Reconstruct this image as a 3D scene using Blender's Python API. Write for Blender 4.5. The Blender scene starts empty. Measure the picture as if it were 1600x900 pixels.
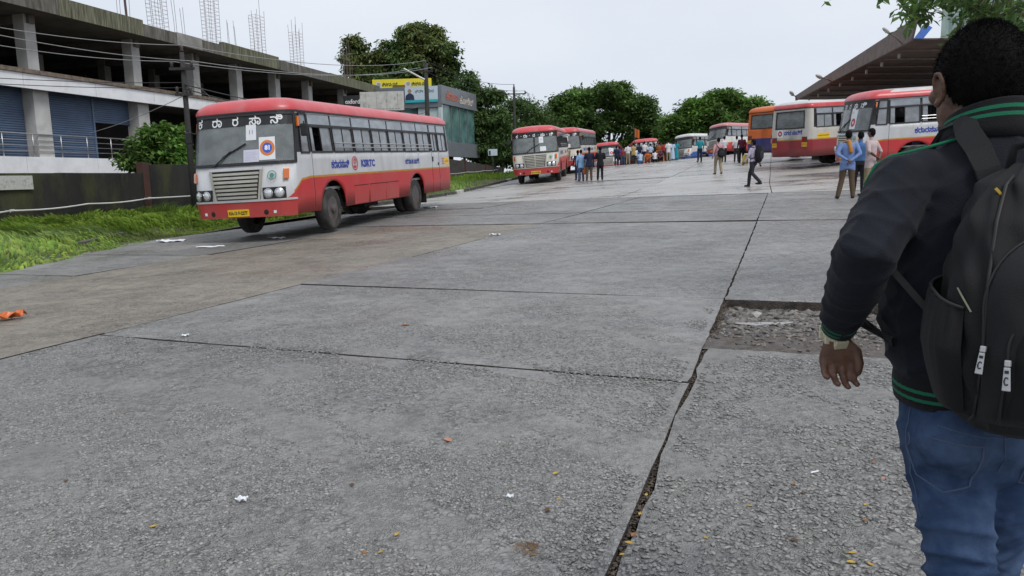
import bpy, bmesh, math, random
import numpy as np
from mathutils import Vector, Matrix, Euler
R = math.radians
random.seed(7)
rng = np.random.default_rng(7)
scene = bpy.context.scene
COL = scene.collection

# ------------------------------------------------------------------ camera, sky, sun, exposure
CAM_H, PITCH, ROLL, FPX = 1.45, R(8.5), R(1.2), 1170.0      # focal length in pixels of a 1600 px wide frame
cam_d = bpy.data.cameras.new('camera')
cam_d.sensor_width = 36.0
cam_d.lens = 36.0 * FPX / 1600.0
cam_d.clip_start, cam_d.clip_end = 0.05, 5000
cam = bpy.data.objects.new('camera', cam_d)
COL.objects.link(cam)
_f = np.array([0, math.cos(PITCH), -math.sin(PITCH)])
_r0 = np.array([1.0, 0, 0]); _u0 = np.cross(_r0, _f)
_r = math.cos(ROLL) * _r0 - math.sin(ROLL) * _u0
_u = np.cross(_r, _f)
cam.matrix_world = Matrix(((_r[0], _u[0], -_f[0], 0), (_r[1], _u[1], -_f[1], 0), (_r[2], _u[2], -_f[2], CAM_H), (0, 0, 0, 1)))
scene.camera = cam

world = bpy.data.worlds.new('World')
scene.world = world
world.use_nodes = True
wt = world.node_tree
bg = wt.nodes['Background']
SUN_EL, SUN_AZ = R(54), R(142)
sky = wt.nodes.new('ShaderNodeTexSky')
sky.sky_type = 'NISHITA'; sky.sun_disc = False
sky.sun_elevation = SUN_EL; sky.sun_rotation = SUN_AZ
sky.dust_density = 4.0; sky.air_density = 1.0
tc = wt.nodes.new('ShaderNodeTexCoord')
mp = wt.nodes.new('ShaderNodeMapping'); mp.inputs['Scale'].default_value = (1.0, 1.0, 2.6)
nz = wt.nodes.new('ShaderNodeTexNoise'); nz.inputs['Scale'].default_value = 1.7; nz.inputs['Detail'].default_value = 5; nz.inputs['Roughness'].default_value = .5
cr = wt.nodes.new('ShaderNodeValToRGB')                      # even overcast, softly mottled
cr.color_ramp.elements[0].position = .25; cr.color_ramp.elements[0].color = (5.5, 6.1, 7.2, 1)
cr.color_ramp.elements[1].position = .75; cr.color_ramp.elements[1].color = (7.1, 7.5, 8.1, 1)
mx = wt.nodes.new('ShaderNodeMix'); mx.data_type = 'RGBA'; mx.inputs['Factor'].default_value = .93
wt.links.new(tc.outputs['Generated'], mp.inputs['Vector'])
wt.links.new(mp.outputs['Vector'], nz.inputs['Vector'])
wt.links.new(nz.outputs['Fac'], cr.inputs['Fac'])
wt.links.new(sky.outputs['Color'], mx.inputs['A'])
wt.links.new(cr.outputs['Color'], mx.inputs['B'])
wt.links.new(mx.outputs['Result'], bg.inputs['Color'])
bg.inputs['Strength'].default_value = 0.092

sun_d = bpy.data.lights.new('sun', 'SUN'); sun_d.energy = 1.5; sun_d.angle = R(25); sun_d.color = (1.0, .97, .93)
sun = bpy.data.objects.new('sun', sun_d); COL.objects.link(sun)
_sd = Vector((math.sin(SUN_AZ) * math.cos(SUN_EL), math.cos(SUN_AZ) * math.cos(SUN_EL), math.sin(SUN_EL)))
sun.rotation_euler = _sd.to_track_quat('Z', 'Y').to_euler()

vs = scene.view_settings
vs.view_transform = 'Standard'; vs.look = 'None'; vs.gamma = 1.0; vs.exposure = 0.38; vs.use_curve_mapping = False
scene.render.engine = 'CYCLES'
scene.cycles.max_bounces = 6; scene.cycles.diffuse_bounces = 3; scene.cycles.glossy_bounces = 3
scene.cycles.transparent_max_bounces = 10; scene.cycles.transmission_bounces = 4
scene.cycles.use_denoising = True

# ------------------------------------------------------------------ helpers
CW = np.stack([_r, _f, _u], 1)
def at(u, v, d):
    """place of a photograph pixel (1600 x 900) at depth d metres, in world metres"""
    return CW @ (np.array([(u - 800) / FPX, 1.0, (450 - v) / FPX]) * d) + np.array([0, 0, CAM_H])

def g(x, y):
    """height of the yard: it climbs away from the camera and to the right"""
    xc = np.clip(x, -9, 20); yc = np.clip(y, -6, 64)
    fall = .02 * np.clip(y - 54, 0, 30) + .05 * np.clip(y - 64, 0, 14)      # beyond the crest it drops again
    return (.03 + .0008 * np.maximum(0, yc - 10)) * xc + .018 * yc + .00013 * yc * np.abs(yc) - fall

def gp(x, y, dz=0.0):
    return (float(x), float(y), float(g(x, y)) + dz)

def hit(u, v):
    r = CW @ np.array([(u - 800) / FPX, 1.0, (450 - v) / FPX])
    ds = np.linspace(1, 90, 9000)
    p = r[None] * ds[:, None] + np.array([0, 0, CAM_H])
    i = int(np.argmax(p[:, 2] < g(p[:, 0], p[:, 1])))
    return p[i], ds[i]

MATS = {}
def nodes_of(m):
    return m.node_tree.nodes, m.node_tree.links
def mat(name, col, rough=.6, metal=0.0, spec=.5, var=.12, scale=6.0, bump=0.0, bscale=60.0, dirt=None, dirt_amt=0.0, dirt_scale=1.5,
        alpha=1.0, coat=0.0, emit=0.0, stretch=None, island=0.0, transl=0.0, detail=4.0):
    if name in MATS: return MATS[name]
    m = bpy.data.materials.new(name); m.use_nodes = True
    n, l = nodes_of(m); b = n['Principled BSDF']
    geo = n.new('ShaderNodeNewGeometry'); tcn = n.new('ShaderNodeTexCoord')
    vec = tcn.outputs['Object']
    if stretch:
        mp_ = n.new('ShaderNodeMapping'); mp_.inputs['Scale'].default_value = stretch
        l.new(vec, mp_.inputs['Vector']); vec = mp_.outputs['Vector']
    noi = n.new('ShaderNodeTexNoise'); noi.inputs['Scale'].default_value = scale; noi.inputs['Detail'].default_value = detail
    l.new(vec, noi.inputs['Vector'])
    ramp = n.new('ShaderNodeValToRGB')
    c = np.array(col[:3]); lo = np.clip(c * (1 - var), 0, 1); hi = np.clip(c * (1 + var), 0, 1)
    ramp.color_ramp.elements[0].position = .3; ramp.color_ramp.elements[0].color = (*lo, 1)
    ramp.color_ramp.elements[1].position = .7; ramp.color_ramp.elements[1].color = (*hi, 1)
    l.new(noi.outputs['Fac'], ramp.inputs['Fac'])
    out = ramp.outputs['Color']
    if island:
        hs = n.new('ShaderNodeHueSaturation'); mr = n.new('ShaderNodeMapRange')
        mr.inputs['To Min'].default_value = 1 - island; mr.inputs['To Max'].default_value = 1 + island
        l.new(geo.outputs['Random Per Island'], mr.inputs['Value']); l.new(mr.outputs['Result'], hs.inputs['Value'])
        mr2 = n.new('ShaderNodeMapRange'); mr2.inputs['To Min'].default_value = .5 - .06 * island; mr2.inputs['To Max'].default_value = .5 + .04 * island
        wn = n.new('ShaderNodeTexWhiteNoise'); wn.noise_dimensions = '1D'
        l.new(geo.outputs['Random Per Island'], wn.inputs['W']); l.new(wn.outputs['Value'], mr2.inputs['Value']); l.new(mr2.outputs['Result'], hs.inputs['Hue'])
        l.new(out, hs.inputs['Color']); out = hs.outputs['Color']
    if dirt is not None and dirt_amt > 0:
        dn = n.new('ShaderNodeTexNoise'); dn.inputs['Scale'].default_value = dirt_scale; dn.inputs['Detail'].default_value = 6; dn.inputs['Roughness'].default_value = .65
        l.new(vec, dn.inputs['Vector'])
        dr = n.new('ShaderNodeMapRange'); dr.inputs['From Min'].default_value = .45; dr.inputs['From Max'].default_value = .72; dr.inputs['To Max'].default_value = dirt_amt
        l.new(dn.outputs['Fac'], dr.inputs['Value'])
        mm = n.new('ShaderNodeMix'); mm.data_type = 'RGBA'; mm.inputs['B'].default_value = (*dirt[:3], 1)
        l.new(dr.outputs['Result'], mm.inputs['Factor']); l.new(out, mm.inputs['A']); out = mm.outputs['Result']
    l.new(out, b.inputs['Base Color'])
    b.inputs['Roughness'].default_value = rough; b.inputs['Metallic'].default_value = metal
    b.inputs['Specular IOR Level'].default_value = spec; b.inputs['Alpha'].default_value = alpha
    b.inputs['Coat Weight'].default_value = coat; b.inputs['Coat Roughness'].default_value = .12
    if emit:
        l.new(out, b.inputs['Emission Color']); b.inputs['Emission Strength'].default_value = emit
    if bump:
        bn = n.new('ShaderNodeTexNoise'); bn.inputs['Scale'].default_value = bscale; bn.inputs['Detail'].default_value = 5
        l.new(vec, bn.inputs['Vector'])
        bp = n.new('ShaderNodeBump'); bp.inputs['Strength'].default_value = min(1, bump); bp.inputs['Distance'].default_value = .02
        l.new(bn.outputs['Fac'], bp.inputs['Height']); l.new(bp.outputs['Normal'], b.inputs['Normal'])
    if transl:
        tr = n.new('ShaderNodeBsdfTranslucent'); l.new(out, tr.inputs['Color'])
        ms = n.new('ShaderNodeMixShader'); ms.inputs['Fac'].default_value = transl
        l.new(b.outputs[0], ms.inputs[1]); l.new(tr.outputs[0], ms.inputs[2]); l.new(ms.outputs[0], n['Material Output'].inputs['Surface'])
    MATS[name] = m
    return m

class MB:
    """collects shapes, then builds them as one mesh object"""
    def __init__(s): s.v = []; s.f = []; s.m = []
    def add(s, vs_, fs_, mi=0):
        o = len(s.v); s.v += [tuple(map(float, p)) for p in vs_]; s.f += [tuple(i + o for i in f) for f in fs_]; s.m += [mi] * len(fs_); return s
    def box(s, c, d, rot=None, mi=0, taper=1.0):
        hx, hy, hz = d[0] / 2, d[1] / 2, d[2] / 2
        P = [Vector((sx * hx * (taper if sz > 0 else 1), sy * hy * (taper if sz > 0 else 1), sz * hz)) for sz in (-1, 1) for sx, sy in ((-1, -1), (1, -1), (1, 1), (-1, 1))]
        if rot is not None: P = [rot @ p for p in P]
        P = [p + Vector(c) for p in P]
        return s.add(P, [(3, 2, 1, 0), (4, 5, 6, 7), (0, 1, 5, 4), (1, 2, 6, 5), (2, 3, 7, 6), (3, 0, 4, 7)], mi)
    def beam(s, a, b, w, h, mi=0):
        a = Vector(a); b = Vector(b); t = (b - a)
        q = t.to_track_quat('X', 'Z').to_matrix()
        return s.box((a + b) / 2, (t.length, w, h), q, mi)
    def tube(s, pts, rad, n=8, mi=0, cap=True):
        pts = [Vector(p) for p in pts]; k = len(pts)
        rad = [rad] * k if np.isscalar(rad) else list(rad)
        ref = Vector((0, 0, 1)); V = []; F = []
        for i, p in enumerate(pts):
            t = (pts[min(i + 1, k - 1)] - pts[max(i - 1, 0)]).normalized()
            if abs(t.dot(ref)) > .95: ref = Vector((1, 0, 0)) if abs(t.x) < .9 else Vector((0, 1, 0))
            x = t.cross(ref).normalized(); y = x.cross(t)
            for j in range(n):
                a = 2 * math.pi * j / n; V.append(p + (x * math.cos(a) + y * math.sin(a)) * rad[i])
        for i in range(k - 1):
            for j in range(n): F.append((i * n + j, i * n + (j + 1) % n, (i + 1) * n + (j + 1) % n, (i + 1) * n + j))
        if cap: F.append(tuple(range(n))[::-1]); F.append(tuple((k - 1) * n + j for j in range(n)))
        return s.add(V, F, mi)
    def lathe(s, prof, c, axis, n=24, mi=0, close=False):
        """prof: (radius, offset along axis)"""
        ax = Vector(axis).normalized(); r = Vector((0, 0, 1)) if abs(ax.z) < .9 else Vector((1, 0, 0))
        x = ax.cross(r).normalized(); y = ax.cross(x); V = []; F = []; k = len(prof)
        for rr, o in prof:
            for j in range(n):
                a = 2 * math.pi * j / n; V.append(Vector(c) + ax * o + (x * math.cos(a) + y * math.sin(a)) * rr)
        for i in range(k - 1):
            for j in range(n): F.append((i * n + j, i * n + (j + 1) % n, (i + 1) * n + (j + 1) % n, (i + 1) * n + j))
        if not close: F.append(tuple(range(n))[::-1]); F.append(tuple((k - 1) * n + j for j in range(n)))
        return s.add(V, F, mi)
    def prism(s, poly, vec, mi=0):
        k = len(poly); vec = Vector(vec); V = [Vector(p) for p in poly] + [Vector(p) + vec for p in poly]
        F = [tuple(range(k))[::-1], tuple(range(k, 2 * k))] + [(i, (i + 1) % k, k + (i + 1) % k, k + i) for i in range(k)]
        return s.add(V, F, mi)
    def mesh(s, name, mats, smooth=False):
        me = bpy.data.meshes.new(name); me.from_pydata(s.v, [], s.f)
        for m_ in (mats if isinstance(mats, (list, tuple)) else [mats]): me.materials.append(m_)
        me.polygons.foreach_set('material_index', s.m)
        if smooth: me.polygons.foreach_set('use_smooth', [True] * len(me.polygons))
        me.update(); return me
    def build(s, name, mats, parent=None, smooth=False, bevel=0.0, angle=None, center=False):
        if center and s.v:
            a = np.array(s.v); c = a.mean(0); c[2] = a[:, 2].min(); s.v = [tuple(p) for p in a - c]
        o = link(name, s.mesh(name, mats, smooth or angle), parent)
        if center: o.location = tuple(c)
        if angle:
            o.data.set_sharp_from_angle(angle=R(angle))
        if bevel:
            b = o.modifiers.new('bevel', 'BEVEL'); b.width = bevel; b.segments = 2; b.limit_method = 'ANGLE'; b.angle_limit = R(40)
        return o

def link(name, data, parent=None):
    o = bpy.data.objects.new(name, data); COL.objects.link(o)
    if parent is not None: o.parent = parent
    return o
def tag(o, label, cat, group=None, kind=None):
    if label: o['label'] = label
    if cat: o['category'] = cat
    if group: o['group'] = group
    if kind: o['kind'] = kind
    return o
def thing(name, label, cat, loc=(0, 0, 0), rz=0.0, group=None):
    o = link(name, None); o.location = loc; o.rotation_euler = (0, 0, rz); o.empty_display_size = .2
    return tag(o, label, cat, group)
def struct(o):
    o['kind'] = 'structure'; return o
def mesh_np(name, V, F, mats, smooth=False, mi=None):
    """fast mesh from numpy arrays; F is (n,3) or (n,4)"""
    me = bpy.data.meshes.new(name); n, k = F.shape
    me.vertices.add(len(V)); me.vertices.foreach_set('co', np.ascontiguousarray(V, dtype=np.float32).ravel())
    me.loops.add(n * k); me.loops.foreach_set('vertex_index', np.ascontiguousarray(F, dtype=np.int32).ravel())
    me.polygons.add(n); me.polygons.foreach_set('loop_start', np.arange(0, n * k, k, dtype=np.int32))
    me.polygons.foreach_set('loop_total', np.full(n, k, dtype=np.int32))
    for m_ in (mats if isinstance(mats, (list, tuple)) else [mats]): me.materials.append(m_)
    if mi is not None: me.polygons.foreach_set('material_index', np.asarray(mi, dtype=np.int32))
    me.polygons.foreach_set('use_smooth', np.full(n, smooth, dtype=bool))
    me.update(calc_edges=True); me.validate(); return me
def text_mesh(body, size, width=None, res=2, bold=0.0, xscale=1.0):
    """lettering as flat mesh data: vertices (n,2), faces"""
    asc = all(ord(c) < 128 for c in body)
    cu = bpy.data.curves.new('lettering', 'FONT'); cu.body = body; cu.size = size; cu.resolution_u = res; cu.offset = bold if asc else 0.0
    cu.align_x = 'CENTER'; cu.align_y = 'CENTER'
    o = bpy.data.objects.new('lettering', cu); COL.objects.link(o)
    bpy.context.view_layer.update()
    me = bpy.data.meshes.new_from_object(o.evaluated_get(bpy.context.evaluated_depsgraph_get()))
    v = np.array([tuple(p.co)[:2] for p in me.vertices]); f = [tuple(p.vertices) for p in me.polygons]
    bpy.data.objects.remove(o); bpy.data.curves.remove(cu); bpy.data.meshes.remove(me)
    v = v - (v.max(0) + v.min(0)) / 2
    if width: v[:, 0] *= width / (v[:, 0].max() - v[:, 0].min())
    v[:, 0] *= xscale
    v = np.concatenate([v, np.zeros((len(v), 1))], 1)
    if bold and not asc:                                     # thicker strokes: shifted copies, each a hair above the last
        n0 = len(v); vv_, ff_ = [v], list(f)
        for i, (dx, dy) in enumerate(((1, 0), (-1, 0), (0, 1), (0, -1))):
            vv_.append(v + np.array([dx * bold, dy * bold, .0006 * (i + 1)])); ff_ += [tuple(q + n0 * (i + 1) for q in p) for p in f]
        v, f = np.concatenate(vv_), ff_
    return v, f
def flat_text(mb, body, size, origin, xd, yd, mi=0, width=None, bold=0.0):
    v, f = text_mesh(body, size, width, bold=bold)
    o = Vector(origin); xd = Vector(xd).normalized(); yd = Vector(yd).normalized()
    nd = xd.cross(yd)
    mb.add([o + xd * float(p[0]) + yd * float(p[1]) + nd * float(p[2]) for p in v], f, mi)
# ------------------------------------------------------------------ yard: base ground, concrete slabs, hole, rubble
def concrete_mat(name, c0, c1, tan, pebble=1.0, streak=0.0, rough=(.2, .56), wet=.62):
    m = bpy.data.materials.new(name); m.use_nodes = True; n, l = nodes_of(m); b = n['Principled BSDF']
    geo = n.new('ShaderNodeNewGeometry'); pos = geo.outputs['Position']
    def noise(s, d=4, r=.55, vec=None, dist=0.0):
        t = n.new('ShaderNodeTexNoise'); t.inputs['Scale'].default_value = s; t.inputs['Detail'].default_value = d; t.inputs['Roughness'].default_value = r; t.inputs['Distortion'].default_value = dist
        l.new(vec or pos, t.inputs['Vector']); return t.outputs['Fac']
    def rng_(v, a, b_, c=0.0, d=1.0):
        t = n.new('ShaderNodeMapRange'); t.inputs[1].default_value = a; t.inputs[2].default_value = b_; t.inputs[3].default_value = c; t.inputs[4].default_value = d
        l.new(v, t.inputs[0]); return t.outputs[0]
    def math_(op, a, b_):
        t = n.new('ShaderNodeMath'); t.operation = op
        for i, q in enumerate((a, b_)):
            if np.isscalar(q): t.inputs[i].default_value = q
            else: l.new(q, t.inputs[i])
        return t.outputs[0]
    def mix(fac, a, b_):
        t = n.new('ShaderNodeMix'); t.data_type = 'RGBA'
        if np.isscalar(fac): t.inputs['Factor'].default_value = fac
        else: l.new(fac, t.inputs['Factor'])
        for k, q in (('A', a), ('B', b_)):
            if isinstance(q, tuple): t.inputs[k].default_value = (*q, 1)
            else: l.new(q, t.inputs[k])
        return t.outputs['Result']
    # distort the coordinates a little so that the stones are not round cells
    nd = n.new('ShaderNodeTexNoise'); nd.inputs['Scale'].default_value = 17; nd.inputs['Detail'].default_value = 4; l.new(pos, nd.inputs['Vector'])
    va = n.new('ShaderNodeVectorMath'); va.operation = 'MULTIPLY_ADD'; va.inputs[1].default_value = (.055, .045, .0); l.new(nd.outputs['Color'], va.inputs[0]); l.new(pos, va.inputs[2])
    vo = n.new('ShaderNodeTexVoronoi'); vo.feature = 'F1'; vo.inputs['Scale'].default_value = 44; vo.inputs['Randomness'].default_value = 1.0
    l.new(va.outputs[0], vo.inputs['Vector'])
    vo2 = n.new('ShaderNodeTexVoronoi'); vo2.feature = 'F1'; vo2.inputs['Scale'].default_value = 120; l.new(va.outputs[0], vo2.inputs['Vector'])
    vo2.inputs['Scale'].default_value = 85
    which = rng_(noise(4.5, 3, .6), .45, .55)
    def blend(a, b_): return math_('ADD', math_('MULTIPLY', a, which), math_('MULTIPLY', b_, math_('SUBTRACT', 1.0, which)))
    dist_ = blend(vo.outputs['Distance'], vo2.outputs['Distance'])
    stone = rng_(dist_, .36, .60, 1, 0)
    stone2 = rng_(vo2.outputs['Distance'], .3, .6, 1, 0)
    worn = rng_(math_('ADD', math_('MULTIPLY', noise(1.1, 7, .66), .6), math_('MULTIPLY', noise(.42, 4, .55, dist=.5), .4)), .40, .57)                  # where the stones stand bare
    fine = rng_(noise(7.0, 5, .7), .35, .65)
    bare = math_('MULTIPLY', math_('ADD', math_('MULTIPLY', worn, .75), math_('MULTIPLY', fine, .35)), pebble)
    big = rng_(noise(.35, 5, .6), .35, .65)
    base = mix(big, c0, c1)
    oi = n.new('ShaderNodeObjectInfo'); base = mix(math_('MULTIPLY', oi.outputs['Random'], .4), base, tuple(np.array(c0) * .68))
    base = mix(math_('MULTIPLY', rng_(noise(.22, 3, .5), .5, .66), .55), base, tan)
    sep = n.new('ShaderNodeSeparateColor'); l.new(vo.outputs['Color'], sep.inputs['Color'])
    stone_col = mix(sep.outputs[0], tuple(np.array(c0) * .72), tuple(np.array(c1) * 1.18))
    gap = math_('MULTIPLY', math_('SUBTRACT', 1.0, stone), bare)
    col = mix(math_('MULTIPLY', bare, .7), base, stone_col)
    crev_shade = math_('MULTIPLY', math_('MULTIPLY', rng_(dist_, .42, .60), rng_(noise(22, 3, .65), .47, .6)), bare)  # shadow in the crevices between stones, painted in as dark colour
    col = mix(math_('MULTIPLY', gap, .35), col, tuple(np.array(c0) * .5))
    col = mix(math_('MULTIPLY', crev_shade, .9), col, tuple(np.array(c0) * .12))
    # damp dark blotches and oil
    col = mix(math_('MULTIPLY', rng_(noise(2.3, 6, .6, dist=.6), .56, .72), .45), col, tuple(np.array(c0) * .35))
    if streak:
        mps = n.new('ShaderNodeMapping'); mps.inputs['Scale'].default_value = (.12, 1.1, 1); mps.inputs['Rotation'].default_value = (0, 0, R(-18)); l.new(pos, mps.inputs['Vector'])
        st = rng_(noise(1.0, 5, .6, mps.outputs[0]), .42, .6)
        col = mix(math_('MULTIPLY', st, streak), col, tuple(np.array(c0) * .55))
    l.new(col, b.inputs['Base Color'])
    wetm = rng_(noise(.55, 6, .6, dist=.4), .42, .62)
    rr = math_('ADD', math_('MULTIPLY', wetm, -(rough[1] - rough[0])), rough[1])
    rr = math_('ADD', rr, math_('MULTIPLY', bare, .06))
    if streak: rr = math_('SUBTRACT', rr, math_('MULTIPLY', st, .16))
    l.new(rr, b.inputs['Roughness']); b.inputs['Specular IOR Level'].default_value = wet
    h = math_('ADD', math_('MULTIPLY', math_('MULTIPLY', stone, bare), 1.0), math_('MULTIPLY', math_('MULTIPLY', stone2, fine), .35 * max(pebble, .25)))
    h = math_('ADD', h, math_('MULTIPLY', noise(14, 4, .6), .5))
    bp = n.new('ShaderNodeBump'); bp.inputs['Strength'].default_value = .9; bp.inputs['Distance'].default_value = .011 if pebble > .5 else .004
    l.new(h, bp.inputs['Height']); l.new(bp.outputs['Normal'], b.inputs['Normal'])
    MATS[name] = m; return m
M_AGG = concrete_mat('aggregate_concrete', (.205, .199, .189), (.30, .292, .278), (.27, .245, .21), 1.0)
M_AGGD = concrete_mat('aggregate_concrete_bare', (.20, .194, .184), (.29, .281, .266), (.26, .24, .205), 1.15)
M_TAN = concrete_mat('tan_concrete', (.25, .222, .182), (.315, .28, .23), (.29, .245, .19), .95, wet=.4)
M_SMOOTH = concrete_mat('smooth_concrete', (.36, .345, .325), (.45, .435, .41), (.38, .35, .31), .15, streak=.45, rough=(.24, .55), wet=.5)
M_SOIL = mat('soil', (.085, .066, .05), .9, var=.4, scale=9, bump=.8, bscale=70)
M_EDGE = mat('shaded_broken_slab_edge', (.055, .045, .038), .9, var=.5, scale=14, bump=.8, bscale=60)  # earth-stained edge; shade inside hole and joints is put into the dark colour
M_STONE = mat('broken_stone', (.125, .114, .10), .45, var=.4, scale=8, bump=.4, bscale=50, island=.65)
M_PEBBLE = mat('pebble', (.215, .21, .2), .5, var=.25, scale=30, island=.42)
M_LAND = mat('land', (.09, .095, .05), .95, var=.35, scale=.4)

# one sheet to the horizon, following the yard
def axis_pts(a, b, fine0, fine1, step):
    far = lambda d: [d * k for k in (10, 30, 90, 300, 1200)]
    mid = list(np.arange(fine0, fine1 + .01, step))
    return sorted([fine0 - t for t in far(1)] + mid + [fine1 + t for t in far(1)])
gx = np.array(axis_pts(0, 0, -30, 40, 2.0)); gy = np.array(axis_pts(0, 0, -8, 90, 2.0))
X, Y = np.meshgrid(gx, gy); Z = g(X, Y) - .13
V = np.stack([X, Y, Z], -1).reshape(-1, 3); nx_, ny_ = len(gx), len(gy)
ii, jj = np.meshgrid(np.arange(nx_ - 1), np.arange(ny_ - 1)); k = (jj * nx_ + ii).ravel()
ground = link('ground', mesh_np('ground', V, np.stack([k, k + 1, k + 1 + nx_, k + nx_], 1), M_SOIL, True))
struct(ground)
yard = struct(link('concrete_yard', None))

def noise1(seed, n, amp):
    r_ = np.random.default_rng(seed); a = r_.normal(0, 1, n); a = np.convolve(a, [.2, .6, .2], 'same'); return a * amp
SLAB = [0]
def slab(corner, m, gap=(.012, .012, .012, .012), rag=.004, n=14, dz=0.0, flat=False):
    """corner: A near-left, B near-right, C far-right, D far-left (x, y). gap: inset of the near, right, far, left side"""
    SLAB[0] += 1; sd = SLAB[0]
    A, B, C_, D = [np.array(p, float) for p in corner]
    def inset(P, Q, amt, inward):
        t = (Q - P) / (np.linalg.norm(Q - P) + 1e-9); nrm = np.array([-t[1], t[0]]) ; return nrm * amt
    w1 = np.linalg.norm(B - A); h1 = np.linalg.norm(D - A)
    u = np.linspace(0, 1, n + 1); v = np.linspace(0, 1, n + 1)
    U, Vv = np.meshgrid(u, v)
    jn, jf, jl, jr = [np.interp(u, np.linspace(0, 1, 3 * n), noise1(sd * 7 + q, 3 * n, rag)) for q in range(4)]
    v0 = (gap[0] + jn[None, :]) / h1; v1 = 1 - (gap[2] + jf[None, :]) / h1
    u0 = (gap[3] + jl[:, None]) / w1; u1 = 1 - (gap[1] + jr[:, None]) / w1
    Un = u0 + (u1 - u0) * U; Vn = v0 + (v1 - v0) * Vv
    P = ((1 - Un) * (1 - Vn))[..., None] * A + (Un * (1 - Vn))[..., None] * B + (Un * Vn)[..., None] * C_ + ((1 - Un) * Vn)[..., None] * D
    tilt = np.random.default_rng(sd).normal(0, .0035, 3) * (0 if flat else 1)
    z = g(P[..., 0], P[..., 1]) + dz + tilt[0] + tilt[1] * (U - .5) * 2 + tilt[2] * (Vv - .5) * 2
    edge = np.minimum(np.minimum(U, 1 - U), np.minimum(Vv, 1 - Vv)); z = np.where(edge < 1e-6, z - .004, z)
    top = np.concatenate([P, z[..., None]], -1).reshape(-1, 3)
    N = n + 1
    ring = [j for j in range(N)] + [i * N + n for i in range(1, N)] + [n * N + j for j in range(n - 1, -1, -1)] + [i * N for i in range(n - 1, 0, -1)]
    bot = top[ring] - np.array([0, 0, .115])
    c = top.mean(0); Vx = np.concatenate([top, bot]) - c
    i_, j_ = np.meshgrid(np.arange(n), np.arange(n)); kk = (i_ * N + j_).ravel()
    F = [np.stack([kk, kk + 1, kk + N + 1, kk + N], 1)]
    nr = len(ring); o = len(top)
    F.append(np.array([(ring[q], o + q, o + (q + 1) % nr, ring[(q + 1) % nr]) for q in range(nr)]))
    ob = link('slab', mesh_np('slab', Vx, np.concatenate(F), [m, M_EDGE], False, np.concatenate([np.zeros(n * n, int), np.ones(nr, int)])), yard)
    ob.location = tuple(c); return ob

LN = {-2: (-19.5, .56), -1: (-13.2, .52), 0: (-7.4, .475), 1: (-.59, .368), 2: (4.9, .355), 3: (10.4, .345), 4: (16.2, .34)}   # lane joints x = a + b*y
def cross(lane, yj):
    """point of lane joint `lane` on the cross joint that meets joint 1 at y = yj"""
    sl = -.48 if yj < 30 else -.30
    x1 = LN[1][0] + LN[1][1] * yj; a, b = LN[lane]
    y = (yj + sl * (a - x1)) / (1 - sl * b)
    return (a + b * y, y)
rows_mid = [-2.5, 4.66, 7.36, 9.78, 12.41, 15.0, 17.6, 20.2, 22.8]
rows_hole = [-2.5, 5.53, 7.30, 9.78, 12.41, 15.0, 17.6, 20.2, 22.8]
rows_left = [-2.5, 2.0, 4.72, 7.5, 9.9, 12.41, 15.0, 17.6, 20.2, 22.8]
for a, b in zip(rows_mid[:-1], rows_mid[1:]):
    e0, e1 = (.017 if a == 4.66 else .008), (.017 if b == 4.66 else .008)
    slab([cross(0, a), cross(1, a), cross(1, b), cross(0, b)], M_AGG, (e0, .010, e1, .014), .007, 22, flat=a < 7)
for q, (a, b) in enumerate(zip(rows_hole[:-1], rows_hole[1:])):
    if q == 1: continue
    slab([cross(1, a), cross(2, a), cross(2, b), cross(1, b)], M_AGGD if q == 0 else M_AGG, (.012, .012, .03 if q == 0 else .012, .022 if q == 0 else .012), .017 if q == 0 else .010, 44 if q == 0 else 22, flat=q == 0)
for lane in (2, 3):
    for a, b in zip(rows_hole[:-1], rows_hole[1:]):
        if lane == 3 and a < 0: continue
        slab([cross(lane, a), cross(lane + 1, a), cross(lane + 1, b), cross(lane, b)], M_AGG)
for lane in (-1, -2):
    for a, b in zip(rows_left[:-1], rows_left[1:]):
        slab([cross(lane, a), cross(lane + 1, a), cross(lane + 1, b), cross(lane, b)], M_TAN if (lane == -1 and b < 16) else M_AGG, rag=.004)
# slab that lies right of the hole
xa, xb = cross(1, 5.53), cross(1, 7.30); ra_, rb_ = cross(2, 5.53), cross(2, 7.30)
def lerp2(p, q, t): return (p[0] + (q[0] - p[0]) * t, p[1] + (q[1] - p[1]) * t)
HOLE = [xa, lerp2(xa, ra_, .62), lerp2(xb, rb_, .62), xb]
slab([HOLE[1], ra_, rb_, HOLE[2]], M_AGG, (.012, .012, .012, .03), .012)

# far part: smoother, paler slabs, laid square to the parking rows
def far_pt(i, j):
    x0, y0 = 7.9, 23.0                                     # where joint 1 ends
    p = np.array([x0, y0]) + np.array([.945, -.327]) * (i * 4.6) + np.array([.327, .945]) * (j * 4.4)
    return p
rs = random.Random(4)
for i in range(-5, 6):
    for j in range(0, 11):
        c0 = far_pt(i, j)
        if c0[0] < -16 or c0[1] > 72: continue
        A, B, C_, D = far_pt(i, j), far_pt(i + 1, j), far_pt(i + 1, j + 1), far_pt(i, j + 1)
        if j == 0:                                          # butt the first row against the last near joint
            def down(p):
                s_ = -.48; yl = 22.8 + s_ * (p[0] - (LN[1][0] + LN[1][1] * 22.8)); return np.array([p[0], yl])
            A, B = down(A), down(B)
            if A[1] > D[1] - .4 or B[1] > C_[1] - .4: continue
        slab([A, B, C_, D], M_SMOOTH, n=8, rag=.003)

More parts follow.
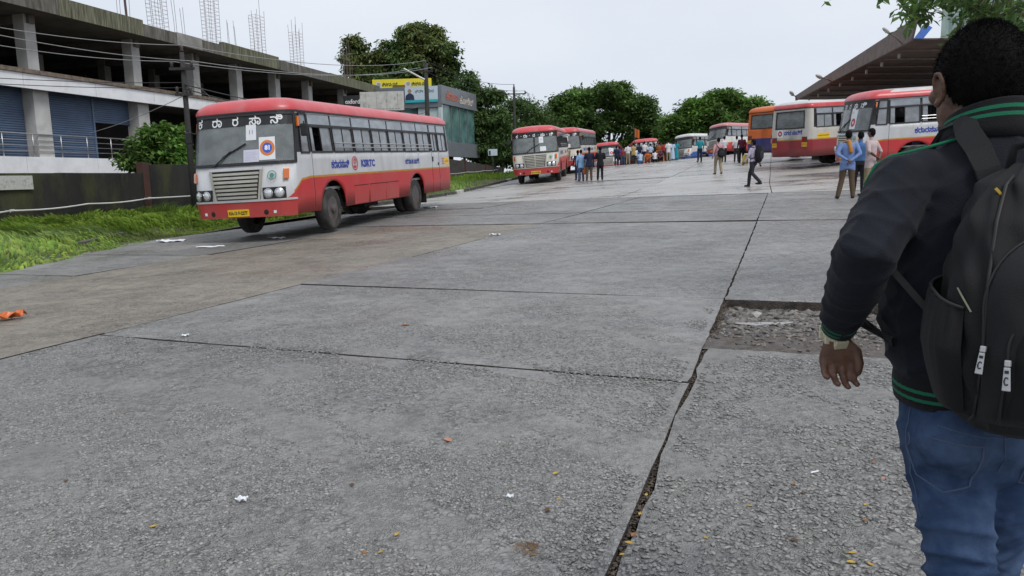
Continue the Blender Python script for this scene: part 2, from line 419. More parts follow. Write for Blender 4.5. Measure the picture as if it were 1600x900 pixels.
# rubble in the hole
mbh = MB(); hp = np.array(HOLE)
def in_hole(u, v): 
    p = (1 - u) * (1 - v) * hp[0] + u * (1 - v) * hp[1] + u * v * hp[2] + (1 - u) * v * hp[3]; return p
N = 60; U, Vv = np.meshgrid(np.linspace(-.01, 1.01, N), np.linspace(-.02, 1.02, N))
P = np.array([[in_hole(U[i, j], Vv[i, j]) for j in range(N)] for i in range(N)])
zb = g(P[..., 0], P[..., 1]) - .012 - .088 * np.clip((Vv - .12) * 1.5, 0, 1) + rng.normal(0, .006, (N, N))
Vh = np.concatenate([P, zb[..., None]], -1).reshape(-1, 3); kk = (np.arange(N - 1)[:, None] * N + np.arange(N - 1)[None]).ravel()
bed = link('hole_bed', mesh_np('hole_bed', Vh, np.stack([kk, kk + 1, kk + N + 1, kk + N], 1), mat('rubble_bed', (.085, .07, .057), .5, var=.4, scale=14, bump=1, bscale=60), True)); struct(bed)
pud = []
pc = in_hole(.13, .60); pcs = [pc + np.array([.22 * math.cos(a) * (1 + .3 * math.sin(3 * a)), .10 * math.sin(a) * (1 + .4 * math.cos(2 * a) + .2 * math.sin(5 * a))]) for a in np.linspace(0, 2 * math.pi, 28, endpoint=False)]
mb = MB(); zp = float(g(pc[0], pc[1])) - .056
mb.add([(p[0], p[1], zp) for p in pcs], [tuple(range(28))])
M_WATER = mat('puddle_water', (.16, .13, .11), .03, spec=.9, var=.05)
struct(mb.build('puddle', M_WATER))

def ico():
    bm = bmesh.new(); bmesh.ops.create_icosphere(bm, subdivisions=1, radius=1); v = np.array([tuple(p.co) for p in bm.verts]); f = np.array([[q.index for q in p.verts] for p in bm.faces]); bm.free(); return v, f
ICO_V, ICO_F = ico()
def stones_mesh(pts, sizes, flat, seed, jitter=.22):
    r_ = np.random.default_rng(seed); n = len(pts); k = len(ICO_V)
    base = ICO_V[None] * (1 + r_.normal(0, jitter, (n, k, 1)))
    sc = np.stack([sizes * r_.uniform(.8, 1.5, n), sizes * r_.uniform(.6, 1.0, n), sizes * flat * r_.uniform(.7, 1.2, n)], 1)
    base = base * sc[:, None]
    ang = r_.uniform(0, 6.28, n); c, s_ = np.cos(ang), np.sin(ang)
    tx = r_.normal(0, .25, n)
    x = base[..., 0] * c[:, None] - base[..., 1] * s_[:, None]; y = base[..., 0] * s_[:, None] + base[..., 1] * c[:, None]
    z = base[..., 2] + x * tx[:, None] * .5
    Vv_ = np.stack([x, y, z], -1) + pts[:, None]
    return Vv_.reshape(-1, 3), (ICO_F[None] + (np.arange(n) * k)[:, None, None]).reshape(-1, 3)
pts = []; sz = []
for q in range(4600):
    u, v = rng.random(), rng.random() ** .8
    if rng.random() > .12 + 1.1 * v: continue
    p = in_hole(u, v); zz = float(g(*p)) - .012 - .088 * max(0, min(1, (v - .12) * 1.5))
    pts.append((p[0], p[1], zz + .004)); sz.append(rng.uniform(.007, .04) * (.4 + .85 * v))
Vs, Fs = stones_mesh(np.array(pts), np.array(sz), .6, 3)
rub = tag(link('rubble', mesh_np('rubble', Vs, Fs, M_STONE)), 'loose broken stones filling the hole in the concrete', 'rubble', kind='stuff')
big = [(.10, .82, .10, (.30, .29, .27)), (.32, .86, .05, None), (.45, .84, .06, None), (.56, .80, .045, None), (.62, .9, .05, None), (.04, .62, .045, None), (.13, .58, .05, None), (.36, .62, .06, None), (.5, .58, .05, None), (.75, .75, .05, None), (.86, .82, .045, None), (.3, .5, .045, None)]
bl = ['large pale flat stone in the far left corner of the hole', 'grey stone at the far edge of the hole beside the pale flat stone', 'dark stone under the far edge of the hole, near its middle', 'stone left of the man\'s sleeve at the back of the hole', 'stone against the far wall of the hole behind the hand', 'small stone at the left rim of the hole by the long joint', 'stone near the left rim of the hole in front of the puddle', 'stone in front of the puddle in the middle of the hole', 'stone between the puddle and the flat mud of the hole', 'stone at the right of the hole beside the man\'s arm', 'small stone at the far right of the hole behind the man', 'stone at the edge of the mud in the front of the hole']
for q, ((u, v, s_, c), lb) in enumerate(zip(big, bl)):
    p = in_hole(u, v); zz = float(g(*p)) - .07
    Vb, Fb = stones_mesh(np.zeros((1, 3)), np.array([s_]), .42, 40 + q, .12)
    o = link('broken_stone', mesh_np('broken_stone', Vb, Fb, mat('pale_stone', (.33, .31, .28), .7, var=.2) if c else M_STONE)); o.location = (p[0], p[1], zz)
    tag(o, lb, 'stone', 'stones in the hole')

# pebbles standing out of the worn concrete near the camera
def pebble_field(n, x0, x1, y0, y1, seed, s0, s1, keep, lift=.06):
    r_ = np.random.default_rng(seed); x = r_.uniform(x0, x1, n); y = y0 + (y1 - y0) * r_.random(n) ** 1.4
    m_ = keep(x, y); x, y = x[m_], y[m_]
    s_ = r_.uniform(s0, s1, len(x)); P_ = np.stack([x, y, g(x, y) + s_ * lift], 1); return stones_mesh(P_, s_, .34, seed)
def field_noise(x, y): return np.sin(x * 3.1 + 1.3 * np.sin(y * 2.3)) + np.sin(y * 4.3 + 1.7 * np.sin(x * 1.9)) + .8 * np.sin(x * 9 + y * 7)
def right_keep(x, y):
    xl = LN[1][0] + LN[1][1] * y; return (x > xl + .06) & (x < xl + 3.2) & (field_noise(x, y) > -1.1) & (y < 5.3 - .45 * (x - 1.47))
def mid_keep(x, y):
    xl = LN[1][0] + LN[1][1] * y; xl2 = LN[0][0] + LN[0][1] * y
    return (x < xl - .06) & (x > xl2 + .05) & (field_noise(x, y) > -.3 + .9 * np.sin(x * 1.3 + 2 * y))
Va, Fa = pebble_field(26000, -.2, 4.5, 1.8, 5.6, 11, .005, .013, right_keep, .2)
Vb, Fb = pebble_field(100000, -5, 2.0, 1.8, 7.0, 12, .004, .0115, mid_keep)
pb = link('pebbles', mesh_np('pebbles', np.concatenate([Va, Vb]), np.concatenate([Fa, Fb + len(Va)]), M_PEBBLE, True))
tag(pb, 'small grey pebbles standing out of the worn wet concrete', 'pebbles', kind='stuff')
# grit and crumbs in the long joint
t_ = 2.0 + 7 * rng.random(3600) ** 1.5; xo = rng.normal(.008, .019, 3600)
xj = LN[1][0] + LN[1][1] * t_ + xo
Vj, Fj = stones_mesh(np.stack([xj, t_, g(xj, t_) - .042 + rng.random(3600) * .026], 1), rng.uniform(.003, .009, 3600), .7, 9)
tag(link('joint_grit', mesh_np('joint_grit', Vj, Fj, mat('brown_grit', (.085, .066, .05), .85, var=.3, island=.5))), 'brown grit and crumbs lodged in the long joint', 'grit', kind='stuff')

# ------------------------------------------------------------------ verge: bank, grass, kerb
KERB = [(-13.5, 4.0), (-10.6, 8.5), (-8.95, 12.8), (-9.0, 19.0), (-8.1, 23.5), (-5.6, 29.0), (-2.7, 35.2), (-.2, 47.0), (3.4, 64.0)]
KY = np.array([p[1] for p in KERB]); KX = np.array([p[0] for p in KERB])
def kerb_x(y): return np.interp(y, KY, KX)
WX0, WY0, WM = -15.3, 22.0, .247                           # boundary wall line x = WX0 + WM*(y-WY0)
def wall_x(y): return WX0 + WM * (y - WY0)
def vz(x, y):
    t = np.clip((kerb_x(y) - x) / 1.2, 0, 1); return g(x, y) - .035 + .22 * t * t * (3 - 2 * t) + .03 * np.sin(x * 2.1) * np.sin(y * 1.7) * t
ny = 90; nx = 16; yy = np.linspace(2, 78, ny)
U, Yv = np.meshgrid(np.linspace(0, 1, nx), yy); Xv = kerb_x(Yv) + .15 + U * (wall_x(Yv) - 1.5 - kerb_x(Yv)); Zv = vz(Xv, Yv)
kk = (np.arange(ny - 1)[:, None] * nx + np.arange(nx - 1)[None]).ravel()
bank = struct(link('verge', mesh_np('verge', np.stack([Xv, Yv, Zv], -1).reshape(-1, 3), np.stack([kk, kk + nx, kk + nx + 1, kk + 1], 1), mat('verge_soil', (.07, .075, .03), .95, var=.5, scale=3, bump=.6), True)))
# ground behind the wall
def blades(P, h, lean, w, seed, segs=2):
    r_ = np.random.default_rng(seed); n = len(P); a = r_.uniform(0, 6.28, n); d = np.stack([np.cos(a), np.sin(a), np.zeros(n)], 1)
    side = np.stack([-d[:, 1], d[:, 0], np.zeros(n)], 1) * (w / 2)[:, None]
    tip = P + d * (lean * h)[:, None] + np.array([0, 0, 1]) * h[:, None] * .82
    mid = P + d * (lean * h * .3)[:, None] + np.array([0, 0, 1]) * (h * .6)[:, None]
    V_ = np.stack([P - side, P + side, mid + side * .8, mid - side * .8, tip], 1)
    o = (np.arange(n) * 5)[:, None]
    q = np.concatenate([o + np.array([[0, 1, 2]]), o + np.array([[0, 2, 3]]), o + np.array([[3, 2, 4]])], 0)
    return V_.reshape(-1, 3), q
def grass_at(n, y0, y1, seed, hs, ws, p=1.0):
    r_ = np.random.default_rng(seed); y = y0 + (y1 - y0) * r_.random(n) ** p; u = r_.random(n)
    x = kerb_x(y) + .10 + .12 * np.sin(y * 2.7) * np.sin(y * .9) - u * (kerb_x(y) - wall_x(y) - .1)
    cl = field_noise(x * .55, y * .55)
    h = hs * r_.uniform(.45, 1.25, n) * (1 + .38 * np.clip(cl, -1.3, 1.6)) * np.clip(.28 + 3.0 * u, .28, 1)
    return blades(np.stack([x, y, np.maximum(vz(x, y), g(x, y)) - .01], 1), h, r_.uniform(.2, 1.1, n), ws * r_.uniform(.6, 1.4, n), seed)
M_GRASS = mat('grass', (.165, .28, .045), .6, var=.5, scale=.9, island=.6, transl=.45)
M_GRASS2 = mat('weed_leaf', (.23, .33, .055), .55, var=.45, scale=.7, island=.5, transl=.45)
Va, Fa = grass_at(52000, 9.5, 28, 21, .20, .028, 1.2)
Vb, Fb = grass_at(16000, 28, 62, 22, .28, .04)
tag(link('grass', mesh_np('grass', np.concatenate([Va, Vb]), np.concatenate([Fa, Fb + len(Va)]), M_GRASS)), 'rank green grass on the verge in front of the black wall', 'grass', kind='stuff')
Va, Fa = grass_at(9000, 10, 27, 23, .24, .085, 1.2)
tag(link('weeds', mesh_np('weeds', Va, Fa, M_GRASS2)), 'broad leaved yellow green weeds growing through the verge grass', 'weeds', kind='stuff')
# kerb stones along the verge
M_KERB = mat('kerb_black', (.045, .043, .04), .7, var=.4, scale=4, bump=.4, dirt=(.16, .15, .13), dirt_amt=.6)
M_KERBW = mat('kerb_white', (.5, .49, .46), .7, var=.2, scale=4, bump=.3, dirt=(.15, .13, .1), dirt_amt=.6)
kerb = struct(link('kerb', None))
y = 27.0; q = 0
while y < 60:
    y2 = y + 1.25; a = Vector(gp(kerb_x(y), y)); b = Vector(gp(kerb_x(y2), y2)); t = (b - a).normalized()
    if True:
        mb = MB(); mb.beam(a + t * .02 + Vector((0, 0, .03)), b - t * .02 + Vector((0, 0, .03)), .16, .2)
        o = mb.build('kerb_stone', M_KERBW if q % 9 == 7 else M_KERB, kerb, bevel=.015, center=True)
    y = y2; q += 1
# broken old edging lying in the grass
mb = MB(); p0 = Vector((-9.7, 16.8, float(vz(-9.7, 16.8)) + .0)); p1 = Vector((-9.85, 19.0, float(vz(-9.85, 19.0)) + .02)); mb.beam(p0, p1, .16, .12)
tag(mb.build('edging_stone', mat('old_concrete', (.075, .07, .06), .85, var=.35, scale=4, bump=.6), bevel=.02, center=True), 'old broken concrete edging strip half sunk in the verge grass', 'edging')
# ------------------------------------------------------------------ boundary wall
M_BLACKWALL = mat('mossy_black_wall', (.016, .015, .013), .85, var=.5, scale=1.6, bump=.7, bscale=25, dirt=(.075, .085, .02), dirt_amt=.75, dirt_scale=.9, stretch=(1, 1, .35))
M_DARKWALL = mat('dark_block_wall', (.05, .043, .038), .9, var=.4, scale=3, bump=.6, bscale=30, dirt=(.02, .02, .016), dirt_amt=.7)
M_PILLAR = mat('red_oxide_pillar', (.075, .024, .018), .8, var=.4, scale=3, dirt=(.03, .028, .022), dirt_amt=.8)
M_PIPE = mat('white_pipe', (.6, .6, .58), .4, var=.12, dirt=(.25, .22, .18), dirt_amt=.5)
wall = thing('boundary_wall', 'long black moss stained boundary wall behind the grass verge', 'wall', (WX0, WY0, float(vz(WX0, WY0))))
wl = Vector(wall.location)
def wz(y): return float(vz(wall_x(y) + .3, y))
def wall_panel(y0, y1, m, top0, top1, th=.22):
    mb = MB(); mb_n = 5; d = Vector((WM, 1, 0)).normalized(); nrm = Vector((d.y, -d.x, 0))
    for q in range(mb_n):
        a, b = y0 + (y1 - y0) * q / mb_n, y0 + (y1 - y0) * (q + 1) / mb_n
        A = Vector((wall_x(a), a, 0)) - wl; B = Vector((wall_x(b), b, 0)) - wl
        za, zb_ = wz(a) - .4 - wl.z, wz(b) - .4 - wl.z
        ta = top0 + (top1 - top0) * q / mb_n - wl.z; tb = top0 + (top1 - top0) * (q + 1) / mb_n - wl.z
        A.z = B.z = 0
        ta += random.uniform(-.012, .012)
        Pn = [A + nrm * th / 2, B + nrm * th / 2, B - nrm * th / 2, A - nrm * th / 2]
        zz = [za, zb_, zb_, za]; tt = [ta, tb, tb, ta]
        mb.add([Vector((p.x, p.y, z)) for p, z in zip(Pn, zz)] + [Vector((p.x, p.y, z)) for p, z in zip(Pn, tt)], [(4, 5, 6, 7), (0, 1, 5, 4), (1, 2, 6, 5), (2, 3, 7, 6), (3, 0, 4, 7)])
    return mb.build('wall_panel', m, wall, bevel=.01)
ybreak = [6.0, 11.5, 17.0, 22.0, 28.4]
for a, b in zip(ybreak[:-1], ybreak[1:]): wall_panel(a, b - .01, M_BLACKWALL, 1.85, 1.85)
ys = [28.4 + 6.55 * q for q in range(9)]
for a, b in zip(ys[:-1], ys[1:]): wall_panel(a + .2, b - .2, M_BLACKWALL if a < 36 else M_DARKWALL, wz(a) + 1.75, wz(b) + 1.75, .16)
for yp in ys:
    mb = MB(); c = Vector((wall_x(yp), yp, wz(yp) + .78)) - wl; mb.box(c, (.30, .32, 2.1), Matrix.Rotation(-math.atan(WM), 3, 'Z'))
    mb.build('pillar', M_PILLAR, wall, bevel=.015)
# white pipe along the wall, sagging between clips
def pipe_run(y0, y1, z0, z1, n, name='pipe', sag=.05):
    pp = []
    for q in range(n * 6 + 1):
        t = q / (n * 6); yq = y0 + (y1 - y0) * t; s_ = abs(math.sin(t * n * math.pi)); zq = (z0(yq) if callable(z0) else z0 + (z1 - z0) * t) - sag * s_
        pp.append(Vector((wall_x(yq) + .30, yq, zq)))
    return pp
pz = lambda yq: float(np.interp(yq, [15, 22, 28.5, 40, 80], [.78, .72, .92, 1.2, 2.2]))
pipe = thing('water_pipe', 'thin white pipe running along the foot of the black wall', 'pipe', (wall_x(22) + .3, 22, pz(22)))
for a, b in ((10, 16.5), (16.5, 22.5), (22.5, 28.2), (28.2, 41), (41, 54.3), (54.3, 67.5), (67.5, 78)):
    mb = MB(); mb.tube([p - Vector(pipe.location) for p in pipe_run(a, b, pz, 0, 2)], .028, 6); mb.build('pipe_length', M_PIPE, pipe, smooth=True)
    c = pipe_run(a, b, pz, 0, 2)[0] - Vector(pipe.location); mb = MB(); mb.tube([c - Vector((0, .09, 0)), c + Vector((0, .09, 0))], .042, 8); mb.box(c + Vector((-.1, 0, 0)), (.2, .03, .03)); mb.build('pipe_clip', M_PIPE, pipe)
# notice painted on a white board on the wall
pn = at(2, 286, 22.6); nb = thing('notice_board', 'worn white painted notice on the black wall at the left edge', 'notice', tuple(pn), -math.atan(WM))
bx_ = MB().box((.12, 0, 0), (.03, 1.25, .42)).build('board', mat('worn_white_paint', (.55, .55, .52), .8, var=.25, scale=9, dirt=(.12, .12, .1), dirt_amt=.9, dirt_scale=9), nb, bevel=.005)
nb.location.x = wall_x(nb.location.y) + .06

# ------------------------------------------------------------------ unfinished concrete building on the left
BD = Vector((.24, .971, 0)).normalized(); BN = Vector((BD.y, -BD.x, 0))      # along the front, out of the front
B0 = Vector(at(0, 270, 32.0)); B0.z = 0
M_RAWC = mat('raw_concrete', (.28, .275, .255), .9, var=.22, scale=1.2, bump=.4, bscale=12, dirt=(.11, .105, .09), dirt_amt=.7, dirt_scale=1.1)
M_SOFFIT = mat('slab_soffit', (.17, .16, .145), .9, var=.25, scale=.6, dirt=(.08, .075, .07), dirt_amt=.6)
M_MOSSC = mat('mossy_concrete', (.15, .14, .12), .95, var=.35, scale=2.2, bump=.5, bscale=14, dirt=(.035, .035, .025), dirt_amt=.95, dirt_scale=1.6, stretch=(3.0, 3.0, .5))
M_MOSSG = mat('moss_streaks', (.15, .15, .10), .95, var=.6, scale=3, dirt=(.035, .034, .02), dirt_amt=1.0, dirt_scale=2.2, stretch=(5.0, 5.0, .35))
M_COL = mat('column_render', (.52, .515, .495), .85, var=.15, scale=3, bump=.3, bscale=15, dirt=(.2, .19, .17), dirt_amt=.5)
M_BAND = mat('white_cladding', (.80, .81, .82), .45, var=.06, scale=1, dirt=(.4, .4, .4), dirt_amt=.3)
M_SHUT = mat('blue_shutter', (.12, .175, .27), .5, metal=.2, var=.12, scale=3, dirt=(.06, .07, .09), dirt_amt=.5)
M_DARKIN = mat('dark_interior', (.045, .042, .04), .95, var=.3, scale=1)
M_STEEL = mat('stainless_rail', (.5, .5, .5), .35, metal=.8, var=.1)
M_REBAR = mat('rusty_rebar', (.16, .12, .10), .85, var=.3, scale=20)
bld = thing('unfinished_building', 'unfinished grey concrete shop building with mossy roof slab and bare columns', 'building', tuple(B0 + Vector((0, 0, .2))))
BO = Vector(bld.location)
def bl_(l, out, z): return B0 + BD * l + BN * out + Vector((0, 0, z)) - BO       # position in the building: along, outwards, height
BR = Matrix((BD, BN, Vector((0, 0, 1)))).transposed()
def bbox(mb, l0, l1, o0, o1, z0, z1, mi=0): return mb.box(bl_((l0 + l1) / 2, (o0 + o1) / 2, (z0 + z1) / 2), (l1 - l0, o1 - o0, z1 - z0), BR, mi)
LA, LB = -11.0, 38.5
bbox(MB(), LA, LB, -16, -.4, .2, 2.05).build('plinth', M_RAWC, bld)
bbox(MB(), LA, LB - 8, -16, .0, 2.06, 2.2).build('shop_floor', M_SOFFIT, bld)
q = LA
while q < LB - 6:                                           # white panels along the shop floor edge
    e = min(q + 4.1, LB - 6); bbox(MB(), q + .012, e - .012, .0, .12, 2.02, 2.74).build('cladding_panel', M_BAND, bld, bevel=.008); q = e
q = LA
while q < 22.0:                                             # white band under the first floor
    e = min(q + 4.1, 22.0); bbox(MB(), q + .012, e - .012, .30, .42, 5.69, 6.33).build('cladding_panel', M_BAND, bld, bevel=.008); q = e
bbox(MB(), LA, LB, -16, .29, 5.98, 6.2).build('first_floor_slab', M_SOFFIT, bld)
mbx = MB(); bbox(mbx, LA, LB, -.1, .5, 6.34, 6.52); mbx.build('floor_edge', mat('brown_slab_edge', (.16, .125, .095), .95, var=.4, scale=5, bump=.8, bscale=20), bld)
# roof slab: in lengths with uneven upstands, mossy edge
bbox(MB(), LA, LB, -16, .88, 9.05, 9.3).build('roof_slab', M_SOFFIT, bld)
cuts = [(LA, 3.0, 10.22, M_MOSSC), (3.0, 8.4, 10.16, M_MOSSG), (8.4, 11.0, 9.98, M_MOSSC), (11.0, 13.2, 10.02, M_RAWC), (13.2, 15.2, 9.98, M_MOSSC), (15.2, 21.5, 10.18, M_MOSSG), (21.5, 29, 10.02, M_MOSSC), (29, LB, 10.06, M_MOSSG)]
for a, b, t, m in cuts:
    bbox(MB(), a + .01, b - .01, .72, 1.02, 9.0, t - .35).build('roof_edge', m, bld, bevel=.01)
for l in (-4.4, 2.6, 9.2, 14.2, 18.6, 23.3, 28.0, 34.0, 38.2):
    bbox(MB(), l - .3, l + .3, -.85, -.25, 6.2, 9.05).build('upper_column', M_COL, bld, bevel=.02)
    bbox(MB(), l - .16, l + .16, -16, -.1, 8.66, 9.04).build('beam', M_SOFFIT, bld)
    for o in (-6.5, -12.0): bbox(MB(), l - .25, l + .25, o - .5, o, 6.2, 9.05).build('inner_column', M_RAWC, bld)
for l in (-4.5, 2.55, 9.1, 15.2, 20.5): bbox(MB(), l - .42, l + .42, -.75, .0, 2.2, 5.98).build('lower_column', M_COL, bld, bevel=.02)
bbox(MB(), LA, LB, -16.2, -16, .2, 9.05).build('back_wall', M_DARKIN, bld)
bbox(MB(), LA - .2, LA, -16, -.2, .2, 9.05).build('end_wall', M_RAWC, bld)
bbox(MB(), LB, LB + .2, -16, -.9, .2, 9.05).build('end_wall', M_RAWC, bld)
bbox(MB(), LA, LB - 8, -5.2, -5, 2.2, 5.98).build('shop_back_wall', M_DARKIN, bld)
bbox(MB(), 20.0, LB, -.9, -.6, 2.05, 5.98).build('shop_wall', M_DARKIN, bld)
def shutter(l0, l1, z0, z1):
    mb = MB(); z = z0; prof = []
    while z < z1 - .02:
        prof += [(-.62, z), (-.585, z + .03), (-.585, z + .075), (-.62, z + .10)]; z += .105
    V = []; 
    for o, zz in prof: V += [bl_(l0, o, zz), bl_(l1, o, zz)]
    mb.add(V, [(2 * i, 2 * i + 1, 2 * i + 3, 2 * i + 2) for i in range(len(prof) - 1)])
    return mb.build('roller_shutter', M_SHUT, bld)
for a, b, z in ((-10.8, -4.95, 2.2), (-4.05, 2.1, 2.2), (3.0, 6.1, 2.2), (6.22, 8.66, 4.55)): shutter(a, b, z, 5.97)
bbox(MB(), 6.1, 6.21, -.7, -.55, 2.2, 5.97).build('shutter_guide', M_SHUT, bld)
rail = thing('balcony_railing', 'stainless steel tube railing in front of the blue shutters', 'railing', tuple(BO + bl_(0, .05, 2.74)))
RO = Vector(rail.location) - BO
for z in (3.0, 3.24, 3.48, 3.76):
    MB().tube([bl_(LA, .05, z) - RO, bl_(12, .05, z) - RO], .03 if z > 3.7 else .018, 6).build('rail', M_STEEL, rail, smooth=True)
l = LA + .4
while l < 12.2:
    MB().tube([bl_(l, .05, 2.74) - RO, bl_(l, .05, 3.76) - RO], .025, 6).build('post', M_STEEL, rail, smooth=True); l += 1.55
# starter bars for the columns of a storey that was never built
sp = [(-2.0, 'left of the tall bar', 1), (7.3, '', 0)]
cages = [(3.6, 3.4, 0, 'thin loose starter bars standing leftmost on the mossy roof slab'), (8.9, 3.6, 0, 'pair of thin starter bars left of the first tied cage'),
         (11.6, 4.4, 1, 'leftmost tied column cage of rebar on the roof'), (16.4, 4.4, 1, 'second tied column cage of rebar from the left on the roof'),
         (21.6, 4.2, 1, 'third tied column cage of rebar from the left on the roof'), (26.8, 3.9, 1, 'fourth tied column cage of rebar from the left on the roof'),
         (35.2, 3.8, 1, 'tied column cage of rebar nearest the big leafy tree'), (13.4, 2.6, 0, 'loose starter bars between the first two rebar cages'), (18.6, 2.3, 0, 'loose starter bars between the second and third rebar cages')]
for l, h, tied, lb in cages:
    c = thing('rebar_cage', lb, 'rebar', tuple(BO + bl_(l, -.55, 9.3)), group='starter bars on the roof slab')
    w_, d_ = (.5, .28) if tied else (.45, .2); lean = random.uniform(-.09, .04)
    for q in range(8 if tied else 4):
        a = q / 8 * 6.283 if tied else q / 4 * 6.283
        sx = w_ * (1 if math.cos(a) > .3 else -1 if math.cos(a) < -.3 else 0) ; sy = d_ * (1 if math.sin(a) > .3 else -1 if math.sin(a) < -.3 else 0)
        hh = h * random.uniform(.78, 1.08); p = BD * sx + BN * sy
        MB().tube([p, p + BD * (lean * hh * .5 + random.uniform(-.03, .03)) + Vector((0, 0, hh * .5)), p + BD * (lean * hh + random.uniform(-.08, .08)) + Vector((0, 0, hh))], .012, 4).build('bar', M_REBAR, c)
    if tied:
        z = .25
        while z < h * .8:
            q4 = [BD * sx * w_ + BN * sy * d_ + BD * lean * z + Vector((0, 0, z)) for sx, sy in ((-1, -1), (1, -1), (1, 1), (-1, 1), (-1, -1))]
            mb = MB(); mb.tube(q4, .007, 4); mb.build('stirrup', M_REBAR, c); z += .22
mb = MB(); mb.tube([(0, 0, 0), (-.05, 0, 2.7)], .06, 6)
o = mb.build('roof_pipe', mat('dark_pipe', (.08, .05, .045), .7, var=.2)); o.location = BO + bl_(8.6, -.1, 9.3); tag(o, 'dark upright pipe on the mossy roof edge by the leftmost bars', 'pipe')

# ------------------------------------------------------------------ grey glass fronted building and boards
M_GREYP = mat('grey_panel', (.17, .185, .205), .4, var=.1, scale=2, metal=.2)
M_GLASSG = mat('green_glass', (.10, .2, .19), .06, spec=.8, var=.5, scale=.8, alpha=.9)
M_FRAMEG = mat('pale_frame', (.5, .6, .6), .4, var=.1)
gb0 = Vector(at(692, 240, 66)); gb0.z = 1.3
gdir = Vector((.30, .954, 0)).normalized(); ldir = Vector((-.98, .2, 0)).normalized()
gb = thing('glass_building', 'modern grey panelled building with green glass upper floor behind the wall', 'building', tuple(gb0))
def gwall(name, d, n, l0, l1, o0, o1, z0, z1, m, bev=.01, parent=None):
    mb = MB(); rot = Matrix((d, n, Vector((0, 0, 1)))).transposed(); mb.box(d * ((l0 + l1) / 2) + n * ((o0 + o1) / 2) + Vector((0, 0, (z0 + z1) / 2 - 1.3)), (l1 - l0, o1 - o0, z1 - z0), rot); return mb.build(name, m, parent or gb, bevel=bev)
gn = Vector((gdir.y, -gdir.x, 0)); ln = Vector((ldir.y, -ldir.x, 0));  ln = ln if ln.y < 0 else -ln
gwall('fascia', gdir, gn, 0, 9.0, -.3, .02, 7.85, 9.45, M_GREYP); gwall('fascia', ldir, ln, .02, 6.0, -.3, .0, 7.55, 9.38, M_GREYP)
gwall('base_band', gdir, gn, 0, 9.2, -.3, .15, 3.3, 4.6, M_GREYP); gwall('base_band', ldir, ln, .05, 6.0, -.3, .0, 3.3, 4.6, M_GREYP)
for q in range(4):
    gwall('glass_pane', gdir, gn, .5 + q * 2.08, .5 + (q + 1) * 2.08 - .06, -.22, -.18, 4.62, 7.84, M_GLASSG, 0)
    gwall('mullion', gdir, gn, .44 + q * 2.08, .5 + q * 2.08, -.25, -.08, 4.62, 7.84, M_GREYP, 0)
gwall('corner_post', gdir, gn, 0, .42, -.3, -.05, 4.62, 7.84, M_FRAMEG, 0)
for q in range(2): gwall('glass_pane', ldir, ln, .1 + q * 2.2, 2.2 + q * 2.2, -.25, -.2, 4.62, 7.54, M_FRAMEG if q == 0 else M_GLASSG, 0)
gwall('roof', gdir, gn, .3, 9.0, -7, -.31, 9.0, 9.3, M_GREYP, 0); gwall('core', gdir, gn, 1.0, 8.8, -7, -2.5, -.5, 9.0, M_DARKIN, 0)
gwall('floor', gdir, gn, .3, 9.0, -7, -.31, 4.1, 4.4, M_GREYP, 0)
mb = MB(); rotv = Vector((0, 0, 1))
flat_text(mb, 'ತಾಜಾ', .95, gdir * 2.5 + gn * .05 + rotv * (8.7 - 1.3), gdir, rotv, 0, width=2.9, bold=.02); mb.build('sign_lettering', mat('sign_red', (.5, .13, .08), .5, var=.15), gb)
mb = MB(); flat_text(mb, 'ಹೋಟೆಲ್', .8, gdir * 6.2 + gn * .05 + rotv * (8.55 - 1.3), gdir, rotv, 0, width=3.6, bold=.02); mb.build('sign_lettering', mat('sign_cream', (.6, .55, .45), .5, var=.1), gb)
M_BOARDP = mat('poster_pale', (.5, .6, .66), .5, var=.06); M_TEAL = mat('poster_teal', (.02, .4, .45), .5, var=.1); M_NAVY = mat('poster_navy', (.02, .03, .07), .6, var=.2); M_SKINP = mat('poster_skin', (.35, .2, .14), .6, var=.1)
M_INK = mat('black_ink', (.02, .02, .022), .6, var=.1)
# banner on the grey fascia: a head-and-shoulders figure on pale blue, teal foot
bn_ = thing('shop_banner', 'pale blue banner with a suited figure and teal strip on the grey fascia', 'banner', tuple(gb0 + ldir * .25 + ln * .07 + rotv * (8.0 - 1.3)))
def bpatch(name, l0, l1, z0, z1, m, o=.0):
    mb = MB(); mb.box(ldir * ((l0 + l1) / 2) + ln * (.03 + o) + rotv * ((z0 + z1) / 2), (l1 - l0, .04, z1 - z0), Matrix((ldir, -ln, rotv)).transposed()); return mb.build(name, m, bn_)
bpatch('sheet', 0, 3.0, .22, 1.35, M_BOARDP); bpatch('strip', 0, 3.0, 0, .215, M_TEAL)
mb = MB(); c = ldir * 2.55 + ln * .06; mb.lathe([(.17, 0), (.17, .006)], c + rotv * 1.0, ln, 16); mb.build('printed_face', M_SKINP, bn_)
mb = MB(); mb.prism([c + ldir * a + rotv * b for a, b in ((.42, .24), (-.42, .24), (-.36, .62), (-.12, .8), (.12, .8), (.36, .62))], ln * .006); mb.build('printed_suit', M_NAVY, bn_)
mb = MB(); flat_text(mb, 'ಶ್ರೀ ಗಣೇಶ', .34, ldir * 1.2 + ln * .06 + rotv * .95, -ldir, rotv, width=1.7); mb.build('banner_lettering', M_INK, bn_)
M_YEL = mat('billboard_yellow', (.72, .6, .02), .5, var=.06, dirt=(.5, .42, .05), dirt_amt=.4)
M_WHB = mat('billboard_white', (.56, .56, .52), .6, var=.08, scale=2, dirt=(.3, .29, .25), dirt_amt=.7, dirt_scale=2.5)
M_DARKST = mat('dark_steel', (.03, .03, .032), .6, var=.2)
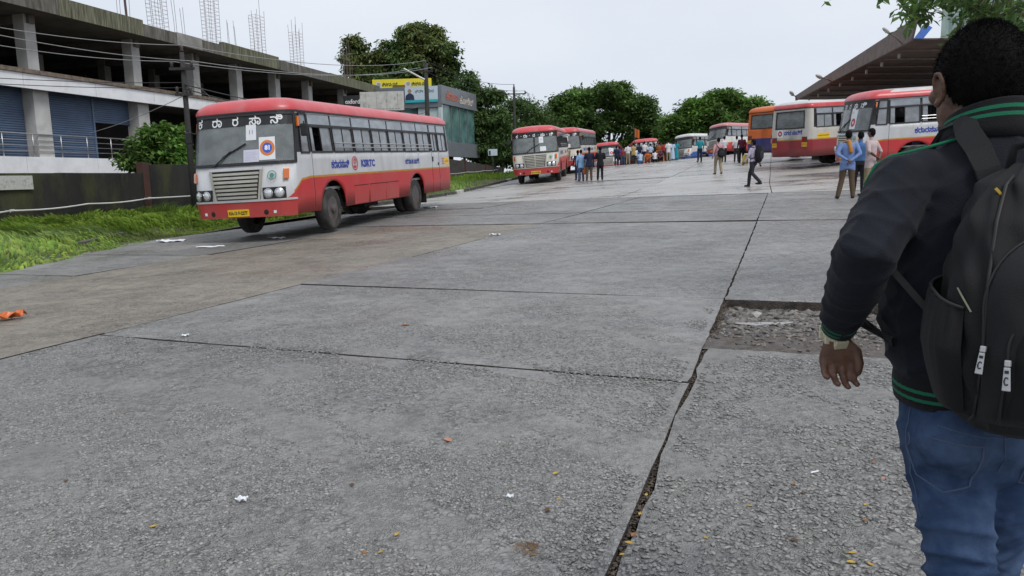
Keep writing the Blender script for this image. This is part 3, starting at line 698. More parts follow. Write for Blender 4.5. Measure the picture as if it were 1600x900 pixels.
def billboard(name, label, u0, u1, v0, v1, d, m, posts, zg):
    p = Vector(at((u0 + u1) / 2, v1, d)); w = (u1 - u0) / FPX * d; h = (v1 - v0) / FPX * d
    t = thing(name, label, 'billboard', (p.x, p.y, zg), -.06)
    z0 = p.z - zg
    MB().box((0, 0, z0 + h / 2), (w, .08, h)).build('panel', m, t, bevel=.01)
    for s in posts: MB().box((s * w, .14, (z0 + h) / 2 - .2), (.12, .12, z0 + h - .1)).build('post', M_DARKST, t)
    MB().box((0, .1, z0 + h - .15), (w * .98, .06, .06)).build('brace', M_DARKST, t)
    return t, w, h, z0
yb, w, h, z0 = billboard('billboard', 'bright yellow printed billboard above the grey building', 582, 675, 124, 147, 68, M_YEL, (-.45, 0, .45), 1.4)
def on(t, name, body, size, x, z, m, width=None, y=-.05):
    mb = MB(); flat_text(mb, body, size, (x, y, z), (1, 0, 0), (0, 0, 1), width=width, bold=.012); return mb.build(name, m, t)
for x in (-.38, .12):
    on(yb, 'lettering', 'ನಿಮ್ಮ ಮನೆ', .4, x * w + .95, z0 + h * .66, M_INK, 1.4); on(yb, 'lettering', 'ನಿಮ್ಮ ಆಯ್ಕೆ', .34, x * w + .95, z0 + h * .34, M_INK, 1.4)
    mb = MB(); mb.lathe([(.3, 0), (.3, .008)], (x * w - .1, -.045, z0 + h * .62), (0, -1, 0), 18); mb.build('printed_face', M_WHB, yb)
    mb = MB(); mb.lathe([(.17, 0), (.17, .008)], (x * w - .06, -.055, z0 + h * .66), (0, -1, 0), 14); mb.build('printed_hair', mat('print_grey', (.3, .29, .27), .6), yb)
MB().box((-.05 * w, -.05, z0 + h * .5), (1.15, .02, .26)).build('printed_bar', mat('print_olive', (.12, .1, .02), .6), yb)
wb, w, h, z0 = billboard('billboard', 'weathered white billboard with faint marks beside the roof end', 563, 632, 144, 173, 58, M_WHB, (-.4, .4), .9)
for q in range(9): MB().box((-.6 + .24 * q, -.045, z0 + .14), (.16, .01, .07)).build('printed_mark', mat('print_faint', (.3, .3, .29), .7), wb)
for x, z in ((.3, .62), (.36, .8), (.1, .5), (-.42, .3), (-.3, .25)): MB().box((x * w, -.045, z0 + z * h), (.07, .01, random.uniform(.15, .4))).build('printed_mark', mat('print_faint', (.3, .3, .29), .7), wb)
for q in range(4): MB().box((w * (-.36 + .24 * q), -.046, z0 + h / 2), (.02, .01, h * .96)).build('sheet_seam', mat('print_faint', (.3, .3, .29), .7), wb)
sb, w, h, z0 = billboard('shop_sign', 'small black sign with white handwritten lettering under the roof end', 537, 566, 150, 170, 60, mat('sign_black', (.02, .02, .022), .5, var=.2), (-.4, .4), .9)
on(sb, 'lettering', 'oxford', .5, 0, z0 + h * .55, mat('sign_white', (.7, .7, .7), .5), w * .8)
sp_ = Vector(at(770, 238, 70)); ss = thing('notice_sign', 'small pale blue and white sign board above the far wall', 'sign', (sp_.x, sp_.y, 1.2))
MB().box((0, 0, sp_.z - 1.2), (.85, .05, .6)).build('panel', M_BOARDP, ss); MB().box((0, .05, (sp_.z - 1.4) / 2), (.08, .05, sp_.z - 1.2)).build('post', M_DARKST, ss)
MB().box((-.28, -.03, sp_.z - 1.25), (.16, .02, .4)).build('printed_figure', M_NAVY, ss)

# ------------------------------------------------------------------ power poles and lines
M_POLE = mat('pole_concrete', (.03, .029, .028), .85, var=.3, scale=3)
M_WIRE = mat('wire', (.03, .03, .032), .6, var=.1); M_WIREL = mat('pale_wire', (.28, .28, .28), .6, var=.1)
M_INS = mat('insulator', (.05, .04, .04), .3, var=.2)
def pole(u, v_top, d, zg, label, arms, r=.13, lean=0.0):
    top = Vector(at(u, v_top, d)); t = thing('power_pole', label, 'pole', (top.x, top.y, zg), group='power poles'); h = top.z - zg
    MB().tube([(lean * h, 0, -.5), (lean * h * .5, 0, h * .5), (0, 0, h)], [r * 1.2, r, r * .8], 8).build('pole_shaft', M_POLE, t, smooth=True)
    tips = []
    for z, hw in arms:
        MB().box((0, -.1, h - z), (2 * hw, .08, .09)).build('cross_arm', M_POLE, t)
        for s in (-1, 1):
            mb = MB(); mb.lathe([(.02, 0), (.06, .05), (.04, .1), (.07, .15), (.03, .22)], (s * (hw - .08), -.1, h - z + .04), (0, 0, 1), 8); mb.build('insulator', M_INS, t, smooth=True)
            tips.append(Vector((top.x + s * (hw - .08), top.y - .1, zg + h - z + .25)))
    mb = MB(); mb.lathe([(.02, 0), (.07, .06), (.04, .12), (.07, .18), (.02, .26)], (0, 0, h), (0, 0, 1), 8); mb.build('insulator', M_INS, t, smooth=True)
    tips.append(Vector((top.x, top.y, zg + h + .24))); return t, tips
p1, t1 = pole(284, 82, 25.5, .4, 'dark power pole rising behind the windscreen of the big bus', [(.55, .42), (1.4, .3)], .10)
p2, t2 = pole(665, 100, 52, .9, 'black power pole standing before the yellow billboard', [(.5, .5)], .17)
mb = MB(); mb.tube([(-.1, -.1, 7.3), (-1.5, -.3, 8.05)], .07, 6); mb.build('lamp_arm', M_PIPE, p2)
p3, t3 = pole(803, 136, 66, 1.6, 'slim power pole with short cross arm above the second bus', [(.6, 1.05)], .12)
WN = [0]
def wire(a, b, sag, label, m=M_WIRE, r=.012):
    a, b = Vector(a), Vector(b); mid = (a + b) / 2; pp = []
    for q in range(17):
        t = q / 16; pp.append(a.lerp(b, t) - Vector((0, 0, sag * 4 * t * (1 - t))) - mid)
    o = MB().tube(pp, r, 4, cap=False).build('power_line', m); o.location = mid
    return tag(o, label, 'wire', 'overhead wires')
lefts = [(0, 42, 20), (0, 53, 20), (0, 70, 20)]
nm = ['topmost wire in front of the columns at the left edge', 'second wire from the top at the left edge', 'third wire from the top at the left edge']
for (u, v, d), tp, lb in zip(lefts, [t1[-1], t1[1], t1[0]], nm): wire(at(u - 30, v - 4, d), tp, .12, lb, M_WIREL, .011)
for (v, v2, lb) in ((121, 129, 'upper wire crossing the white band at the left'), (130, 137, 'lower wire crossing the white band at the left')): wire(at(-20, v, 19), at(285, v2, 25.5), .05, lb, M_WIRE, .01)
nm = ['left outer wire from the dark pole to the pole by the yellow billboard', 'right outer wire from the dark pole to the pole by the yellow billboard', 'middle wire from the dark pole to the pole by the yellow billboard']
for a, b, lb in zip([t1[0], t1[1], t1[-1]], [t2[0], t2[1], t2[-1]], nm): wire(a, b, .5, lb, M_WIREL, .014)
wire(at(288, 132, 25.5), at(660, 166, 52), .7, 'upper bundled cable sagging over the big bus roof', M_WIRE, .02)
wire(at(290, 139, 25.5), at(664, 176, 52), .8, 'lower bundled cable sagging over the big bus roof', M_WIRE, .02)
nm = ['left wire leading to the slim pole', 'right wire leading to the slim pole', 'top wire leading to the slim pole']
for a, b, lb in zip([t2[0], t2[1], t2[-1]], [t3[0], t3[1], t3[-1]], nm): wire(a, b, .5, lb, M_WIRE, .016)
wire(t3[1], at(850, 172, 95), .3, 'wire running down behind the slim pole to the trees', M_WIRE, .016)
wire(at(286, 150, 25.4), at(140, 208, 30), .1, 'guy wire slanting from the dark pole past the shutters', M_WIREL, .012)
wire(at(296, 120, 25.4), at(345, 165, 27), .05, 'slack cable looping from the dark pole to the bus roof', M_WIREL, .012)

# ------------------------------------------------------------------ bus station roof on the right
M_ROOFB = mat('brown_roof_underside', (.12, .085, .07), .85, var=.25, scale=1.2, dirt=(.05, .035, .03), dirt_amt=.5)
M_FASC = mat('brown_fascia', (.16, .125, .11), .7, var=.2, scale=3)
M_PURL = mat('steel_purlin', (.2, .17, .15), .6, var=.2)
M_GREENS = mat('green_sheet', (.24, .33, .31), .55, var=.15, scale=2, dirt=(.2, .19, .16), dirt_amt=.5)
M_BLUE = mat('blue_sheet', (.03, .12, .45), .5, var=.15, scale=3)
A_ = Vector(at(1245, 156, 52)); B_ = Vector(at(1427, 62, 33)); A2 = A_ + Vector((34, 5, 0)); B2 = B_ + Vector((34, 2, 0))
st = thing('station_roof', 'big brown sloping bus station roof with purlins underneath', 'roof', (A_.x, A_.y, float(g(A_.x, A_.y))))
so = Vector(st.location)
tris = MB(); q4 = [p - so for p in (A_, B_, B2, A2)]
mb = MB(); mb.prism(q4, (0, 0, .06)); mb.build('roof_sheet', M_ROOFB, st)
vf = (B_ - A_).normalized()
mb = MB(); up = Vector((0, 0, 1)); out = Vector((-.35, 0, .0))
fa = [A_ + up * -.05, B_ + up * -.05, B_ + up * .85 + out * 0 + vf * .5, A_ + up * .28]
mb.prism([p - so for p in fa], Vector((-.12, -.02, 0))); mb.build('fascia', M_FASC, st)
for q in range(1, 9):
    t = q / 9; a = A_.lerp(B_, t) - so; b = A2.lerp(B2, t) - so
    MB().beam(a + Vector((.3, 0, -.045)), b + Vector((0, 0, -.045)), .06, .07).build('purlin', M_PURL, st)
    MB().box(a + Vector((.25, 0, -.3)), (.09, .09, .2)).build('bracket', mat('bracket_pale', (.3, .27, .24), .6), st)
for s in (.05, .5, .93):
    a = A_.lerp(A2, .12).lerp(B_.lerp(B2, .12), s) + Vector((6.5, 0, 0)); gz = float(g(a.x, a.y))
    MB().box(Vector((a.x, a.y, (a.z + gz) / 2)) - so, (.4, .4, a.z - gz)).build('roof_post', M_COL, st)
for s in (.3, .7):
    a = A_.lerp(A2, s); b = B_.lerp(B2, s)
    MB().beam(a - so + Vector((0, 0, -.28)), b - so + Vector((0, 0, -.28)), .2, .3).build('rafter', M_ROOFB, st)
# corrugated upstand above the near edge
mb = MB(); V = []; nn = 130
for q in range(nn + 1):
    p = B_ + Vector((1.2, .06, .05)) + (B2 - B_) * (q / nn) * .5; o = .05 * (1 if (q // 2) % 2 else -1); V += [p + Vector((0, o, 0)) - so, p + Vector((0, o, 2.0)) - so]
mb.add(V, [(2 * q, 2 * q + 2, 2 * q + 3, 2 * q + 1) for q in range(nn)]); mb.build('corrugated_sheet', M_GREENS, st)
mb = MB(); c = [Vector(at(u, v, 32.6)) for u, v in ((1429, 60), (1443, 60), (1457, 43), (1447, 37))]; mb.prism([p - so for p in c], (0, .08, 0)); mb.build('blue_sheet', M_BLUE, st)
M_LAMP = mat('lamp_housing', (.4, .4, .38), .4, var=.1); M_LENS = mat('lamp_lens', (.6, .6, .55), .2, var=.05)
for (u, v, u2, v2, d, lb) in ((1412, 71, 1387, 50, 33.5, 'street lamp nearest the blue sheet on the brown roof edge'), (1305, 131, 1283, 121, 44, 'middle street lamp on the brown roof edge'), (1246, 156, 1239, 148, 51, 'farthest street lamp at the low end of the brown roof edge')):
    a = Vector(at(u, v, d)); b = Vector(at(u2, v2, d - .6)); t = thing('street_lamp', lb, 'street lamp', tuple(a), group='street lamps on the roof edge')
    w = b - a; MB().tube([(0, 0, 0), w * .55 + Vector((0, 0, .06)), w], .035, 6).build('lamp_arm', M_FASC, t)
    dirn = w.normalized(); k = .6 * d / 33.0
    mb = MB(); mb.tube([w - dirn * .1, w + dirn * .12 * k, w + dirn * .4 * k, w + dirn * .55 * k], [.05, .13 * k, .12 * k, .05], 10); mb.build('lamp_head', M_LAMP, t, smooth=True)
    mb = MB(); mb.tube([w + dirn * .12 * k - Vector((0, 0, .09 * k)), w + dirn * .4 * k - Vector((0, 0, .09 * k))], [.07 * k, .06 * k], 8); mb.build('lamp_lens', M_LENS, t, smooth=True)
# ------------------------------------------------------------------ trees
def leaf_mat(name, c, isl=.5, tr=.4): return mat(name, c, .55, var=.45, scale=.35, island=isl, transl=tr, spec=.35)
M_LEAF = leaf_mat('leaf_dark', (.088, .158, .048)); M_LEAF2 = leaf_mat('leaf_mid', (.112, .205, .052)); M_LEAF3 = leaf_mat('leaf_olive', (.145, .185, .06))
M_LEAFB = leaf_mat('leaf_bright', (.125, .25, .05)); M_BARK = mat('bark', (.07, .058, .045), .9, var=.35, scale=5, bump=.6, bscale=25)
def leaves(centers, sizes, aspect, seed, droop=.5, up=.3):
    """one leaf = two bent quads"""
    r_ = np.random.default_rng(seed); n = len(centers)
    a = r_.uniform(0, 6.283, n); el = r_.normal(-droop * .6, .5, n)
    d = np.stack([np.cos(a) * np.cos(el), np.sin(a) * np.cos(el), np.sin(el)], 1)
    ref = r_.normal(0, up, (n, 3)) + np.array([0, 0, 1.0]); s = np.cross(d, ref); s /= np.linalg.norm(s, axis=1, keepdims=True) + 1e-9
    nn = np.cross(s, d)
    L = sizes[:, None]; W = (sizes * aspect)[:, None]
    b = centers; t = centers + d * L; m_ = centers + d * L * .45 + nn * L * .10
    V = np.stack([b, m_ + s * W * .5, t, m_ - s * W * .5], 1)
    o = (np.arange(n) * 4)[:, None]
    return V.reshape(-1, 3), o + np.array([[0, 1, 2, 3]])
def crown_points(lobes, per, seed, shell=.5, twig=.8):
    """lobes: (cx,cy,cz, rx,ry,rz, weight); clumps on twigs near the lobe surface, leaves scattered round each clump"""
    r_ = np.random.default_rng(seed); out = []; cl = []
    for (cx, cy, cz, rx, ry, rz, w) in lobes:
        nc = int(34 * w)
        v = r_.normal(0, 1, (nc, 3)); v /= np.linalg.norm(v, axis=1, keepdims=True)
        rad = shell + (1 - shell) * r_.random(nc) ** .6; rad *= 1 + r_.normal(0, .10, nc)
        c = np.array([cx, cy, cz]) + v * rad[:, None] * np.array([rx, ry, rz])
        cl.append(c)
        k = int(per * .8)
        off = r_.normal(0, 1, (nc, k, 3)) * twig * np.array([1, 1, .55])
        out.append((c[:, None] + off).reshape(-1, 3))
    return np.concatenate(out), np.concatenate(cl)
def tree(name, label, base, lobes, per, leaf, aspect, m, seed, trunk_r=.3, twig=.8, shell=.5, droop=.5, group='trees beyond the yard', clumps=True, extra=None):
    t = thing(name, label, 'tree', tuple(base), group=group); b = np.array(base)
    lob = [(l[0] - b[0], l[1] - b[1], l[2] - b[2], *l[3:]) for l in lobes]
    P, cl = crown_points(lob, per, seed, shell, twig); r_ = np.random.default_rng(seed + 1)
    V, F = leaves(P, leaf * r_.uniform(.6, 1.3, len(P)), aspect, seed + 2, droop)
    ms = m if isinstance(m, list) else [m]
    mi = None
    if len(ms) > 1:
        h = (P[:, 2] - P[:, 2].min()) / np.ptp(P[:, 2]); f = np.sin(P[:, 0] * .9) + np.sin(P[:, 1] * 1.1 + 2) + 1.4 * (h - .5) + r_.normal(0, .6, len(P)); mi = (f > .5).astype(int)
    link('crown', mesh_np('crown', V, F, ms, False, mi), t)
    mb = MB(); top = np.mean([l[:3] for l in lob], axis=0); fork = np.array([top[0] * .25, top[1] * .25, max(1.0, min(l[2] - l[5] for l in lob) * .75)])
    mb.tube([(0, 0, -.4), tuple(fork * .5 + np.array([.1, 0, 0])), tuple(fork)], [trunk_r * 1.25, trunk_r, trunk_r * .85], 8); mb.build('trunk', M_BARK, t, smooth=True)
    mb = MB()
    for l in lob:
        c = np.array(l[:3]); md = fork + (c - fork) * .5 + np.array([0, 0, -.08 * np.linalg.norm(c - fork)]); mb.tube([tuple(fork), tuple(md), tuple(c)], [trunk_r * .6, trunk_r * .4, trunk_r * .15], 6)
        near = cl[np.linalg.norm((cl - c) / np.array(l[3:6]), axis=1) < 1.3][:14]
        for q in near: mb.tube([tuple(md + (c - md) * r_.random()), tuple((q + c) / 2 + np.array([0, 0, -.1])), tuple(q)], [trunk_r * .2, trunk_r * .1, .015], 4, cap=False)
    mb.build('limb', M_BARK, t, smooth=True); return t
def lobe(u, v, d, ru, rv, w=1.0, dd=None):
    p = at(u, v, d); return (p[0], p[1], p[2], ru / FPX * d, (dd or ru) / FPX * d, rv / FPX * d, w)
def gz(p, z): return (p[0], p[1], z)
D = 84
tree('broadleaf_tree', 'tallest tree with drooping olive leaves behind the yellow billboard', gz(at(648, 200, D), 1.0),
     [lobe(562, 90, D, 22, 30, .9), lobe(578, 135, D, 30, 34, 1.2), lobe(610, 105, D, 30, 40, 1.3), lobe(650, 66, D, 30, 34, 1.3), lobe(640, 120, D, 48, 42, 1.8), lobe(685, 98, D, 32, 40, 1.5), lobe(690, 145, D, 30, 34, 1.2), lobe(672, 55, D, 16, 16, .6), lobe(620, 160, D, 50, 25, 1.1)],
     210, .5, .5, [M_LEAF, M_LEAF3], 5, .35, .42, .5, .9)
D = 76
tree('slender_tree', 'dark tree with feathery drooping top right of the glass building', gz(at(752, 240, D), 1.2),
     [lobe(731, 140, D, 11, 24, .7), lobe(745, 165, D, 20, 22, .8), lobe(765, 150, D, 16, 10, .5), lobe(740, 200, D, 26, 34, 1.3), lobe(772, 190, D, 24, 26, 1.0), lobe(780, 222, D, 26, 22, 1.0), lobe(748, 232, D, 26, 20, 1.0)],
     170, .46, .45, M_LEAF, 15, .25, .36, .4, .9)
D = 94
tree('wispy_tree', 'thin open crowned tree behind the slim power pole', gz(at(815, 240, D), 1.6),
     [lobe(805, 168, D, 22, 12, .5), lobe(835, 182, D, 26, 14, .6), lobe(815, 205, D, 34, 24, 1.2), lobe(845, 215, D, 30, 26, 1.1), lobe(795, 225, D, 26, 26, 1.0)], 120, .5, .4, M_LEAF, 25, .22, .8, .3, .3)
D = 98
tree('rain_tree', 'wide domed rain tree standing behind the buses in the middle', gz(at(955, 245, D), 2.0),
     [lobe(885, 168, D, 26, 18, 1.1), lobe(915, 154, D, 30, 17, 1.2), lobe(955, 150, D, 34, 18, 1.4), lobe(990, 168, D, 30, 20, 1.2), lobe(1008, 192, D, 20, 22, .9), lobe(880, 198, D, 30, 24, 1.2), lobe(920, 190, D, 34, 26, 1.4), lobe(965, 192, D, 24, 14, .35), lobe(995, 218, D, 20, 10, .35), lobe(905, 225, D, 40, 20, .8), lobe(860, 205, D, 20, 26, .9)],
     190, .52, .5, [M_LEAF, M_LEAF2], 35, .45, .5, .5, .2)
D = 92
tree('rain_tree', 'umbrella crowned green tree above the white and blue bus', gz(at(1062, 250, D), 2.2),
     [lobe(1060, 195, D, 26, 18, 1.1), lobe(1095, 175, D, 34, 18, 1.3), lobe(1128, 160, D, 30, 15, 1.2), lobe(1160, 170, D, 34, 14, 1.3), lobe(1125, 188, D, 46, 18, 1.5), lobe(1175, 188, D, 24, 14, .9), lobe(1045, 222, D, 22, 24, 1.0), lobe(1075, 215, D, 30, 18, 1.1)],
     210, .52, .5, [M_LEAF2, M_LEAFB], 45, .4, .48, .5, .2)
tree('backdrop_tree', 'dark low tree filling the gap behind the crowd', gz(at(1040, 250, 112), 2.0), [lobe(1030, 215, 112, 26, 22, 1.1), lobe(1060, 235, 112, 34, 18, 1.2), lobe(1000, 240, 112, 34, 14, 1.2), lobe(1095, 232, 112, 30, 18, 1.0)], 110, .9, .6, [M_LEAF, M_LEAF2], 55, .3, .8)
tree('backdrop_tree', 'low dark trees behind the second and third buses', gz(at(840, 250, 110), 2.0), [lobe(820, 232, 110, 40, 20, 1.3), lobe(870, 232, 110, 40, 20, 1.3), lobe(930, 240, 110, 40, 14, 1.2), lobe(770, 235, 110, 40, 20, 1.2)], 110, .9, .6, M_LEAF, 65, .3, .8)
tree('backdrop_tree', 'dark mass of foliage right of the umbrella tree behind the buses', gz(at(1200, 250, 100), 2.4), [lobe(1120, 222, 100, 40, 18, 1.3), lobe(1180, 222, 100, 40, 20, 1.3)], 100, .9, .6, M_LEAF, 75, .3, .8)
# bush leaning over the black wall by the big bus
D = 31.5
tree('bush', 'bright green leafy bush leaning over the black wall beside the big bus', gz(at(252, 285, D), .3), [lobe(252, 210, D, 26, 16, 1.0), lobe(230, 235, D, 26, 18, 1.1), lobe(270, 235, D, 26, 22, 1.2), lobe(208, 255, D, 20, 10, .6), lobe(250, 256, D, 32, 14, 1.0), lobe(285, 258, D, 16, 16, .7)],
     55, .26, .5, [M_LEAF2, M_LEAFB], 85, .06, .17, .2, .6, group=None)
# boughs of a tree beside the camera, hanging into the top right corner
br = thing('overhanging_tree', 'leafy boughs of a nearby tree hanging into the top right corner', 'tree', (6.4, 7.6, float(g(6.4, 7.6))))
bo = np.array(br.location); r_ = np.random.default_rng(91); P = []
mb = MB()
tips = [(1452, 6, 6.6), (1475, -2, 6.4), (1505, 14, 6.8), (1530, 10, 6.3), (1560, 22, 6.9), (1590, 30, 6.5), (1600, 55, 7.0), (1640, 30, 6.6), (1610, 5, 6.2), (1550, -10, 6.4), (1480, -15, 6.6), (1680, 10, 6.8), (1660, 60, 6.4), (1575, 45, 7.2), (1440, -12, 6.8), (1530, 20, 7.4)]
fork = np.array([0, 0, 4.2]); trunk_pts = [(0, 0, -.4), (.1, 0, 2.0), tuple(fork)]
for u, v, d in tips:
    c = at(u, v, d) - bo; md = (fork + c) / 2 + np.array([0, 0, .35]); mb.tube([tuple(fork), tuple(md), tuple(c)], [.05, .025, .006], 5, cap=False)
    for q in range(6):
        cc = c + r_.normal(0, 1, 3) * np.array([.16, .2, .07]); mb.tube([tuple(c + (md - c) * .15), tuple(cc)], [.006, .003], 4, cap=False)
        P.append(cc + r_.normal(0, 1, (22, 3)) * np.array([.085, .085, .05]))
for u, v, d in ((1300, -2, 6.4), (1312, -14, 6.4), (1368, -8, 6.4), (1420, 22, 6.5), (1432, 8, 6.5), (1418, 38, 6.5)):
    c = at(u, v, d) - bo; mb.tube([tuple((fork * .3 + c * .7) + np.array([0, 0, .25])), tuple(c)], [.008, .003], 4, cap=False); P.append(c + r_.normal(0, 1, (9, 3)) * np.array([.035, .05, .02]))
P = np.concatenate(P); V, F = leaves(P, .095 * r_.uniform(.6, 1.3, len(P)), .45, 92, .5, .5)
link('crown', mesh_np('crown', V, F, [M_LEAF, M_LEAF2], False, (r_.random(len(P)) > .6).astype(int)), br)
mb.build('limb', M_BARK, br, smooth=True)
mb = MB(); mb.tube(trunk_pts, [.22, .18, .14], 10); mb.build('trunk', M_BARK, br, smooth=True)
# ------------------------------------------------------------------ buses
def dust_paint(name, c, rough=.38, dust=(.22, .17, .14), amt=.5, zhi=1.3):
    """vehicle paint with road dust streaks"""
    m = mat(name, c, rough, var=.07, scale=1.3, coat=.12, dirt=dust, dirt_amt=amt, dirt_scale=1.6, stretch=(1.3, 1.3, .55), bump=.10, bscale=2.2)
    n, l = nodes_of(m); b = n['Principled BSDF']                        # mud thrown up on the skirt
    src = b.inputs['Base Color'].links[0].from_socket; tcn = n.new('ShaderNodeTexCoord'); sx = n.new('ShaderNodeSeparateXYZ'); l.new(tcn.outputs['Object'], sx.inputs[0])
    mr = n.new('ShaderNodeMapRange'); mr.inputs[1].default_value = 1.05; mr.inputs[2].default_value = .35; mr.inputs[4].default_value = .75; l.new(sx.outputs['Z'], mr.inputs[0])
    no = n.new('ShaderNodeTexNoise'); no.inputs['Scale'].default_value = 3.2; no.inputs['Detail'].default_value = 7; no.inputs['Roughness'].default_value = .7; l.new(tcn.outputs['Object'], no.inputs['Vector'])
    ad = n.new('ShaderNodeMath'); ad.operation = 'MULTIPLY'; l.new(mr.outputs[0], ad.inputs[0]); l.new(no.outputs['Fac'], ad.inputs[1])
    mx_ = n.new('ShaderNodeMix'); mx_.data_type = 'RGBA'; mx_.inputs['B'].default_value = (.16, .115, .085, 1); l.new(src, mx_.inputs['A']); l.new(ad.outputs[0], mx_.inputs['Factor']); l.new(mx_.outputs['Result'], b.inputs['Base Color'])
    return m
P_SILVER = dust_paint('bus_silver', (.52, .53, .54), .4, (.28, .26, .24), .45)
P_RED = dust_paint('bus_red', (.50, .026, .03), .48, (.33, .10, .085), .45)
P_ROOFR = dust_paint('bus_roof_red', (.54, .06, .068), .36, (.46, .2, .2), .55)  # pinker than the body red: dust plus sky sheen painted into the colour
P_ROOFW = dust_paint('bus_roof_white', (.55, .53, .52), .4, (.4, .32, .3), .5)
P_GOLD = mat('bus_gold_stripe', (.42, .22, .02), .45, var=.15)
P_CREAM = dust_paint('bus_cream', (.52, .50, .45), .45, (.3, .27, .22), .5)
P_WHITE = dust_paint('bus_white', (.62, .62, .6), .4, (.35, .33, .3), .4)
P_ORANGE = dust_paint('bus_orange', (.62, .13, .012), .38, (.4, .14, .05), .4)
P_NAVY = dust_paint('bus_navy', (.018, .03, .17), .4, (.05, .05, .1), .5)
P_BLUE = dust_paint('bus_blue', (.05, .13, .42), .4, (.1, .13, .25), .4)
P_MAROON = dust_paint('bus_maroon', (.28, .022, .032), .42, (.13, .06, .055), .5)
M_RUB = mat('black_rubber', (.015, .015, .016), .5, var=.25, scale=8)
M_TYRE = mat('tyre', (.03, .028, .027), .85, var=.3, scale=6, bump=.5, bscale=30, dirt=(.12, .10, .085), dirt_amt=.6, dirt_scale=3)
M_RIM = mat('wheel_rim', (.10, .092, .088), .6, metal=.3, var=.3, scale=10, dirt=(.1, .07, .05), dirt_amt=.7)
M_UNDER = mat('underbody', (.012, .012, .012), .9, var=.3)
M_HUB = mat('wheel_hub', (.28, .25, .22), .6, metal=.4, var=.3, scale=12)
M_LETW = mat('letter_white', (.75, .77, .78), .5, var=.03); M_LETB = mat('letter_blue', (.02, .05, .33), .5, var=.05)
M_AMBER = mat('amber_lens', (.6, .14, .01), .15, var=.1, spec=.7, coat=.6); M_REDL = mat('red_lens', (.35, .01, .01), .15, var=.1, spec=.7)
M_LAMPG = mat('headlamp_glass', (.62, .64, .66), .08, var=.15, scale=40, spec=.9, coat=.8, metal=.3); M_CHROME = mat('chrome', (.55, .55, .55), .2, metal=1.0, var=.05)
M_GRILLE = mat('grille_slat', (.4, .39, .34), .45, var=.12, dirt=(.2, .17, .13), dirt_amt=.5)
M_PLATE = mat('plate_yellow', (.75, .48, .01), .45, var=.04); M_PAPER = mat('paper', (.72, .74, .76), .7, var=.03)
M_PRINTO = mat('print_orange', (.65, .2, .03), .6, var=.05); M_PRINTB = mat('print_blue', (.03, .1, .5), .6, var=.05); M_PRINTR = mat('print_red', (.45, .04, .06), .6, var=.05); M_PRINTL = mat('print_lilac', (.5, .48, .62), .6, var=.05)
M_SEAT = mat('seat_vinyl', (.05, .06, .09), .6, var=.2); M_INSIDE = mat('bus_inside', (.22, .22, .21), .8, var=.15)
def glass(name, tint, alpha, rough=.05, var=.25):
    m = mat(name, tint, rough, var=var, scale=2.2, alpha=alpha, spec=.7, stretch=(1, 1, 2.0), bump=.015, bscale=1.5); return m
G_SIDE = glass('side_glass', (.26, .28, .30), .84); G_TOP = glass('top_light_glass', (.27, .30, .33), .93, .12); G_WIND = glass('windscreen_glass', (.24, .265, .265), .55); G_DARK = glass('dark_glass', (.045, .055, .07), .86)  # side and windscreen tints are lightened to paint in pale reflections

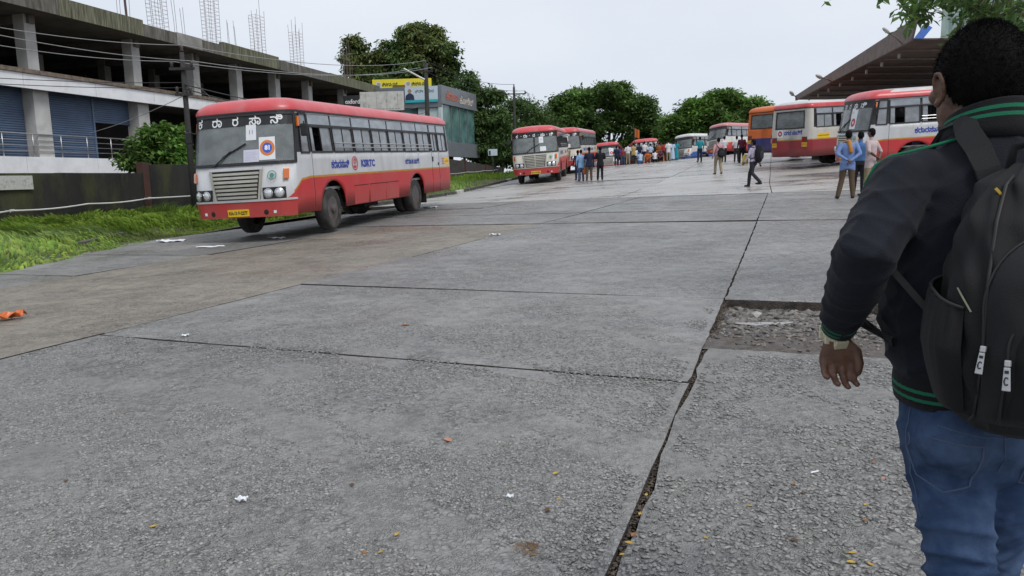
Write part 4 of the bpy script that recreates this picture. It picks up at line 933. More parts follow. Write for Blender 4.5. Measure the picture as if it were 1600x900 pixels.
class Skin:
    def __init__(s, L=10.95, w=1.25, rf=.36, rr=.22, rake=.32, bow=.14, rrake=.08, sw=(1.93, 7.5), ra=.66, zw=1.265, zwf=.84):
        s.L, s.w, s.rf, s.rr, s.rake, s.bow, s.rrake, s.sw, s.ra, s.zw, s.zwf = L, w, rf, rr, rake, bow, rrake, sw, ra, zw, zwf
        s.a = w - rf; s.ca = rf * math.pi / 2; s.b = L - rf - rr; s.cr = rr * math.pi / 2; s.d = w - rr
        s.Q = s.a + s.ca + s.b + s.cr + s.d
    def qs(s, st): return s.a + s.ca + st - s.rf                       # side position (metres from the front) -> q
    def raw(s, q, ins=0.0):
        sg = 1 if q >= 0 else -1; q = abs(q)
        if q > s.Q: q = 2 * s.Q - q; sg = -sg
        if q <= s.a: t, st = q, 0.0
        elif q <= s.a + s.ca:
            an = (q - s.a) / s.rf; t, st = s.a + s.rf * math.sin(an), s.rf * (1 - math.cos(an))
        elif q <= s.a + s.ca + s.b: t, st = s.w, s.rf + q - s.a - s.ca
        elif q <= s.a + s.ca + s.b + s.cr:
            an = (q - s.a - s.ca - s.b) / s.rr; t, st = s.d + s.rr * math.cos(an), s.L - s.rr + s.rr * math.sin(an)
        else: t, st = s.d - (q - s.a - s.ca - s.b - s.cr), s.L
        return sg * t, st
    def pos(s, q, z):
        t, st = s.raw(q)
        k = max(0, (z - 1.25)) / 1.5; F = max(0, 1 - st / 1.3); F = F * F * (3 - 2 * F)
        Fb = max(0, 1 - (s.L - st) / 1.3)
        f0 = max(0, 1 - st / s.rf)
        st2 = st + s.rake * k * F - s.bow * (1 - (t / s.w) ** 2) * f0 - s.rrake * k * Fb + .05 * max(0, .9 - z) * F
        t2 = t * (1 - .05 * min(1, max(0, (z - 1.8) / .95)) - .03 * max(0, (.9 - z) / .4))
        return Vector((-t2, s.L / 2 - st2, z))
    def P(s, q, z, off=0.0):
        p = s.pos(q, z)
        if off:
            e = .01; tq = s.pos(q + e, z) - s.pos(q - e, z); tz = s.pos(q, z + e) - s.pos(q, z - e)
            nn = tq.cross(tz); nn.normalize(); p = p + nn * off
        return p
    def zwaist(s, q):
        a = abs(q); a = min(a, 2 * s.Q - a); t = min(1, max(0, (a - (s.a + .1)) / (s.ca + .15))); return s.zwf + (s.zw - s.zwf) * t * t * (3 - 2 * t)
    def zbot(s, q, z0=.51):
        a = abs(q); a = 2 * s.Q - a if a > s.Q else a; _, st = s.raw(a); best = z0
        if s.a + s.ca <= a <= s.a + s.ca + s.b:
            for c in s.sw:
                d = abs(st - c)
                if d < s.ra - 1e-4: best = max(best, .52 + math.sqrt(s.ra ** 2 - d ** 2) * .98)
        return best
    def patch(s, mb, q0, q1, z0, z1, o1, o0, nq=None, nz=1, mi=0):
        """box-like piece lying on the skin: outer face at o1, inner at o0"""
        nq = nq or max(1, int(abs(q1 - q0) / .12)) if (abs((q0 + q1) / 2) < s.a + s.ca + .3) else (nq or 1)
        V = []; 
        for o in (o1, o0):
            for i in range(nq + 1):
                for j in range(nz + 1): V.append(s.P(q0 + (q1 - q0) * i / nq, z0 + (z1 - z0) * j / nz, o))
        n2 = nz + 1; K = (nq + 1) * n2; F = []
        for i in range(nq):
            for j in range(nz):
                a = i * n2 + j; F.append((a, a + n2, a + n2 + 1, a + 1)); F.append((K + a, K + a + 1, K + a + n2 + 1, K + a + n2))
            F.append((i * n2, K + i * n2, K + (i + 1) * n2, (i + 1) * n2)); a = i * n2 + nz; F.append((a, a + n2, K + a + n2, K + a))
        for j in range(nz):
            F.append((j, j + 1, K + j + 1, K + j)); a = nq * n2 + j; F.append((a, K + a, K + a + 1, a + 1))
        return mb.add(V, F, mi)
    def ring(s, mb, q0, q1, z0, z1, t, o1, o0, mi=0):
        s.patch(mb, q0, q1, z0, z0 + t, o1, o0, mi=mi); s.patch(mb, q0, q1, z1 - t, z1, o1, o0, mi=mi)
        s.patch(mb, q0, q0 + t, z0 + t, z1 - t, o1, o0, nz=2, mi=mi); s.patch(mb, q1 - t, q1, z0 + t, z1 - t, o1, o0, nz=2, mi=mi)
    def text(s, mb, body, size, q, z, off=.006, width=None, bold=.0, mi=0):
        v, f = text_mesh(body, size, width, bold=bold); mb.add([s.P(q + float(p[0]), z + float(p[1]), off + float(p[2])) for p in v], f, mi)
    def disc(s, mb, q, z, r, off, r0=0.0, n=24, mi=0):
        V = []; F = []
        for j in range(n):
            a = 6.28318 * j / n; V.append(s.P(q + r * math.cos(a), z + r * math.sin(a), off)); V.append(s.P(q + r0 * math.cos(a), z + r0 * math.sin(a), off))
        for j in range(n):
            k_ = (j + 1) % n; F.append((2 * j, 2 * k_, 2 * k_ + 1, 2 * j + 1))
        mb.add(V, F, mi)

def make_bus(name, label, loc, yaw, pitch=0.0, roll=0.0, L=10.95, lod=0, up=P_SILVER, low=P_RED, roof=P_ROOFR, stripe=P_GOLD, header='ಕ ರಾ ರ ಸಾ ನಿ', split=False,
             plate='KA-13 F-2277', side_text=True, rear='plain', posters=1, nwin=7, frontred=True, roof_top=None, sw=None, steer=0.0, garland=False, wipers=1, header_w=1.92):
    S = Skin(L=L, sw=sw or (1.93, L * .685), zwf=.84 if frontred else .84)
    b = link(name, None); b.location = loc; b.rotation_euler = Euler((pitch, roll, yaw), 'YXZ') if False else (pitch, roll, yaw); tag(b, label, 'bus', 'buses standing in the yard'); b.empty_display_size = .3
    zs = ['bot', 'm1', 'w', 'w+', 1.66, 1.83, 2.40, 2.44, 2.67, 2.72]
    def zl(k, q):
        e = zs[k]; zb_, zw_ = S.zbot(q), S.zwaist(q)
        return {'bot': zb_, 'm1': zb_ + (zw_ - zb_) * .5, 'w': zw_, 'w+': zw_ + .045}.get(e, e) if isinstance(e, str) else e
    # window layout on the two sides (metres from the front)
    dlen = .62; first = .98; last = L - .36
    nL = nwin; door_at = L - 1.95
    edges = list(np.linspace(first, door_at - .08, nL + 1))
    winL = [(edges[i] + .03, edges[i + 1] - .03) for i in range(nL)] + [(door_at + .02, door_at + dlen), (door_at + dlen + .1, last - .02)]
    e2 = list(np.linspace(first, last, nL + 3)); winR = [(e2[i] + .03, e2[i + 1] - .03) for i in range(nL + 2)]
    driver = (.47, .90)
    wq = S.a + S.ca * .78                                                # half width of the windscreen
    rq = S.d * .86
    ops = [(-wq, wq, 4, 8)]
    sides = []
    for sg, ws in ((1, winL), (-1, winR)):
        for (a, c) in ws:
            q0, q1 = S.qs(a), S.qs(c); q0, q1 = (q0, q1) if sg > 0 else (-q1, -q0); ops.append((q0, q1, 5, 6)); ops.append((q0, q1, 7, 8)); sides.append((q0, q1, sg))
        q0, q1 = S.qs(driver[0]), S.qs(driver[1]); q0, q1 = (q0, q1) if sg > 0 else (-q1, -q0); ops.append((q0, q1, 5, 8))
    ops += [(S.Q - rq, S.Q, 5, 8), (-S.Q, -S.Q + rq, 5, 8)]
    qb = {0.0, S.Q, -S.Q}
    for o in ops: qb |= {o[0], o[1]}
    for sg in (1, -1):
        for i in range(0, 5): qb.add(sg * S.a * i / 4)
        for i in range(0, 7): qb.add(sg * (S.a + S.ca * i / 6)); qb.add(sg * (S.a + S.ca + S.b + S.cr * i / 6))
        for c in S.sw:
            for i in range(0, 15): qb.add(sg * S.qs(c + S.ra * -math.cos(math.pi * i / 14) * .9999))
            qb.add(sg * S.qs(c - S.ra - .003)); qb.add(sg * S.qs(c + S.ra + .003))
        qb.add(sg * S.qs(1.0)); qb.add(sg * S.qs(1.3))
    qs_ = sorted(qb); qq = [qs_[0]]
    for x in qs_[1:]:
        if x - qq[-1] > 1e-4: qq.append(x)
    mb = MB(); nq, nz_ = len(qq), len(zs); V = [S.P(q, zl(k_, q)) for q in qq for k_ in range(nz_)]
    F = []; MI = []
    for i in range(nq - 1):
        qm = (qq[i] + qq[i + 1]) / 2
        for k_ in range(nz_ - 1):
            if any(o[0] - 1e-5 < qm < o[1] + 1e-5 and o[2] <= k_ < o[3] for o in ops): continue
            F.append((i * nz_ + k_, (i + 1) * nz_ + k_, (i + 1) * nz_ + k_ + 1, i * nz_ + k_ + 1))
            onfront = abs(qm) < S.a + S.ca * .7
            m_ = 1 if k_ < 2 else 2 if (k_ == 2 and not onfront) else 3 if (k_ >= 5 and k_ < 8 and lod < 9 and abs(qm) < S.a + S.ca + S.b) else 0
            MI.append(m_)
    mb.v = [tuple(p) for p in V]; mb.f = F; mb.m = MI
    body = mb.build('body', [up, low, stripe, M_RUB], b, angle=35)
    so_ = body.modifiers.new('sheet', 'SOLIDIFY'); so_.thickness = .035; so_.offset = -1
    # roof: rings that draw in towards the crown
    mb = MB(); ring_q = [q for q in qq if q < S.Q - 1e-4]; V = []; prof = [(.0, 2.715), (-.03, 2.74), (-.03, 2.80), (.0, 2.88), (.06, 2.96), (.16, 3.03), (.34, 3.085), (.62, 3.12), (.95, 3.14)]
    prof = [(i_, 2.715 + (z_ - 2.715) * .86) for i_, z_ in prof]
    for ins, z in prof:
        for q in ring_q:
            p = S.P(q, 2.715); x = p.x; y = p.y; w_ = S.w * .952
            x *= (w_ - ins) / w_
            yc = L / 2 - S.rake * 1.0; front_in = ins * .9 + max(0, z - 2.8) * .25
            y = y - front_in * max(0, min(1, (y + L / 2 - 1.0) / (L - 2))) ** 6 if y > 0 else y + ins * .7 * max(0, min(1, (-y) / (L / 2 - .3))) ** 8
            V.append((x, y, z))
    k_ = len(ring_q); F = [(r0 * k_ + j, r0 * k_ + (j + 1) % k_, (r0 + 1) * k_ + (j + 1) % k_, (r0 + 1) * k_ + j) for r0 in range(len(prof) - 1) for j in range(k_)]
    F.append(tuple((len(prof) - 1) * k_ + j for j in range(k_)))
    mb.add(V, F); 
    if roof_top is not None: mb.m = [1 if i >= 4 * k_ and (V[f[0]][1] < L / 2 - .9) else 0 for i, f in enumerate(F)]
    mb.build('roof', [roof, roof_top or roof], b, angle=50)
    mb = MB(); S.patch(mb, -S.Q, S.Q, 2.70, 2.735, .03, -.01, nq=160); mb.build('gutter', M_RUB if lod < 2 else roof, b)
    # floor, chassis, seats
    mb = MB(); mb.box((0, -.05, .99), (2.3, L - .7, .06)); mb.build('floor', M_INSIDE, b)
    mb = MB(); mb.box((-.45, 0, .62), (.16, L - 1.2, .24)); mb.box((.45, 0, .62), (.16, L - 1.2, .24))
    for c in (.8, 3.2, 5.0, 6.4, L - 1): mb.box((0, L / 2 - c, .66), (2.2, .12, .14))
    mb.box((0, L / 2 - S.sw[0], .52), (2.0, .16, .16)); mb.box((0, L / 2 - S.sw[1], .52), (2.0, .22, .22)); mb.box((.6, L / 2 - 4.6, .6), (.5, 1.3, .5)); mb.box((-.6, L / 2 - 4.9, .6), (.45, .9, .45)); mb.box((0, L / 2 - .95, .8), (1.5, 1.1, .34))
    mb.build('chassis', M_UNDER, b)
    if lod < 2:
        s0 = 2.1
        while s0 < L - .8:
            for x in (-.72, .72):
                mb = MB(); mb.box((x, L / 2 - s0, 1.42), (.9, .42, .1)); mb.box((x, L / 2 - s0 - .22, 1.74), (.9, .09, .62)); mb.box((x, L / 2 - s0, 1.2), (.5, .3, .36)); mb.build('seat', M_SEAT, b, bevel=.02 if lod == 0 else 0)
            s0 += .82
        mb = MB(); mb.box((.55, L / 2 - 1.35, 1.4), (.55, .5, .12)); mb.box((.55, L / 2 - 1.62, 1.75), (.52, .1, .7)); mb.build('driver_seat', M_SEAT, b)
        mb = MB(); c = Vector((.55, L / 2 - .95, 1.72)); tl = Vector((0, -.45, .9)).normalized(); xx = Vector((1, 0, 0)); yy_ = tl.cross(xx)
        mb.tube([c + (xx * math.cos(a) + yy_ * math.sin(a)) * .25 for a in np.linspace(0, 6.283, 21)], .018, 6); mb.tube([c, c - tl * .5], .03, 6); mb.tube([c - xx * .24, c + xx * .24], .014, 5); mb.build('steering_wheel', M_RUB, b)
        mb = MB(); mb.box((0, L / 2 - .55, 1.5), (2.2, .4, .26)); mb.build('dashboard', M_INSIDE, b, bevel=.03)
    # windscreen
    ws = link('windscreen', None, b)
    mb = MB(); S.ring(mb, -wq - .03, wq + .03, 1.61, 2.70, .055, .022, -.03); mb.build('frame', M_RUB, ws)
    parts = [(-wq + .02, -.04), (.04, wq - .02)] if split else [(-wq + .02, wq - .02)]
    for a, c in parts:
        mb = MB(); S.patch(mb, a, c, 1.66, 2.47, -.004, -.012, nq=16, nz=6); mb.build('pane', G_WIND, ws, smooth=False, angle=40)
    if split: mb = MB(); S.patch(mb, -.04, .04, 1.66, 2.47, .01, -.03); mb.build('mullion', M_RUB, ws)
    mb = MB(); S.patch(mb, -wq + .02, wq - .02, 2.44, 2.66, .0, -.02, nq=20); mb.build('header_panel', M_RUB, ws)
    if header:
        gl = header.split(' '); W_ = header_w
        for i, t_ in enumerate(gl):
            mb = MB(); S.text(mb, t_, .25 if len(gl) < 7 else .21, -W_ / 2 + W_ * i / (len(gl) - 1), 2.555, .006, bold=.005, width=None); mb.build('header_letter', M_LETW, ws)
    if posters and lod < 3:
        def poster(nm, q0, q1, z0, z1, m, o=.004): mb = MB(); S.patch(mb, q0, q1, z0, z1, o, o - .003); return mb.build(nm, m, ws)
        poster('paper_notice', .26, .50, 2.13, 2.455, M_PAPER)
        mb = MB(); S.text(mb, '11', .13, .38, 2.30, .006); mb.build('notice_print', M_LETB, ws)
        if posters == 1:
            poster('paper_poster', .56, .92, 1.70, 2.18, M_PAPER); poster('paper_notice', .20, .555, 1.67, 1.93, mat('paper_lilac', (.58, .58, .68), .7, var=.05))
            mb = MB(); S.disc(mb, .745, 1.95, .165, .007, .11); mb.build('poster_ring', M_PRINTO, ws)
            mb = MB(); S.disc(mb, .745, 1.95, .108, .007, 0); mb.build('poster_disc', M_PRINTB, ws)
            mb = MB(); S.text(mb, '81', .13, .745, 1.955, .009, bold=.008); mb.build('poster_number', M_LETW, ws)
            for k2 in range(5): mb = MB(); S.patch(mb, .23, .23 + .28 * (1 - .1 * (k2 % 3)), 1.71 + .04 * k2, 1.722 + .04 * k2, .0065, .004); mb.build('notice_line', M_PRINTL, ws)
        elif posters == 2:
            poster('paper_notice', .30, .62, 1.70, 1.94, M_PAPER)
        elif posters == 3:
            poster('paper_poster', .3, .72, 1.72, 2.4, M_PAPER); mb = MB(); S.disc(mb, .51, 1.95, .15, .008, .06); mb.build('poster_ring', M_PRINTR, ws)
    if lod == 0:                                                       # garlanded image hung inside the screen
        c = S.P(-.10, 2.2, -.12); mb = MB(); mb.tube([c + Vector((.0, 0, .2)), c + Vector((.05, 0, 0)), c + Vector((.01, 0, -.22)), c + Vector((-.05, 0, 0)), c + Vector((0, 0, .2))], .018, 6); mb.box(c, (.09, .02, .16)); mb.build('hanging_garland', mat('garland', (.55, .45, .35), .7, var=.4, scale=30), ws)
    if garland:
        mb = MB(); n_ = 60
        for k2 in range(n_):
            t_ = k2 / (n_ - 1); q = -1.0 + 2.0 * t_; z = 1.62 - .22 * abs(math.sin(t_ * math.pi * 3)); c = S.P(q, z, .06); mb.lathe([(.01, -.05), (.07, -.02), (.07, .02), (.01, .05)], c, (0, 1, .2), 6)
        mb.build('marigold_garland', mat('marigold', (.7, .14, .01), .8, var=.3, scale=9), b, smooth=True)
    nwip = wipers
    for k2 in range(nwip):
        q = -.52 + .75 * k2; a = S.P(q, 1.60, .04); c = S.P(q + .42, 1.92, .03); e = S.P(q + .78, 2.06, .025)
        w_ = link('wiper', MB().tube([a, c], [.02, .012], 5).mesh('wiper', M_RUB), b); MB().tube([S.P(q + .22, 1.80, .02), e], .017, 5).build('blade', M_RUB, w_)
    # front: grille, headlamps, indicators, bumper, plate
    if lod < 3:
        gr = link('grille', None, b)
        mb = MB(); S.patch(mb, -.56, .56, .885, 1.53, .004, -.02); mb.build('recess', M_RUB, gr)
        for k2 in range(7):
            z = .91 + k2 * .083; hw = .47 + .09 * (k2 / 6); mb = MB(); S.patch(mb, -hw, hw, z, z + .05, .026, .002); mb.build('slat', M_GRILLE, gr)
        for sg in (-1, 1):
            mb = MB(); V = [S.P(sg * x, z, o) for o in (.035, .0) for x, z in ((.50, .87), (.545, .87), (.64, 1.54), (.585, 1.54))]
            mb.add(V, [(0, 1, 2, 3), (7, 6, 5, 4), (0, 4, 5, 1), (1, 5, 6, 2), (2, 6, 7, 3), (3, 7, 4, 0)]); mb.build('grille_edge', M_GRILLE, gr)
        mb = MB(); S.patch(mb, -.64, .64, 1.50, 1.56, .035, .0); mb.build('grille_edge', up, gr)
        if split:
            mb = MB(); S.patch(mb, -.03, .03, .9, 1.5, .034, .0); mb.build('grille_bar', M_GRILLE, gr)
        for sg in (-1, 1):
            hl = link('headlight', None, b); qc = sg * .86
            mb = MB(); S.patch(mb, qc - .24, qc + .24, .87, 1.12, .012, -.02); mb.build('housing', M_RUB, hl)
            for dx in (-.115, .115):
                c = S.P(qc + dx, .995, .01); n_ = S.P(qc + dx, .995, .02) - c; n_.normalize()
                mb = MB(); mb.lathe([(.105, -.01), (.105, .02), (.085, .03)], c, n_, 20); mb.build('rim', M_CHROME, hl, smooth=False)
                mb = MB(); mb.lathe([(.088, .02), (.07, .035), (.035, .044), (.002, .047)], c, n_, 20); mb.build('lamp', M_LAMPG, hl, smooth=True)
            mb = MB(); qi = sg * 1.12; S.patch(mb, qi - .055, qi + .055, 1.28, 1.50, .035, .0); mb.build('indicator', M_AMBER, b, bevel=.01)
            mb = MB(); S.disc(mb, sg * .66, .60, .055, .025, 0, 16); mb.build('bumper_hole', M_UNDER, b); mb = MB(); S.patch(mb, sg * .86 - .03, sg * .86 + .03, .57, .63, .028, .02); mb.build('reflector', M_PAPER, b)
            mb = MB(); qi = sg * (wq + .1); S.patch(mb, qi - .03, qi + .03, 2.38, 2.6, .06, .0); mb.build('marker_lamp', M_AMBER, b, bevel=.008)
        mb = MB(); S.patch(mb, -S.a - S.ca * .75, S.a + S.ca * .75, .835, .875, .035, .0, nq=24); mb.build('bumper_strip', up, b)
        mb = MB(); S.patch(mb, -S.a - S.ca * .75, S.a + S.ca * .75, .50, .83, .02, -.01, nq=24); mb.build('bumper', low, b)
        pl = link('number_plate', None, b); mb = MB(); S.patch(mb, -.26, .26, .53, .68, .035, .02); mb.build('plate', M_PLATE, pl)
        mb = MB(); S.text(mb, plate, .1, 0, .605, .038, width=.46, bold=.004); mb.build('plate_lettering', M_INK, pl)
        if lod < 2:
            mb = MB(); S.disc(mb, .84, 1.37, .10, .008, .085); S.disc(mb, .84, 1.37, .05, .008, .0, 6); mb.build('crest', mat('crest_green', (.06, .22, .17), .5), b)
    # side windows
    for q0, q1, sg in sides:
        if lod >= 2 and sg < 0 and rear == 'plain' and header: pass
        w_ = link('side_window', None, b)
        mb = MB(); S.ring(mb, q0 - .012, q1 + .012, 1.815, 2.415, .035, .016, -.03); qm = (q0 + q1) / 2
        S.patch(mb, qm - .014, qm + .014, 1.85, 2.38, .006, -.02, nz=2); mb.build('frame', M_RUB, w_)
        mb = MB(); open_ = random.random() < .14 and lod < 2
        S.patch(mb, q0 + .02, qm - .02 - (.3 * (q1 - q0) if open_ else 0), 1.845, 2.385, -.006, -.012, nz=2); mb.build('pane', G_SIDE, w_)
        mb = MB(); S.patch(mb, qm + .02, q1 - .02, 1.845, 2.385, -.014, -.02, nz=2); mb.build('pane', G_SIDE, w_)
        mb = MB(); S.patch(mb, q0 + .012, q1 - .012, 2.446, 2.664, .002, -.006); mb.build('top_light', G_TOP, b)
    for sg in (1, -1):
        q0, q1 = sorted((sg * S.qs(driver[0]), sg * S.qs(driver[1]))); w_ = link('driver_window' if sg < 0 else 'front_side_window', None, b)
        mb = MB(); S.ring(mb, q0 - .02, q1 + .02, 1.80, 2.69, .04, .016, -.03); S.patch(mb, q0, q1, 2.36, 2.41, .01, -.02); mb.build('frame', M_RUB, w_)
        mb = MB(); S.patch(mb, q0 + .02, q1 - .02, 1.84, 2.36, -.006, -.012, nz=2); mb.build('pane', G_SIDE, w_)
        mb = MB(); S.patch(mb, q0 + .02, q1 - .02, 2.41, 2.65, -.006, -.012); mb.build('pane', G_SIDE, w_)
        if lod < 3:
            q = sg * (S.a + S.ca * 1.0); a = S.P(q, 2.36, .02); c = S.P(q, 2.40, .22) + Vector((0, .10, 0)); mr = link('mirror', None, b)
            MB().tube([a, c], .013, 5).build('mirror_arm', M_RUB, mr); MB().tube([c + Vector((0, 0, .06)), c - Vector((0, 0, .04))], .015, 5).build('mirror_arm', M_RUB, mr)
            MB().box(c - Vector((0, 0, .12)), (.17, .06, .27)).build('mirror_shell', M_RUB, mr, bevel=.025)
        if lod < 2:
            for z in (1.93, 2.03):
                qa, qb_ = sorted((sg * S.qs(edges[1]), sg * S.qs(door_at - .1))); MB().tube([S.P(qa + (qb_ - qa) * k2 / 8, z, .05) for k2 in range(9)], .012, 5).build('guard_rail', M_STEEL, b)
    # door near the rear on the left side, seams, flaps
    if lod < 3:
        q0, q1 = S.qs(door_at - .02), S.qs(door_at + dlen + .06); dr = link('door', None, b); mb = MB()
        for q in (q0, q1): S.patch(mb, q - .008, q + .008, .52, 1.80, .003, -.006, nz=6)
        mb.build('seam', M_UNDER, dr)
        mb = MB(); S.patch(mb, q0 + .03, q0 + .07, 1.5, 1.66, .03, .0); mb.build('handle', M_RUB, dr); mb = MB(); S.disc(mb, q1 - .1, 1.42, .055, .012, 0, 14); mb.build('lock', M_RUB, dr)
        for a, c in ((3.05, 3.9), (4.0, 5.05), (5.08, 6.0)):
            f_ = link('luggage_flap', None, b); qa, qb_ = S.qs(a), S.qs(c)
            mb = MB(); S.patch(mb, qa, qb_, .53, .98, .006, -.01); mb.build('panel', low, f_)
            mb = MB(); S.patch(mb, qa, qb_, .985, .998, .012, .0); mb.build('hinge', M_UNDER, f_)
        mb = MB(); S.patch(mb, S.qs(1.0) - .006, S.qs(1.0) + .006, .6, 1.8, .002, -.004, nz=4); mb.build('panel_seam', M_UNDER, b)
    if side_text and lod < 3:
        zt = 1.545
        for sg in (1, -1):
            def qx(st): return S.qs(st) if sg > 0 else -S.qs(st)
            c_ = 3.05 if sg > 0 else 7.0; k_ = 1 if sg > 0 else 1
            mb = MB(); S.text(mb, 'ಕರಾರಸಾನಿ', .24, qx(2.38) if sg > 0 else qx(7.7), zt, .006, width=.95, bold=.008); mb.build('side_lettering', M_LETB, b)
            mb = MB(); S.text(mb, 'KSRTC', .24, qx(3.98) if sg > 0 else qx(6.1), zt - .01, .006, width=.86, bold=.012); mb.build('side_lettering', M_LETB, b)
            q = qx(3.18) if sg > 0 else qx(6.9)
            mb = MB(); S.disc(mb, q, zt, .175, .006, .15); S.disc(mb, q, zt, .125, .006, .11); S.disc(mb, q, zt + .04, .06, .006, .03, 12); S.patch(mb, q - .06, q + .06, zt - .1, zt - .06, .007, .004); S.patch(mb, q - .015, q + .015, zt - .07, zt + .02, .007, .004); mb.build('side_emblem', M_PRINTR, b)
            mb = MB(); S.text(mb, 'ಕರ್ನಾಟಕ ಸಾರಿಗೆ', .2, qx(7.2) if sg > 0 else qx(3.8), zt, .006, width=1.15, bold=.006); mb.build('side_lettering', M_LETB, b)
        mb = MB(); S.patch(mb, S.qs(L - .72), S.qs(L - .26), 1.38, 1.62, .006, .0); mb.build('rear_panel', M_PLATE, b)
        mb = MB(); S.text(mb, 'ತುರ್ತು', .12, S.qs(L - .49), 1.5, .008, width=.36); mb.build('panel_lettering', M_PRINTR, b)
        mb = MB(); [S.patch(mb, S.qs(L - .98), S.qs(L - .76), 1.40 + .06 * k2, 1.425 + .06 * k2, .005, .0) for k2 in range(4)]; mb.build('step_marks', M_PRINTR, b)
    # rear window, lamps, lettering
    rw = link('rear_window', None, b)
    mb = MB(); S.ring(mb, S.Q - rq - .02, S.Q + rq + .02, 1.80, 2.62, .05, .018, -.03); mb.build('frame', M_RUB, rw)
    mb = MB(); S.patch(mb, S.Q - rq, S.Q + rq, 2.57, 2.68, .004, -.03, nq=8); mb.build('rear_header', up, rw)
    mb = MB(); S.patch(mb, S.Q - rq + .02, S.Q + rq - .02, 1.84, 2.57, -.006, -.012, nq=8); mb.build('pane', G_WIND if rear != 'plain' else G_DARK, rw)
    if rear != 'plain':
        for z in (2.05, 2.25):
            mb = MB(); S.patch(mb, S.Q - rq + .02, S.Q + rq - .02, z, z + .03, -.05, -.07, nq=6); mb.build('inner_bar', M_RUB, rw)
        for sg in (-1, 1):
            q = S.Q + sg * .93; tl_ = link('tail_lamp', None, b)
            mb = MB(); S.patch(mb, q - .15, q + .15, 1.18, 1.42, .02, .0); mb.build('lamp_box', mat('lamp_brown', (.10, .05, .035), .4, var=.3, scale=9), tl_); mb = MB(); S.patch(mb, q - .12, q + .02, 1.21, 1.39, .03, .02); mb.build('lens', M_REDL, tl_)
            mb = MB(); S.patch(mb, q - .15, q + .15, .96, 1.17, .018, .0); mb.build('reflective_panel', mat('panel_amber', (.62, .34, .03), .5, var=.15), tl_)
            mb = MB(); S.text(mb, 'KA 13 F', .07, q, 1.08, .021, width=.24); mb.build('panel_lettering', M_INK, tl_)
    if rear == 'city':
        mb = MB(); S.text(mb, 'ನಗರ ಸಾರಿಗೆ', .25, S.Q + .22, 1.63, .007, width=1.1, bold=.008); mb.build('rear_lettering', M_LETB, b)
        mb = MB(); S.text(mb, 'KSRTC', .15, S.Q + .0, 1.32, .007, width=.55); mb.build('rear_lettering', mat('letter_green', (.18, .3, .26), .6), b)
        mb = MB(); S.patch(mb, S.Q - .75, S.Q - .42, 1.42, 1.78, .008, .0); mb.build('paper_poster', M_PAPER, b); mb = MB(); S.disc(mb, S.Q - .585, 1.6, .13, .011, .05); mb.build('poster_ring', M_PRINTR, b)
        mb = MB(); q = -S.qs(L - .85); S.patch(mb, q - .4, q + .4, 1.32, 1.55, .008, .0); mb.build('warning_panel', M_PLATE, b); mb = MB(); S.text(mb, 'ಅಂತರ ಕಾಪಾಡಿ', .1, q, 1.44, .011, width=.68); mb.build('warning_lettering', M_INK, b)
    # wheels
    for st_, dual in ((S.sw[0], 0), (S.sw[1], 1)):
        for sg in (-1, 1):
            wh = link('wheel', None, b); wh.location = (sg * (1.04 if not dual else 1.03), L / 2 - st_, .5)
            if not dual and steer: wh.rotation_euler = (0, 0, steer)
            for dx in ((0,) if not dual else (0, -.31)):
                x = sg * dx; ax = Vector((sg, 0, 0))
                mb = MB(); mb.lathe([(.30, -.13), (.42, -.145), (.47, -.135), (.5, -.10), (.505, 0), (.5, .10), (.47, .135), (.42, .145), (.30, .13)], (x, 0, 0), ax, 32, close=True)
                mb.build('tyre', M_TYRE, wh, angle=50)
            mb = MB(); mb.lathe([(.30, .125), (.285, .10), (.26, .02 if not dual else -.06), (.2, .04 if not dual else -.08), (.125, .05 if not dual else -.08), (.11, .17 if not dual else .03), (.06, .19 if not dual else .05)], (0, 0, 0), ax, 28); mb.build('rim', M_RIM, wh, angle=40)
            mb = MB()
            for k2 in range(8):
                a = k2 * math.pi / 4; mb.lathe([(.022, 0), (.022, .04)], (sg * (.05 if not dual else -.07), math.cos(a) * .165, math.sin(a) * .165), ax, 6)
            mb.build('wheel_nut', M_HUB, wh)
            mb = MB(); cx = -sg * .04
            for k2 in range(13):
                a = math.pi * k2 / 12; a2 = math.pi * (k2 + 1) / 12
                if k2 < 12: mb.add([(cx - .3 * sg, .68 * math.cos(a), .68 * math.sin(a)), (cx - .3 * sg, .68 * math.cos(a2), .68 * math.sin(a2)), (cx + .12 * sg, .66 * math.cos(a2), .66 * math.sin(a2)), (cx + .12 * sg, .66 * math.cos(a), .66 * math.sin(a))], [(0, 1, 2, 3)])
            o = mb.build('wheel_arch', M_UNDER, b); o.location = wh.location
    for sg in (-1, 1): MB().box((sg * 1.0, L / 2 - S.sw[1] - .75, .42), (.45, .02, .4)).build('mud_flap', M_RUB, b)
    return b

def seat_bus(fx, fy, heading, L=10.95, lean=0.0, dz=0.0):
    """put a bus with its front at (fx, fy), heading (unit x, y): returns location, yaw, pitch, roll that lay it on the yard"""
    h = Vector((heading[0], heading[1], 0)).normalized(); c = Vector((fx, fy, 0)) - h * L / 2; r_ = Vector((h.y, -h.x, 0))
    f_ = c + h * 3.5; k_ = c - h * 2.0
    sl = (float(g(f_.x, f_.y)) - float(g(k_.x, k_.y))) / 5.5
    rl = (float(g(*(c + r_ * 1.1)[:2])) - float(g(*(c - r_ * 1.1)[:2]))) / 2.2
    z = float(g(c.x, c.y)) + dz
    return (c.x, c.y, z), math.atan2(-h.x, h.y), math.atan(sl), -math.atan(rl) + lean

